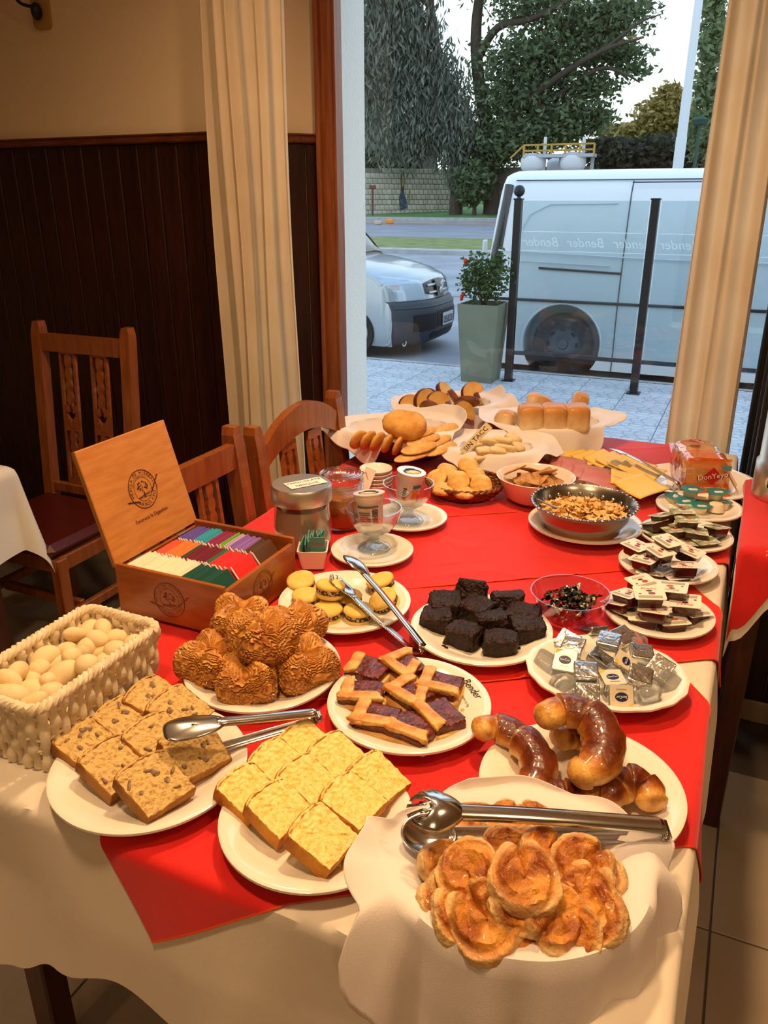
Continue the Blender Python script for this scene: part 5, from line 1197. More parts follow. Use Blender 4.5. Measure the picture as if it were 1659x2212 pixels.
def palmier_mesh(seed, Rr=.034, th=.0105):
    """round coil of dough with a notch and a crease running in from it"""
    vs = []; fs = []; cs = []; nu, nv = 64, 26
    for j in range(nv + 1):
        f = -PI / 2 + PI * j / nv
        for i in range(nu):
            a = 2 * PI * i / nu - PI; nt = 1 - .22 * math.exp(-(a / .16) ** 2) + .05 * math.exp(-((abs(a) - .55) / .35) ** 2) + .05 * math.sin(3 * a + seed)
            r = Rr * nt * spw(math.cos(f), .42); p = Vector((r * math.cos(a), r * math.sin(a), th * spw(math.sin(f), .55)))
            d_ = math.hypot(p.x, p.y)
            if p.z > 0:
                gx = max(0, min(1, (p.x + .006) / .02)); p.z -= .0075 * math.exp(-(p.y / .0028) ** 2) * gx
                p.z += .0018 * math.sin(d_ * 520 + 2 * math.atan2(p.y, p.x)) - .0025 * math.exp(-(d_ / .010) ** 2)
            p *= 1 + .05 * noise.noise(p * 50 + Vector((seed, 0, 0))) + .05 * noise.noise(p * 190 + Vector((seed, 1, 0)))
            vs.append(tuple(p)); rim = max(0, (d_ / Rr - .74) * 3.2); up_ = p.z / th
            c_ = mixc(C('#dc963c'), C('#9a4e12'), noise.noise(p * 60 + Vector((0, seed, 3))) * 1.2 + .42); c_ = mixc(c_, C('#eccb8c'), rim if up_ > .15 else .9); cs.append(c_)
    for j in range(nv):
        for i in range(nu): fs.append((j * nu + i, j * nu + (i + 1) % nu, (j + 1) * nu + (i + 1) % nu, (j + 1) * nu + i))
    g = G(); g.v, g.f, g.m, g.c = vs, fs, [0] * len(fs), cs; return g.mesh('palmier', palm, True)
pmm = [palmier_mesh(k, .031 + .002 * (k % 3)) for k in range(4)]
PALM = [(1014, 1886, .106, (.55, -.35, 4.9), 1.15, 'at the side near the spoon head'), (1052, 1988, .086, (.75, -.1, 2.2), 1.25, 'big and round at the front of the basket'), (1132, 1900, .116, (.5, .05, 1.6), 1.1, 'on top with a clear split in its middle'), (1256, 1868, .100, (.55, -.35, .5), 1.1, 'at the side nearest the croissants'),
        (1116, 1956, .098, (.8, .3, 2.6), .95, 'under the split one in the middle'), (1196, 1978, .088, (.6, .35, 4.0), 1.12, 'with a curved gap front of centre'), (1262, 1940, .088, (.5, -.5, 1.0), 1.05, 'at the right inside of the basket'), (1130, 2018, .076, (1.0, .5, .7), .85, 'standing pale at the front napkin edge'), (1236, 2014, .076, (.8, -.4, 1.2), 1.0, 'pale and sloping at the front right edge'),
        (990, 1980, .078, (.6, .5, 2.0), .95, 'pale beside the napkin at the front left'), (1207, 1890, .078, (.3, .3, 2.2), .9, 'behind the split one toward the croissants'), (1092, 1838, .088, (.3, 0, .2), .95, 'below the tongs arm'), (1152, 1842, .084, (.2, .2, 3.2), 1.0, 'below the middle of the tongs'), (1098, 1778, .076, (.1, 0, 1.0), .95, 'behind the tongs at the basket back'),
        (1152, 1782, .072, (.1, .2, 2.0), .95, 'behind the tongs near the folded napkin'), (1030, 1775, .070, (.2, -.2, 3.0), .9, 'behind the tongs fork head'), (972, 1925, .070, (.5, .7, .5), .95, 'on edge against the left napkin fold'), (960, 1872, .080, (.4, .5, 5.0), .95, 'peeking out below the spoon head'),
        (1180, 1950, .052, (.2, .1, 5.0), 1.0, 'deep in the middle of the basket'), (1060, 1935, .056, (.3, .2, 4.0), 1.0, 'deep below the largest round one'), (1225, 1925, .064, (.3, .3, 3.0), .95, 'deep beside the curved gap one'), (1290, 1905, .068, (.4, -.6, 2.2), 1.0, 'against the napkin on the croissant side'), (1284, 1978, .082, (.5, -.6, 3.6), 1.0, 'low against the napkin at the outer side'), (955, 1955, .066, (.5, .6, 1.4), .95, 'low against the napkin fold nearest the sponge cake'), (1180, 1840, .094, (.2, .3, .8), 1.0, 'just below the tongs arm near its middle')]
for k, (a, b, h, e_, s, lab) in enumerate(PALM):
    o = place('palmier', pmm[k % 4], None); o.matrix_world = Matrix.Translation(on(a, b, h)) @ Matrix.Rotation(YAW, 4, 'Z') @ Matrix.Rotation(e_[0] * .75, 4, 'X') @ Matrix.Rotation(e_[1] * .8, 4, 'Y') @ Matrix.Rotation(e_[2], 4, 'Z') @ Matrix.Scale(s, 4); tag(o, 'sugared palmier biscuit ' + lab, 'biscuit', 'palmier biscuits in the front basket')

# ------------------------------------------------------------------ white woven basket of bread balls
ww = mat('white_paper_cord', '#efe0c4', 0.8, col2='#dfcca8', vs=60, bump=.4, bs=90)
x0, x1, y0, y1, hh = -.975, -.818, .635, .900, .115
bc = Vector(((x0 + x1) / 2, (y0 + y1) / 2, TZ + .002)); hx, hy = (x1 - x0) / 2, (y1 - y0) / 2
t = thing('woven_basket', 'white rectangular woven basket filled with pale bread balls', 'basket', bc)
def perim(u, hx_, hy_, r=.02):
    pl_ = rrect(2 * hx_, 2 * hy_, r, 4); n = len(pl_); ds = [math.dist(pl_[i], pl_[(i + 1) % n]) for i in range(n)]; tot = sum(ds); d_ = (u % 1) * tot
    for i in range(n):
        if d_ <= ds[i]: f = d_ / ds[i]; a, b = pl_[i], pl_[(i + 1) % n]; return (lerp(a[0], b[0], f), lerp(a[1], b[1], f)), ((b[1] - a[1]) / ds[i], -(b[0] - a[0]) / ds[i])
        d_ -= ds[i]
    return pl_[0], (1, 0)
rows, nst = 5, 46
for r in range(rows):
    z = .006 + (hh - .014) * (r + .5) / rows; k_ = .90 + .10 * z / hh; pts = []
    n = nst * 4
    for i in range(n):
        (x, y), nn = perim(i / n, hx * k_, hy * k_); d_ = .0016 * math.sin(2 * PI * nst / 2 * i / n + PI * r); pts.append((x + nn[0] * d_, y + nn[1] * d_, z))
    G().add(*tube(pts, .0026, 5, closed=True)).obj('weft_cord', ww, t, True)
for i in range(nst):
    P = []
    for k in range(17):
        z = hh * k / 16; k_ = .90 + .10 * z / hh; (x, y), nn = perim((i + .5 + .5 * (k / 16 - .5)) / nst, hx * k_, hy * k_); d_ = .0034 * math.sin(2 * PI * rows / 2 * k / 16 + PI * i); P.append((x + nn[0] * d_, y + nn[1] * d_, z))
    G().add(*tube(P, lambda u: .0076 + .0012 * math.sin(u * 22), 6, flat=.6)).obj('warp_cord', ww, t, True)
for q in (0, 1):
    pts = []; n = nst * 5
    for i in range(n):
        (x, y), nn = perim(i / n, hx, hy); w_ = nst * 2 * PI * i / n * .9 + q * PI; pts.append((x + nn[0] * .0042 * math.cos(w_), y + nn[1] * .0042 * math.cos(w_), hh + .0042 * math.sin(w_)))
    G().add(*tube(pts, .0056, 6, closed=True)).obj('rim_cord', ww, t, True)
G().add(*prism(rrect(2 * hx * .88, 2 * hy * .88, .015), 0, .003)).obj('base', ww, t)
ballm = mat('pale_bread', '#ead3a4', 0.75, col2='#d9b070', vs=14, lo=.45, hi=.75, bump=.15, bs=40)
R_ = random.Random(5)
def ball_mesh(k):
    def crack(p):
        if k % 2 and p.z > 0: p = p * (1 - .10 * math.exp(-((p.x - .004 + .003 * math.sin(p.y * 200)) / .0018) ** 2))
        return p
    return G().add(*blob(.0215 + .003 * (k % 3), .019, .017 + .002 * (k % 2), 1, 1, .10, 35, k, 26, 16, fn=crack)).mesh('bread_ball', ballm, True)
bms = [ball_mesh(k) for k in range(5)]
BALLS = [(190, 1352, 1.35, 'large cracked'), (228, 1355, 1.0, ''), (247, 1346, 1.15, 'round cracked'), (252, 1381, 1.15, ''), (210, 1381, 1.05, 'small oval'), (157, 1386, 1.1, ''), (186, 1402, 1.1, ''), (152, 1368, .95, ''), (120, 1402, 1.15, ''), (85, 1420, 1.35, 'long oval'), (155, 1418, 1.05, ''), (118, 1438, 1.15, ''), (134, 1457, 1.3, 'large pocked'), (188, 1438, 1.2, ''), (219, 1412, 1.05, ''), (252, 1405, 1.2, ''), (40, 1450, 1.0, ''), (63, 1467, 1.25, ''), (85, 1445, 1.0, ''), (18, 1470, 1.15, ''), (72, 1495, 1.4, 'long browned'), (24, 1506, 1.35, 'large round'), (58, 1532, 1.2, ''), (112, 1498, 1.2, ''), (105, 1470, .9, ''), (288, 1388, 1.0, ''), (222, 1432, .95, ''), (-5, 1500, 1.1, '')]
for k, (a, b, s, ad) in enumerate(BALLS):
    c = at(a, b, z=TZ + .088 + .012 * math.sin(k * 2.1)); c.x = min(max(c.x, x0 + .024), x1 - .026); c.y = min(max(c.y, y0 + .028), y1 - .024)
    o = place('bread_ball', bms[k % 5], None, c, (R_.uniform(-.5, .5), R_.uniform(-.5, .5), R_.uniform(0, 6)), scale=s * .80)
    rank = sorted(BALLS, key=lambda q: q[1] - q[0] * .3).index((a, b, s, ad))
    tag(o, (ad + ' ' if ad else '') + 'pale bread ball, %s from the far end of the white woven basket' % ORD[rank], 'bread', 'bread balls in the woven basket')
for k in range(14):
    o = place('bread_ball', bms[k % 5], None, (x0 + .035 + (k % 3) * .044, y0 + .035 + (k // 3) * .047, TZ + .045), (k, k * 2, 0)); tag(o, 'pale bread ball buried in the white woven basket', 'bread', 'bread balls buried in the woven basket')

# ------------------------------------------------------------------ tea box
bx0, bx1, by0, by1, bz, bh = -1.062, -.805, 1.062, 1.322, TZ + .009, .105
t = thing('tea_box', 'open wooden tea box with printed lid', 'box', ((bx0 + bx1) / 2, (by0 + by1) / 2, bz)); lx, ly = (bx1 - bx0) / 2, (by1 - by0) / 2; w_ = .009
def stamp(par, M, size, m, full=True):
    n = 60
    G().add(*tube([M @ Vector((size * math.cos(2 * PI * i / n), size * math.sin(2 * PI * i / n), .0004)) for i in range(n)], size * .018, 4, closed=True)).obj('stamp_ring', m, par)
    G().add(*tube([M @ Vector((size * .62 * math.cos(2 * PI * i / n), size * .62 * math.sin(2 * PI * i / n), .0004)) for i in range(n)], size * .008, 4, closed=True)).obj('stamp_inner_ring', m, par)
    def arc_text(s, r, a0, a1, sz, inv=False):
        for i, ch in enumerate(s):
            if ch == ' ': continue
            a = math.radians(lerp(a0, a1, i / (len(s) - 1))); Mx = M @ Matrix.Translation((r * math.cos(a), r * math.sin(a), .0005)) @ Matrix.Rotation(a + (PI / 2 if inv else -PI / 2), 4, 'Z'); letters(ch, sz, m, par, Mx, 'stamp_letter')
    arc_text('MEZCLA DE HIERBAS', size * .85, 192, 12, size * .23); arc_text('NATURALES', size * .69, 150, 60, size * .15); arc_text('ARBOLITO', size * .82, 232, 330, size * .27, True)
    R2 = random.Random(2)
    for k in range(60):
        a, r = R2.uniform(0, 6.28), size * .36 * math.sqrt(R2.random()); x, y = r * math.cos(a) * 1.05, size * .12 + r * math.sin(a) * .8; q = R2.uniform(0, 3)
        G().add(*prism(ell(size * .06, size * .022, 8, (x, y), q), .0003, .0006), M=M).obj('stamp_leaf', m, par) if k < 34 else None
    G().add(*prism([(-size * .03, -size * .15), (size * .03, -size * .15), (size * .05, -size * .45), (-size * .05, -size * .45)], .0003, .0006), M=M).obj('stamp_trunk', m, par)
    for k in range(3): G().add(*tube([M @ Vector((size * x, size * (-.30 - .09 * k + .07 * math.sin(2 * x + k)), .0005)) for x in [-.45 + .075 * i for i in range(13)]], size * .010, 4)).obj('stamp_furrow', m, par)
    for sg in (-1, 1):
        for k in range(9):
            u = k / 8; x = sg * size * lerp(.55, 1.25, u) ; y = size * (lerp(-.55, -.38, u) if sg < 0 else lerp(-.30, .38, u)); a = (0.25 if sg < 0 else .9) + (.5 if k % 2 else -.5)
            G().add(*prism(ell(size * .09, size * .034, 8, (x, y), a + (PI if sg < 0 else 0)), .0003, .0006), M=M).obj('stamp_grain', m, par)
for nm, bb_ in (('front_panel', (-lx, lx, -ly, -ly + w_, 0, bh)), ('back_panel', (-lx, lx, ly - w_, ly, 0, bh)), ('hinge_panel', (-lx, -lx + w_, -ly + w_, ly - w_, 0, bh - .012)), ('end_panel', (lx - w_, lx, -ly + w_, ly - w_, 0, bh - .012)), ('base', (-lx + w_, lx - w_, -ly + w_, ly - w_, 0, .006))):
    o = G().add(*cbox(bb_[1] - bb_[0], bb_[3] - bb_[2], bb_[5] - bb_[4], ((bb_[0] + bb_[1]) / 2, (bb_[2] + bb_[3]) / 2, (bb_[4] + bb_[5]) / 2), .0012)).obj(nm, boxwood2, t)
    if nm == 'front_panel': fp = o
    if nm == 'end_panel': ep = o
brand = mat('faint_brand', '#6d3410', .5)
stamp(fp, Matrix.Translation((.0, -ly - .0002, bh * .5)) @ Matrix.Rotation(PI / 2, 4, 'X'), .036, brand)
stamp(ep, Matrix.Translation((lx + .0002, 0, bh * .46)) @ Matrix.Rotation(PI / 2, 4, 'Z') @ Matrix.Rotation(PI / 2, 4, 'X'), .034, brand)
for q in (-.033, .033): G().add(*cbox(2 * lx - 2 * w_, .003, bh - .05, (0, q * 1.25, (bh - .05) / 2 + .006))).obj('divider', boxwood2, t)
# lid: hinged on the chair side, leaning back
la = at(155, 978, Y=by0 - .0); lb = at(360, 905, Y=by1 + .0)
top = Vector(((la.x + lb.x) / 2, 0, (la.z + lb.z) / 2)); hp = Vector((bx0 + .006, 0, bz + bh - .006)); ang = math.atan2(top.z - hp.z, hp.x - top.x); LL = (top - hp).length
Mlid = Matrix.Translation((-lx + .006, 0, bh - .006)) @ Matrix.Rotation(PI + ang, 4, 'Y') @ Matrix.Identity(4)
# local lid frame: x up the lid, y along the box, z toward the viewer
ux = Vector((-math.cos(ang), 0, math.sin(ang))); uy = Vector((0, -1, 0)); uz = ux.cross(uy); Mlid = Matrix.Identity(4)
for i in range(3): Mlid[i][0], Mlid[i][1], Mlid[i][2], Mlid[i][3] = ux[i], uy[i], uz[i], (-lx + .006, 0, bh - .006)[i]
lid = G().add(*cbox(LL, 2 * ly, .011, (LL / 2, 0, -.006), .0012)).obj('lid', boxwood, t); lid.matrix_local = Mlid
for s in (-1, 1): G().add(*cbox(LL, .0016, .009, (LL / 2, s * ly, -.006))).obj('lid_edge', plyedge, lid)
Mst = Matrix.Translation((LL * .49, .005, .0002)) @ Matrix.Rotation(-PI / 2, 4, 'Z')
Mst = Matrix(((0, 1, 0, LL * .50), (-1, 0, 0, -.005), (0, 0, 1, -.0003), (0, 0, 0, 1)))
stamp(lid, Mst, .040, darkink); letters('Favorece la Digestion', .0115, darkink, lid, Mst @ Matrix.Translation((0.0, -.058, .0006)), 'lid_lettering')
for s in (-.07, .07): G().add(*cbox(.02, .03, .003, (-lx + .004, s, bh - .012))).obj('hinge', steel_br, t)
# envelopes in three rows
RowY = (-.080, 0.0, .080)
ROWS = [('near', [('cream', '#efe2c4', 17, .006), ('green', '#0f4a38', 9, 0)]), ('middle', [('orange red', '#e8502a', 4, 0), ('orange', '#ee7a30', 6, 0), ('dark green', '#224a30', 1, 0), ('maroon', '#6d1226', 8, 0), ('green', '#2f6b4a', 1, 0), ('red', '#e6281e', 8, 0)]),
        ('far', [('violet', '#5a4aa0', 6, 0), ('turquoise', '#2c9ab0', 5, 0), ('plum', '#8a2450', 5, 0), ('lime green', '#6aa826', 2, 0), ('lilac', '#b79ac8', 2, 0), ('purple', '#8a64b4', 6, 0), ('brown', '#5a3a26', 4, 0)])]
env = {}
edge_m = mat('paper_tag', '#ddd0c8', .7)
for ri, (rn, segs) in enumerate(ROWS):
    tot = sum(s[2] for s in segs); k = 0
    for cn, hx_, cnt, dz in segs:
        if hx_ not in env:
            g = G().add(*cbox(.0036, .070, .056, (0, 0, .028), .0014)); g.add(*cbox(.0020, .0035, .054, (0, -.0365, .028)), mi=1)
            env[hx_] = g.mesh('tea_envelope', [mat('envelope_' + cn.replace(' ', '_') + hx_[1:3], hx_, .45), edge_m])
        for q in range(cnt):
            x = lerp(-lx + .050, lx - .014, (k + .5) / tot); k += 1
            o = place('tea_envelope', env[hx_], None, (t.location.x + x, t.location.y + RowY[ri] + rnd.uniform(-.002, .002), bz + .052 + dz * .6 + rnd.uniform(-.002, .002)), (0, math.radians(-38 + rnd.uniform(-4, 4)), rnd.uniform(-.03, .03)))
            tag(o, '%s tea envelope, %s of its colour from the lid in the %s row' % (cn, ORD[q], {'near': 'nearest', 'middle': 'middle', 'far': 'farthest'}[rn]), 'tea bag', 'tea envelopes in the wooden box')

# ------------------------------------------------------------------ jars, sweetener cup, saucers, yoghurt cups
c = (on(586, 1042, .165) + on(715, 1042, .165)) / 2; c.z = ZT
t = thing('cocoa_jar', 'glass jar of cocoa powder with a steel lid and paper label', 'jar', c)
jp = [(0, .004), (.05, .004), (.060, .008), (.066, .02), (.066, .06), (.060, .10), (.062, .125), (.064, .128)]
G().add(*lathe(jp + [(.066, .128), (.0645, .10 + .002), (.0685, .06), (.0685, .018), (.062, .003), (.05, 0), (0, 0)], 48)).obj('glass_body', clear, t, True)
G().add(*lathe([(0, .006), (.052, .006), (.062, .014), (.0645, .03), (.0645, .06), (.0595, .095), (.0585, .108), (0, .104)], 40)).obj('cocoa', mat('cocoa_powder', '#b8917e', .95, col2='#c29c8a', vs=8), t, True)
G().add(*lathe([(.066, .124), (.0695, .124), (.0705, .127), (.0705, .158), (.067, .163), (0, .165)], 48)).obj('steel_lid', steel_br, t, True)
lb_ = G().add(*prism(rrect(.092, .044, .002), 0, .0006), M=Matrix.Translation((.012, .0, .1652)) @ Matrix.Rotation(YAW + .55, 4, 'Z')).obj('paper_label', white_p, t)
Mx = Matrix.Translation((.012, 0, .1662)) @ Matrix.Rotation(YAW + .55, 4, 'Z'); letters('CHOCOLATE', .0142, ink, lb_, Mx @ Matrix.Translation((0, .010, 0))); letters('NESQUIK', .0142, ink, lb_, Mx @ Matrix.Translation((0, -.010, 0)))
c = (on(688, 1012, .15) + on(784, 1012, .15)) / 2; c.z = ZT
t = thing('caramel_jar', 'glass jar of golden caramel with a ribbed glass lid', 'jar', c); r = .055
G().add(*lathe([(0, .003), (r * .8, .003), (r, .012), (r, .085), (r * .92, .095), (r * .92, .118), (r * .96, .118), (r * .97, .093), (r * 1.03, .086), (r * 1.03, .010), (r * .82, 0), (0, 0)], 48)).obj('glass_body', clear, t, True)
G().add(*lathe([(0, .005), (r * .8, .005), (r * .97, .014), (r * .97, .080), (r * .9, .084), (0, .084)], 40)).obj('caramel', mat('golden_caramel', '#b0621a', .35, coat=.5), t, True)
for zz in (.100, .108, .116): G().add(*tube([(r * .98 * math.cos(2 * PI * i / 48), r * .98 * math.sin(2 * PI * i / 48), zz) for i in range(48)], .0028, 6, closed=True)).obj('neck_ring', clear, t, True)
G().add(*lathe([(r * .95, .118), (r * 1.02, .119), (r * 1.03, .126), (r * .95, .135), (r * .75, .138), (r * .72, .134), (r * .5, .138), (r * .47, .134), (r * .25, .138), (0, .138)], 48)).obj('glass_lid', clear, t, True)
for rr in (.95, .62, .36): G().add(*tube([(r * rr * math.cos(2 * PI * i / 48), r * rr * math.sin(2 * PI * i / 48), .137) for i in range(48)], .0022, 6, closed=True)).obj('lid_ring', glass('bright_glass', '#eef4f4', 1.6, .2), t, True)
o = G().add(*prism(rrect(.026, .013, .001), .139, .1396), M=Matrix.Rotation(YAW, 4, 'Z')).obj('small_label', white_p, t); letters('Light', .009, ink, o, Matrix.Translation((0, 0, .14)) @ Matrix.Rotation(YAW, 4, 'Z'))
G().add(*tube([(r * .9, .01, .135), (r * 1.08, .02, .142), (r * 1.1, .03, .12)], .0013, 6)).obj('wire_clasp', steel, t, True)
# little folded card behind
c = on(795, 1030, .05); tag(G().add(*box(-.016, .016, -.0006, .0006, -.05, .025)).obj('paper_card', white_p, None, loc=c, rot=(-.3, .3, YAW - .3)), 'small white paper card behind the caramel jar', 'card')
c = on(676, 1228, 0); c += FWD * .022
t = thing('sweetener_cup', 'small square china cup holding teal sweetener sachets', 'cup', (c.x, c.y, ZT), YAW)
g = G(); q0, q1, hc = .026, .034, .045; V = []
for q, z in ((q0, 0), (q1, hc), (q1 - .003, hc), (q0 - .003, .004)): V += [(x, y, z) for x, y in rrect(2 * q, 2 * q, .007, 3)]
n = 16; g.add(V, [tuple(range(n - 1, -1, -1))] + [(k * n + i, k * n + (i + 1) % n, k * n + n + (i + 1) % n, k * n + n + i) for k in range(3) for i in range(n)] + [tuple(range(3 * n, 4 * n))]); g.obj('cup_wall', china, t)
teal = mat('teal_sachet', '#5f9c96', .5, rand=.15); sac = G().add(*cbox(.036, .0025, .062, (0, 0, .031), .001)).mesh('sachet', teal)
for k in range(15):
    o = place('sweetener_sachet', sac, None, (c.x + RIGHT.x * (-.02 + .0029 * k) , c.y + RIGHT.y * (-.02 + .0029 * k), ZT + .010 + .012 * math.sin(k * 1.7) ** 2), (rnd.uniform(-.1, .25), -.35 + .05 * k + rnd.uniform(-.1, .1), YAW + PI / 2 + rnd.uniform(-.25, .25))); tag(o, 'teal sweetener sachet, %s from the tea box in the square cup' % ORD[k], 'sachet', 'sweetener sachets')
p = c - FWD * .020; t2 = thing('sweetener_sachet', 'teal sweetener sachet standing upright at the front of the square cup', 'sachet', (p.x + RIGHT.x * .008, p.y + RIGHT.y * .008, ZT + .036), YAW, 'sweetener sachets')
G().add(*cbox(.042, .0022, .040, (0, 0, .020), .001)).obj('sachet', teal, t2); letters('Hileret', .0125, mat('red_print', '#c8361e', .5), t2, Matrix.Translation((0, -.0016, .024)) @ Matrix.Rotation(PI / 2, 4, 'X'))
sauc = G().add(*lathe([(0, .004), (.026, .004), (.040, .012), (.046, .018), (.047, .0165), (.041, .009), (.028, 0), (0, 0)], 40)).mesh('saucer', china, True)
c = on(812, 1040, .02)
for k in range(5): tag(place('small_dish', sauc, None, (c.x, c.y, ZT + .011 * k)), 'small china dish, %s from the bottom of the stack' % ORD[k], 'dish', 'stacked small dishes')
yg = mat('yoghurt_plastic', '#efdccb', .4)
for k, (l, r_, y, rim_l, rim_r, rim_y, lean, lab) in enumerate(((715, 893, 1183, 750, 866, 1098, (-.22, -.10), ('white saucer under the nearer glass dessert cup', 'nearer glass dessert cup holding a yoghurt pot', 'yoghurt pot with dark print leaning in the nearer glass cup')), (800, 966, 1112, 829, 936, 1045, (.15, .12), ('white saucer under the farther glass dessert cup', 'farther glass dessert cup holding a yoghurt pot', 'yoghurt pot with yellow print standing in the farther glass cup')))):
    cp, Rp, _ = plate(l, r_, y, lab[0], .02, name='saucer_plate', group='saucers under the dessert cups')
    c = (on(rim_l, rim_y, .108) + on(rim_r, rim_y, .108)) / 2; zb = ZT + .007; c.z = zb; s = .95
    cup = G().add(*lathe([(0, .004), (.030, .006), (.036, .003), (.038, 0), (.039, .003), (.033, .012), (.014, .022), (.011, .030), (.016, .036), (.040, .050), (.056, .072), (.062, .092), (.064, .104), (.0618, .104), (.0595, .090), (.053, .072), (.036, .052), (.010, .041), (0, .040)], 60, mod=lambda a, j: 1 + (.018 * abs(math.sin(8 * a)) if 8 < j < 13 else (.05 * abs(math.sin(4 * a)) if 1 <= j <= 4 else 0)))).obj('dessert_cup', glass('cup_glass', '#eef3f3', 1.5, .12), None, True, loc=c)
    tag(cup, lab[1], 'glass cup', 'glass dessert cups')
    t = thing('yoghurt_pot', lab[2], 'yoghurt', (c.x - .006, c.y, zb + .048), group='yoghurt pots'); t.rotation_euler = (lean[0] * .6, lean[1], YAW + (.4 if k else -.2))
    G().add(*lathe([(0, 0), (.024, 0), (.0265, .003), (.031, .068), (.0345, .072), (.0345, .084), (.0365, .085), (.0365, .0875), (0, .0875)], 40)).obj('pot', yg, t, True)
    G().add(*lathe([(.0363, .0876), (0, .0879)], 40)).obj('foil_lid', mat('yoghurt_lid', '#dfe4ea', .3, metal=.2), t)
    G().add(*prism(ell(.024, .016, 24, (0, -.004)), .088, .0884)).obj('lid_print_blue', navy, t); G().add(*prism(ell(.019, .011, 24, (0, -.009)), .0884, .0887)).obj('lid_print_yellow', yel_p, t); G().add(*prism(ell(.011, .007, 20, (0, -.006)), .0887, .0890)).obj('lid_print_cream', yg, t); G().add(*prism(ell(.014, .006, 20, (0, .010)), .0886, .0889)).obj('lid_print_band', ink, t)
    def wrap(nm, a0, a1, z0_, z1_, m, off=.0005):
        G().add(*sheet(lambda u, v: ((.0265 + .0045 * lerp(z0_, z1_, v) / .068 + off + .001) * math.sin(math.radians(lerp(a0, a1, u))), -(.0265 + .0045 * lerp(z0_, z1_, v) / .068 + off + .001) * math.cos(math.radians(lerp(a0, a1, u))), lerp(z0_, z1_, v)), 8, 2)).obj(nm, m, t, True)
    gp = mat('grey_print', '#6a5a56', .6)
    if k == 0:
        wrap('print_block', -50, 50, .056, .061, gp)
        for q in range(7): wrap('print_line', -45, 12, .014 + .005 * q, .0165 + .005 * q, gp)
        for q in range(12): wrap('bar_code', 20, 48, .018 + .003 * q, .0196 + .003 * q, ink)
        wrap('orange_band', -10, 14, .0505, .0535, yel_p)
    else:
        wrap('teal_band', -8, 40, .052, .060, mat('teal_print', '#3d7a86', .5)); wrap('yellow_burst', -6, 26, .022, .047, mat('orange_print', '#e09a1c', .5)); wrap('orange_fruit', 0, 24, .004, .014, yel_p); wrap('blue_figure', 26, 42, .012, .034, navy)
        for q in range(6): wrap('bar_code', -52, -34, .018 + .006 * q, .021 + .006 * q, ink)
        letters('Zap', .012, mat('red_print'), t, Matrix.Rotation(math.radians(10), 4, 'Z') @ Matrix.Translation((0, -.0322, .036)) @ Matrix.Rotation(PI / 2, 4, 'X'))

# ------------------------------------------------------------------ biscuits, crackers, cereal
c = (on(925, 1042, .035) + on(1087, 1042, .035)) / 2; c.z = ZT
t = thing('bread_basket', 'low open wicker basket of round biscuits', 'basket', group='small open baskets', M=camM(c)); wicker(t, .108, .098, .075, .068, .038, 6, 24)
bis = mat('golden_biscuit', '#d39a44', .75, col2='#eecb84', vs=30, bump=.8, bs=70, bd=.005)
bsm = G().add(*lathe([(0, 0), (.026, 0), (.030, .004), (.031, .009), (.029, .014), (.020, .0175), (0, .0175)], 32, mod=lambda a, j: 1 + .025 * math.sin(5 * a + j))).mesh('biscuit', bis, True)
for k, (a, b, h, e_, lab) in enumerate(((965, 1022, .050, (.3, .2, 0), 'at the back beside the glass cup'), (1010, 1010, .058, (.5, .2, 0), 'tilted at the back of the basket'), (990, 1042, .050, (.9, -.1, 0), 'pale and upright in the middle'), (1038, 1050, .044, (.9, .1, 0), 'golden with pricked holes at the right'), (945, 1038, .040, (.6, -.6, 0), 'leaning at the left'), (955, 1062, .028, (.15, 0, 0), 'pale at the front left'), (1003, 1070, .026, (.1, 0, 0), 'lying at the front'), (1025, 1030, .040, (.4, .3, 0), 'half hidden behind the pricked one'), (985, 1050, .020, (0, 0, 0), 'underneath the others'))):
    o = place('round_biscuit', bsm, None, on(a, b, h), (e_[0], e_[1], YAW)); tag(o, 'round golden biscuit ' + lab, 'biscuit', 'round biscuits')
c = (on(1077, 1028, .07) + on(1238, 1028, .07)) / 2; c.z = ZT
tag(G().add(*lathe([(0, .006), (.055, .006), (.075, .02), (.098, .068), (.104, .073), (.1065, .072), (.1015, .066), (.079, .014), (.058, 0), (0, 0)], 56)).obj('cracker_bowl', china_pink, None, True, loc=c), 'cream china bowl of wholemeal crackers', 'bowl')
crk = mat('wholemeal_cracker', '#cf9c5c', .8, col2='#a87038', vs=60, bump=.6, bs=140)
def cracker_mesh():
    g = G().add(*cbox(.052, .052, .005, (0, 0, 0), .002))
    for i in range(4):
        for j in range(4): g.add(*lathe([(.0014, .0027), (0, .0018)], 6), M=Matrix.Translation((-.018 + .012 * i, -.018 + .012 * j, 0)))
    return g.mesh('cracker', crk)
crm = cracker_mesh()
for k in range(18):
    a = 2.4 * k; r = .018 + .046 * ((k * 7) % 10) / 10; o = place('cracker', crm, None, (c.x + r * math.cos(a), c.y + r * math.sin(a), ZT + .034 + .0026 * k), (rnd.uniform(-.6, .6), rnd.uniform(-.6, .6), rnd.uniform(0, 3))); tag(o, 'square wholemeal cracker in the cream bowl', 'cracker', 'crackers in the cream bowl')
plate(1143, 1385, 1124, 'white plate under the steel cereal bowl')
c = (on(1152, 1083, .085) + on(1372, 1083, .085)) / 2; zb = ZT + .008; c.z = zb
bw = thing('cereal_bowl', 'stainless steel bowl with embossed rim full of corn flakes', 'bowl', c)
Rb = .128
G().add(*lathe([(0, .003), (.066, .003), (.085, .012), (.108, .045), (.112, .066), (Rb - .004, .078), (Rb, .076), (Rb, .0745), (.1135, .0635), (.1095, .043), (.087, .010), (.067, 0), (0, 0)], 72)).obj('bowl_wall', mat('dull_steel', '#a9a49a', .26, metal=1.0), bw, True)
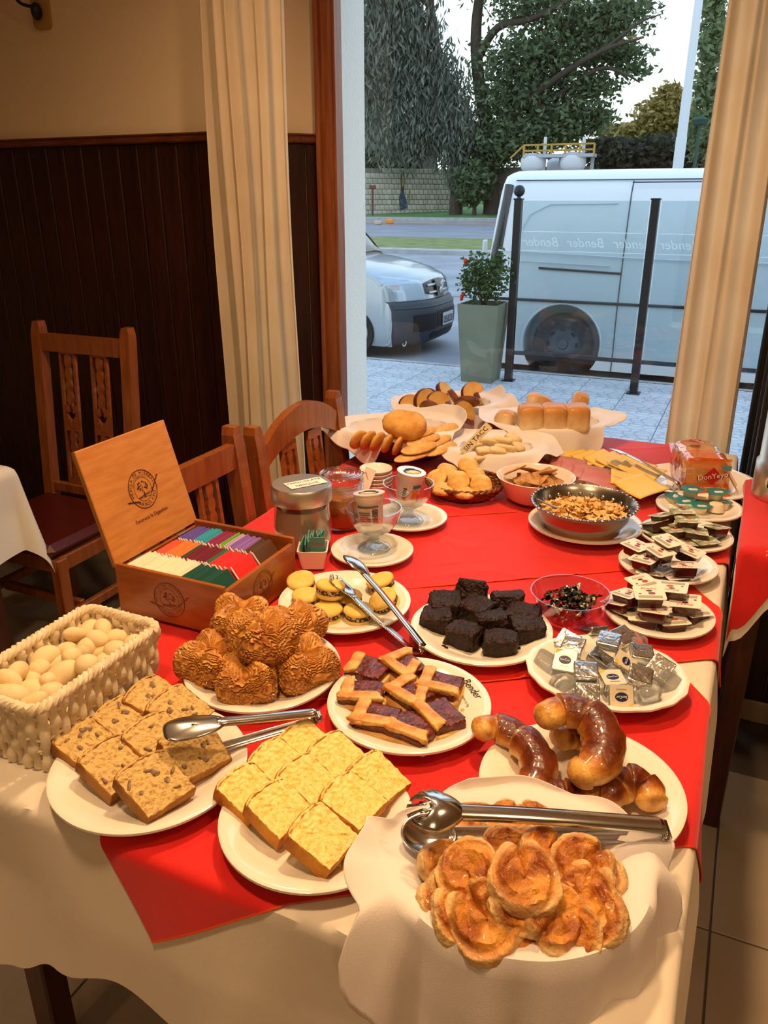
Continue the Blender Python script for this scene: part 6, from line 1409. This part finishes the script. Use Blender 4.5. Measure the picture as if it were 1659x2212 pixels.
dm = G().add(*blob(.0045, .0045, .0022, nu=10, nv=6)).mesh('embossed_bead', steel, True)
for k in range(48):
    a = 2 * PI * k / 48; place('embossed_bead', dm, bw, (Rb * .985 * math.cos(a), Rb * .985 * math.sin(a), .0768))
    if k % 2 == 0: o = place('embossed_bead', dm, bw, (.1085 * math.cos(a), .1085 * math.sin(a), .056), (0, -1.35, a), scale=1.3)
R_ = random.Random(8); g = G()
for k in range(420):
    a, r = R_.uniform(0, 6.28), .098 * math.sqrt(R_.random()); z = .044 + .014 * (1 - (r / .098) ** 2) + R_.uniform(-.004, .008)
    s = R_.uniform(.007, .012); cv = R_.uniform(.2, .5)
    Mx = Matrix.Translation((r * math.cos(a), r * math.sin(a), z)) @ Matrix.Rotation(R_.uniform(0, 6), 4, 'Z') @ Matrix.Rotation(R_.gauss(0, .6), 4, 'X')
    cc_ = mixc(C('#f2cf90'), C('#dba658'), R_.random())
    g.add(*sheet(lambda u, v: (s * (u - .5) * 2 * (1 - .3 * abs(v - .5)), s * (v - .5) * 1.7, cv * s * ((u - .5) ** 2 * 4 - .5 + .4 * math.sin(6 * v + k))), 3, 3), M=Mx, col=cc_)
o = g.obj('corn_flakes', mat('corn_flake', vc=True, rough=.6, bump=.4, bs=200), None, True, loc=c); tag(o, 'golden corn flakes heaped in the steel bowl', 'cereal', kind='stuff')
G().add(*lathe([(0, .043), (.100, .043), (.09, .006), (0, .006)], 30)).obj('flake_bed', mat('flake_bed', '#b06a26', .8), o)
t = thing('spoon', 'grey metal spoon handle sticking out of the corn flakes', 'spoon', (0, 0, 0)); P = [on(1160, 1078, .095), on(1185, 1090, .078), on(1210, 1098, .066), on(1232, 1100, .052)]
G().add(*tube(bez(P, 6), .006, 8, flat=.35, upv=(0, 0, 1))).obj('handle', steel_br, t, True)
G().add(*blob(.018, .012, .004, nu=16, nv=8)).obj('spoon_bowl', steel_br, t, True, loc=P[-1] + Vector((.01, 0, -.006)))

# ------------------------------------------------------------------ cheese and ham platter
c = on(1312, 1030, .012); c.z = ZT
o = G().add(*lathe(plate_prof(.185, .018), 72, 1.0, .80)).obj('oval_platter', china, None, True, loc=c, rot=(0, 0, YAW - .45)); tag(o, 'oval white platter of sliced cheese and ham', 'plate', 'white plates on the buffet')
chz = mat('mild_cheese', '#e8c25a', .5, sub=.15); hamm = mat('pink_ham', '#c87a68', .5, col2='#b96a5c', vs=30, sub=.1)
def slice_mesh(sx, sy, curl, m, seed):
    return G().add(*sheet(lambda u, v: (sx * (u - .5), sy * (v - .5), curl * math.sin(3 * u + seed) * .5 + curl * (v - .5) ** 2 * 3), 10, 10)).mesh('slice', m, True)
cs_ = [slice_mesh(.085, .085, .005, chz, k) for k in range(3)]; hm_ = [slice_mesh(.11, .09, .012, hamm, k) for k in range(2)]
for k, (a, b, h, rz_, s, lab) in enumerate(((1225, 992, .016, 10, 1, 'nearest the bread roll basket'), (1250, 990, .022, 16, 1, 'second from the bread roll basket'), (1275, 990, .027, 22, 1, 'third from the bread roll basket'), (1302, 992, .031, 28, 1, 'below the upper tongs head'), (1328, 996, .034, 34, 1, 'between the two tongs heads'), (1354, 1002, .037, 38, 1, 'under the upper tongs arm'), (1376, 1010, .039, 42, 1, 'near the middle of the upper tongs arm'), (1396, 1020, .040, 46, 1, 'near the tongs bend'), (1330, 1034, .030, 70, 1, 'folded beside the ham'), (1352, 1036, .034, 75, 1, 'behind the large front slice'), (1386, 1052, .038, 25, 1.25, 'large at the front of the platter'))):
    o = place('cheese_slice', cs_[k % 3], None, on(a, b, h), (.12, -.18, YAW + math.radians(rz_)), scale=s); solid(o, .0022); tag(o, 'yellow cheese slice ' + lab, 'cheese', 'sliced cheese')
for k, (a, b, h, rz_, lab) in enumerate(((1228, 1010, .024, -10, 'at the back under the cheese'), (1250, 1020, .028, -14, 'behind the cracker bowl'), (1275, 1030, .032, -18, 'in the middle of the ham'), (1295, 1042, .034, -22, 'at the front beside the cereal bowl'))):
    o = place('ham_slice', hm_[k % 2], None, on(a, b, h), (.1, .1, YAW + math.radians(rz_))); solid(o, .0022); tag(o, 'pink ham slice ' + lab, 'ham', 'sliced ham')

# ------------------------------------------------------------------ packaged sliced bread
plate(1392, 1632, 1035, 'white plate under the packet of sliced bread')
c = on(1512, 1060, .01); c += FWD * .06 + RIGHT * .008; c.z = ZT + .007
t = thing('bread_packet', 'orange plastic packet of sliced bread with red diamond logos', 'bread', M=Matrix.Translation(c) @ Matrix.Rotation(YAW - .12, 4, 'Z'))
lw, ld_, lh = .118, .20, .112
toast = mat('white_bread', '#d9a85c', .85, col2='#e8c484', vs=30, bump=.4, bs=90); crustb = mat('bread_crust', '#8a4a1c', .8)
for k in range(9):
    y = -ld_ / 2 + .012 + k * .0215
    o = G().add(*prism(rrect(lw - .014, lh - .016, .020), -.0095, .0095), M=Matrix.Translation((0, y, lh / 2)) @ Matrix.Rotation(PI / 2, 4, 'X')).obj('bread_slice', toast, t)
film_o = glass('orange_film', '#f2a24a', 1.5, .06, .12, haze=.38, hazecol='#e87a10'); film_c = glass('clear_film', '#fbe6c8', 1.5, .08, .08, haze=.12, hazecol='#f6c890')
def film(u, v, ex=0.0):
    a = 2 * PI * u; x = spw(math.cos(a), .35) * lw / 2; z = spw(math.sin(a), .38) * lh / 2 + lh / 2 + .001; y = lerp(-ld_ / 2 - .004, ld_ / 2 + .01, v)
    k = 1 + .05 * noise.noise(Vector((x * 25, y * 25, z * 25))) + .03 * noise.noise(Vector((x * 70, y * 70, z * 70)))
    if v > .8: k *= 1 - .6 * (v - .8) / .2
    return Vector((x * k, y, lh / 2 + (z - lh / 2) * k))
nu, nv = 72, 40; vs, fs = sheet(lambda u, v: film(u, v), nu, nv, wrap=True); g = G()
g.add(vs, fs); top_ = []
for i, f in enumerate(fs):
    z = sum(vs[j][2] for j in f) / 4; y = sum(vs[j][1] for j in f) / 4; x = sum(vs[j][0] for j in f) / 4
    g.m[i] = 0 if (z < lh * .42 + .012 * math.sin(x * 60) or (z > lh * .93 and (y < -.03 or y > .05))) else 1
g.obj('film_sleeve', [film_o, film_c], t, True)
ev, ef = sheet(lambda u, v: ((u - .5) * lw * .98, -ld_ / 2 - .006 - .003 * noise.noise(Vector((u * 6, v * 6, 3))), .002 + v * lh * .98), 14, 14)
g = G().add(ev, ef)
for i, f in enumerate(ef): z = sum(ev[j][2] for j in f) / 4; g.m[i] = 0 if z < lh * .40 or z > lh * .90 else 1
g.obj('film_end', [film_o, film_c], t, True)
G().add(*sheet(lambda u, v: ((u - .5) * lw * (1 + .25 * v), -ld_ / 2 - .006 - .02 * v, .012 + .006 * math.sin(9 * u) - .006 * v), 14, 4)).obj('film_skirt', film_o, t, True)
G().add(*sheet(lambda u, v: (lw / 2 + .03 * v + .004 * math.sin(8 * u), lerp(-ld_ / 2, -ld_ / 2 + .03, u), lerp(.01, lh * .9, u * .2 + .5 * (1 - v)) ), 8, 5)).obj('film_ear', film_c, t, True)
redp = mat('logo_red', '#b3141c', .4); script = mat('logo_script', '#f3e6de', .4)
def logo(M, s):
    d_ = G().add(*prism([(0, s), (s * .95, 0), (0, -s), (-s * .95, 0)], 0, .0006), M=M).obj('logo_diamond', redp, t)
    letters('DonYeyo', s * .80, ink, d_, M @ Matrix.Translation((s * .04, -s * .02, .0010)) @ Matrix.Rotation(.18, 4, 'Z') @ Matrix.Scale(1.08, 4)); letters('DonYeyo', s * .80, script, d_, M @ Matrix.Translation((0, s * .02, .0016)) @ Matrix.Rotation(.18, 4, 'Z'))
Me = Matrix.Translation((.012, -ld_ / 2 - .011, lh * .56)) @ Matrix.Rotation(PI / 2, 4, 'X'); logo(Me, .026)
letters('LACTEADO', .0145, mat('pale_orange_print', '#f0b45c', .5), t, Matrix.Translation((.012, -ld_ / 2 - .012, lh * .24)) @ Matrix.Rotation(PI / 2, 4, 'X'))
G().add(*cbox(.024, .001, .014, (.046, -ld_ / 2 - .0105, lh * .78))).obj('blue_sticker', mat('sticker_blue', '#4f8f98', .5), t)
Ms = Matrix.Translation((-lw / 2 - .0065, -.02, lh * .60)) @ Matrix.Rotation(-PI / 2, 4, 'Z') @ Matrix.Rotation(PI / 2, 4, 'X'); logo(Ms, .024)
letters('LACTEADO', .0135, mat('pale_orange_print'), t, Matrix.Translation((-lw / 2 - .0065, -.02, lh * .22)) @ Matrix.Rotation(-PI / 2, 4, 'Z') @ Matrix.Rotation(PI / 2, 4, 'X'))
Mt = Matrix.Translation((-.01, .03, lh + .010)) @ Matrix.Rotation(-1.2, 4, 'Z'); logo(Mt, .022)
G().add(*sheet(lambda u, v: (lerp(-.05, .055, u), ld_ / 2 + .01 + .05 * v, lh * .5 + .03 * math.sin(7 * u) * (1 - v) + .02 * v), 10, 5)).obj('film_tail', film_o, t, True)

# ------------------------------------------------------------------ portion packs of jam, cream
tubm = mat('dark_jam_tub', '#3a1a14', .18, coat=.5); tub_r = mat('red_jam_tub', '#4e1d12', .18, coat=.5); tub_g = mat('brown_jam_tub', '#4a2a18', .2, coat=.4); lidw = mat('printed_white_lid', '#ece2d2', .4); lidg = mat('printed_green_lid', '#7d8c5a', .4, col2='#cfd4c4', vs=35, lo=.45, hi=.55)
rp_ = mat('jam_red_print', '#c23428', .5); gp_ = mat('jam_grey_print', '#a89f8c', .6); dkp = mat('jam_dark_print', '#2f3a26', .6); fruitm = [mat('plum_print', '#8a4a6a', .6), mat('peach_print', '#c0602c', .6), mat('berry_print', '#b03038', .6)]
def tub_mesh(m, h=.022):
    vs = []
    for q, z in ((1.0, 0), (.90, -h * .9), (.84, -h)): vs += [(x * q, y * q, z) for x, y in rrect(.050, .040, .006, 3)]
    return G().add(vs, [(k * 16 + 16 + i, k * 16 + 16 + (i + 1) % 16, k * 16 + (i + 1) % 16, k * 16 + i) for k in range(2) for i in range(16)] + [tuple(range(47, 31, -1))]).mesh('tub', m)
lidmesh = {m.name: G().add(*prism(rrect(.058, .047, .0045, 4), 0, .0009)).mesh('foil_lid', m) for m in (lidw, lidg)}
tubmesh = {m.name: tub_mesh(m) for m in (tubm, tub_r, tub_g)}
blockp = G().add(*prism(rrect(.044, .009, .001), .0009, .0011)).mesh('print_block', gp_)
fr_mesh = [G().add(*prism(ell(.007, .0045, 14), .0009, .0012)).mesh('fruit_print', m) for m in fruitm]; dk_mesh = G().add(*prism(ell(.006, .0028, 12), .0009, .0012)).mesh('name_print', dkp); sm_mesh = G().add(*prism(ell(.0028, .0022, 10), .0009, .0012)).mesh('seal_print', fruitm[0])
def portion(spots, tub, lid_, base, where, group):
    for k, (a, b, h, rz_, tx, ty) in enumerate(spots):
        t = thing('jam_portion', '%s, %s' % (base, where[k]), 'jam portion', on(a, b, h + .012), group=group); t.rotation_euler = (tx, ty, YAW + math.radians(rz_))
        place('tub', tubmesh[tub.name], t); l_ = place('foil_lid', lidmesh[lid_.name], t)
        letters('Abedul', .0105, rp_, l_, Matrix.Translation((0, .014, .0012)), shear=0); place('name_print', dk_mesh, l_, (0, .0065, 0)); place('fruit_print', fr_mesh[k % 3], l_, (.004, -.002, 0)); place('seal_print', sm_mesh, l_, (-.018, -.004, 0)); place('print_block', blockp, l_, (0, -.014, 0))
plate(1308, 1538, 1318, 'small white plate of jam portions nearest the butter', .02)
portion([(1403, 1281, .060, -8, .12, -.05), (1452, 1268, .062, 155, -.05, .1), (1388, 1256, .050, 25, .1, 0), (1355, 1282, .044, -62, 0, -.2), (1336, 1298, .026, -55, 0, -.25), (1414, 1316, .034, 150, .1, .1), (1480, 1298, .044, 160, -.12, .08), (1452, 1338, .014, 8, 0, 0), (1502, 1318, .018, 20, .1, .1), (1388, 1330, .014, 170, 0, 0), (1362, 1318, .012, 40, 0, 0)], tub_r, lidw, 'white lidded jam portion',
        ['on top at the front of the near pile', 'highest on the near pile', 'behind the two topmost of the near pile', 'tilted at the candy side of the near pile', 'sloping at the left of the near pile', 'front and centre of the near pile', 'at the outer side of the near pile', 'lowest at the front of the near pile', 'lowest at the outer edge of the near pile', 'under the front of the near pile', 'lowest at the left of the near pile'], 'jam portions on the near plate')
plate(1340, 1546, 1213, 'small white plate of dark jam portions between two others', .02)
portion([(1443, 1168, .072, -68, .05, .05), (1425, 1189, .060, -68, .05, .05), (1375, 1178, .048, -60, .05, 0), (1393, 1206, .040, -50, .1, -.1), (1490, 1190, .046, -45, 0, .12), (1478, 1220, .036, 170, .12, .05), (1404, 1233, .014, -20, 0, 0), (1462, 1242, .012, 10, 0, 0), (1432, 1225, .014, 40, 0, 0)], tubm, lidw, 'white lidded dark jam portion',
        ['topmost of the middle pile', 'second from the top of the middle pile', 'at the back left of the middle pile', 'at the left of the middle pile', 'at the outer side of the middle pile', 'at the front of the middle pile', 'bottom left of the middle pile', 'bottom front of the middle pile', 'bottom centre of the middle pile'], 'jam portions on the middle plate')
plate(1385, 1578, 1150, 'small white plate of green lidded jam portions', .02)
portion([(1472, 1100, .060, -5, .15, 0), (1484, 1120, .050, -8, .1, 0), (1430, 1112, .048, -75, .1, -.3), (1548, 1138, .030, 30, -.1, .15), (1412, 1128, .034, -70, .1, -.4), (1455, 1142, .030, 10, 0, 0), (1502, 1146, .030, -15, 0, .1), (1524, 1168, .014, 12, 0, 0), (1420, 1150, .014, 20, 0, 0), (1480, 1170, .010, -10, 0, 0)], tub_g, lidg, 'green lidded jam portion',
        ['topmost of the far pile', 'second from the top of the far pile', 'steeply tilted at the left', 'at the outer side of the far pile', 'leaning lowest at the left', 'in the middle of the far pile', 'right of the middle of the far pile', 'lowest at the outer front', 'lowest at the left back', 'lowest at the front'], 'green lidded jam portions')
plate(1421, 1600, 1090, 'small white plate of teal lidded cream portions', .02)
tealid = mat('teal_foil_lid', '#1f6f70', .4, col2='#2b8484', vs=20); creamt = mat('cream_tub', '#e6d8bc', .45)
ctub = G().add(*lathe([(.021, 0), (.0195, -.004), (.0175, -.019), (.015, -.021), (0, -.021)], 28)).mesh('tub', creamt, True)
clid = G().add(*prism(ell(.0265, .0245, 28) , 0, .0009)).mesh('foil_lid', tealid); ctab = G().add(*prism([(.02, -.012), (.036, -.004), (.036, .006), (.02, .012)], 0, .0008)).mesh('pull_tab', tealid); cpr = G().add(*prism(rrect(.024, .011, .005), .0009, .0012)).mesh('brand_print', white_p)
for k, (a, b, h, rz_, tx, lab) in enumerate(((1493, 1056, .046, -10, .1, 'upright on top at the left'), (1548, 1062, .046, 5, .08, 'upright on top at the right'), (1478, 1082, .024, 20, .1, 'low at the left of the plate'), (1512, 1092, .022, -5, .05, 'low at the front of the plate'), (1560, 1084, .022, 160, .15, 'low at the outer side'), (1455, 1072, .020, 60, .2, 'low at the back left'))):
    t = thing('cream_portion', 'teal lidded cream portion ' + lab, 'cream portion', on(a, b, h + .004), group='teal lidded cream portions'); t.rotation_euler = (tx, 0, YAW + math.radians(rz_))
    place('tub', ctub, t); l_ = place('foil_lid', clid, t); place('pull_tab', ctab, l_); place('brand_print', cpr, l_, (.004, -.004, 0)); letters('crema', .0085, rp_, l_, Matrix.Translation((.004, -.004, .0014)))
o = place('cream_portion', ctub, None, on(1545, 1106, .006), (PI, 0, 0)); o.location.z += .004; tag(o, 'bare cream tub lying upside down at the plate front', 'cream portion', 'teal lidded cream portions')
# small plate at the picture's right edge on the side table
c = at(1668, 1078, z=SZ + .02); tag(G().add(*lathe(plate_prof(.105, .02), 56)).obj('plate', china, None, True, loc=(c.x + .095, c.y - .02, SZ + .005)), 'white plate on the red side table beside the urn', 'plate')

# ------------------------------------------------------------------ bread baskets at the window end
def lined(px, py, h, a, b, ab, bb, label, nlabel, ctrl, seed, ex=0.0, z=0.0, rows=8):
    c = at(px, py, z=ZT + h); c.z = ZT; M = camM(c, ex)
    t = thing('bread_basket', label, 'basket', group='napkin lined baskets', M=M); wicker(t, a, b, ab, bb, h, rows)
    napkin(nlabel, M, a + .004, b + .004, ab, bb, h, ctrl, seed); return c
bread_m = mat('roll_crust', vc=True, col2=(.8, .66, .5), vs=18, rough=.45, bump=.15, bs=60, coat=.15)
flat_m = mat('flat_bread', '#dfae5c', .8, col2='#cb8c3c', vs=25, bump=.8, bs=60, bd=.006)
crisp = mat('crisp_flat_bread', '#e6bd78', .8, col2='#d0984c', vs=30, bump=.7, bs=80, bd=.006)
# toast basket
lined(968, 872, .085, .165, .115, .12, .085, 'wicker basket heaped with toasted bread at the window', 'pale napkin in the toast basket',
      [(0, .03, 60), (20, .05, 70), (45, .01, 60), (90, .005, 60), (150, .005, 60), (180, .02, 60), (215, .05, -20), (250, .09, -70), (290, .13, -78), (325, .12, -70), (345, .06, 30)], .5)
tcr = mat('toast_crust', '#7a3c12', .6, col2='#4a2008', vs=12); tfc = mat('toast_face', '#e0b468', .85, col2='#c98c3c', vs=18, bump=.4, bs=80)
for k, (a, b, h, e_, lab) in enumerate(((888, 878, .100, (1.2, .2, .3), 'dark crust at the left end'), (917, 866, .125, (1.3, -.5, .8), 'standing tall at the left'), (948, 872, .125, (1.2, .5, .2), 'pale faced in the middle'), (962, 848, .140, (.9, .2, 1.0), 'arching at the back'), (985, 866, .125, (1.0, -.4, 2.0), 'dark crust right of the middle'), (1010, 874, .125, (.8, .3, 2.6), 'big browned crust in front'), (1022, 850, .145, (1.0, -.2, .6), 'highest at the right back'), (975, 892, .110, (1.2, .3, 1.4), 'low at the front'), (932, 888, .108, (1.1, 0, 2.4), 'low at the front left'), (1000, 893, .108, (1.3, .6, .4), 'low at the front right'), (1038, 872, .110, (1.0, .6, 1.2), 'at the right end'), (940, 856, .11, (.7, .2, 1.9), 'behind the pale faced piece'))):
    t = thing('toast_piece', 'toasted bread piece ' + lab, 'toast', on(a, b, h - .012), group='toasted bread pieces'); t.rotation_euler = (e_[0], e_[1], e_[2] + YAW)
    pl_ = [(.046 * math.cos(q), .040 * math.sin(q) * (1 if math.sin(q) > 0 else .25)) for q in [2 * PI * i / 24 for i in range(24)]]
    G().add(*prism(pl_, -.009, .009)).obj('face', tfc, t); g = G(); vs = []
    for q, z in ((1.0, -.0092), (1.05, -.005), (1.05, .005), (1.0, .0092)): vs += [(x * q, y * q, z) for x, y in pl_[:13]]
    g.add(vs, [(k2 * 13 + i, k2 * 13 + i + 1, k2 * 13 + 14 + i, k2 * 13 + 13 + i) for k2 in range(3) for i in range(12)]).obj('crust', tcr, t, True)
# bread roll basket
c = lined(1180, 912, .080, .185, .12, .125, .085, 'wicker basket of soft bread rolls at the window end', 'pale napkin in the bread roll basket',
      [(0, .06, 12), (20, .03, 30), (60, .008, 50), (120, .008, 50), (160, .03, 40), (185, .02, 10), (205, .010, -40), (225, .02, -60), (250, .09, -76), (280, .12, -78), (305, .09, -74), (322, .012, -50), (340, .03, -20)], 2.1)
def bun(p_up): return mixc(C('#e8c07c'), C('#c6781f'), p_up)
lo = on(1195, 903, .120)
t = thing('pull_apart_loaf', 'soft pull apart loaf of golden joined rolls lying across the basket', 'bread', M=Matrix.Translation(lo) @ Matrix.Rotation(YAW - .03, 4, 'Z'))
for k in range(3):
    G().add(*blob(.0395, .044, .046, .45, .40, .06, 30, k, 36, 22), col=lambda p: mixc(C('#f4e0b4'), C('#c88628'), (p.z / .046 * .75 + .35))).obj('roll', bread_m, t, True, loc=((k - 1) * .073, 0, 0))
for k, (a, b, h, r, e_, lab) in enumerate(((1093, 905, .10, (.040, .034, .030), (0, .1, 1.0), 'cut open at the end near the toast'), (1165, 868, .135, (.045, .032, .026), (.2, .3, .3), 'torn and pale behind the joined loaf'), (1253, 868, .13, (.028, .03, .032), (.4, .2, 0), 'small and rough behind the joined loaf'), (1200, 890, .09, (.05, .04, .03), (0, 0, .4), 'hidden behind the joined loaf'))):
    o = G().add(*blob(*r, .75, .7, .12, 30, k + 5, 26, 16, .04, 90), col=lambda p: mixc(C('#f4e4c4'), C('#cc9038'), p.z / r[2] * .8 + .25)).obj('bread_roll', bread_m, None, True, loc=on(a, b, h), rot=(e_[0], e_[1], e_[2] + YAW)); tag(o, 'bread roll ' + lab, 'bread', 'loose bread rolls')
# flat bread basket
lined(862, 925, .085, .175, .125, .125, .09, 'wicker basket of flat breads and crisp bread in front of the toast', 'pale napkin in the flat bread basket',
      [(0, .045, 72), (15, .05, 75), (40, .045, 70), (75, .02, 65), (110, .0, 50), (150, .01, 30), (182, .09, 22), (200, .06, -5), (222, .06, -70), (245, .10, -80), (262, .02, -60), (285, .075, -80), (305, .06, -74), (325, .02, 0), (345, .03, 60)], 3.0)
def fb(label, px, py, h, r, e_, m, cat='bread', group='flat breads'):
    o = G().add(*blob(r[0], r[1], r[2], .8, .9, .12, 25, int(px), 30, 14, .04, 80)).obj('flat_bread', m, None, True, loc=on(px, py, h), rot=(e_[0], e_[1], e_[2] + YAW)); tag(o, label, cat, group)
fb('puffed golden flat bread standing highest in its basket', 875, 918, .135, (.068, .050, .030), (.55, .15, -.2), flat_m)
for k, (a, b) in enumerate(((775, 950), (795, 952), (815, 955), (838, 957), (860, 962))): fb('crimped flat bread piece, %s from the chair' % ORD[k], a, b, .095 - .004 * k, (.034, .010, .032), (.4, .2, .9 + .1 * k), flat_m)
for k, (a, b, h, rz_, tl) in enumerate(((905, 935, .110, .35, .2), (915, 950, .095, .45, .25), (905, 968, .080, .4, .3), (940, 955, .085, .6, .2), (950, 970, .070, .5, .3), (890, 985, .060, .4, .2), (955, 930, .100, .5, .4))):
    fb('crisp flat bread strip, %s from the top of its pile' % ORD[k], a, b, h, (.058, .024, .006), (tl, -.15, rz_), crisp, group='crisp flat bread strips')
# gluten-free basket with its sign
c = lined(1072, 968, .060, .125, .095, .085, .065, 'small basket of gluten free bread with a handwritten sign', 'pale napkin in the basket with the sign',
      [(0, .07, -25), (25, .03, 40), (60, .015, 60), (100, .015, 65), (140, .03, 65), (165, .04, 50), (190, .05, 10), (215, .05, -50), (245, .08, -66), (275, .09, -70), (300, .05, -60), (320, .03, -20), (340, .05, -40)], 4.0)
pw = mat('pale_bread_piece', '#e6cfa2', .85, col2='#d8b47a', vs=25, bump=.3, bs=70)
for k, (a, b, h, r, e_, lab) in enumerate(((1060, 955, .090, (.034, .012, .012), (.1, .1, -.1), 'at the back'), (1085, 952, .095, (.030, .014, .010), (.1, .1, -.3), 'at the back centre'), (1108, 948, .090, (.022, .026, .012), (.3, .1, .5), 'golden at the back right'), (1045, 975, .080, (.024, .018, .010), (.2, .1, .3), 'sugared at the left'), (1075, 975, .080, (.026, .018, .010), (.2, .2, .1), 'sugared in the middle'), (1090, 968, .085, (.034, .010, .010), (.1, .1, -.15), 'long in the middle'), (1050, 990, .062, (.036, .010, .010), (.2, 0, .4), 'at the front left'), (1085, 988, .062, (.036, .011, .010), (.1, .1, .2), 'at the front right'), (1120, 965, .075, (.018, .024, .010), (.3, .2, .4), 'at the right side'), (1030, 965, .08, (.02, .012, .012), (.2, .1, .2), 'behind the sign'))):
    o = G().add(*blob(*r, .55, .6, .10, 40, k, 20, 12)).obj('bread_piece', pw, None, True, loc=on(a, b, h), rot=(e_[0], e_[1], e_[2] + YAW)); tag(o, 'small pale bread piece ' + lab + ' of the signed basket', 'bread', 'gluten free bread pieces')
p0 = on(1028, 948, .115); t = thing('paper_sign', 'small handwritten paper sign on a toothpick in the gluten free basket', 'sign', p0); t.rotation_euler = (0, 0, YAW)
Msg = Matrix.Rotation(-.15, 4, 'X') @ Matrix.Rotation(-math.radians(47), 4, 'Y') @ Matrix.Rotation(PI / 2, 4, 'X')
pp = G().add(*prism(rrect(.112, .026, .001), -.0003, .0003), M=Msg).obj('paper_strip', mat('sign_paper', '#efe0b8', .8), t); letters('SIN TACC', .020, ink, pp, Msg @ Matrix.Translation((0, 0, .0006)), sx=1.05)
G().add(*tube([(.012, 0, -.01), (.035, -.01, -.055)], .0011, 6)).obj('toothpick', mat('toothpick', '#e0c080', .7), t)
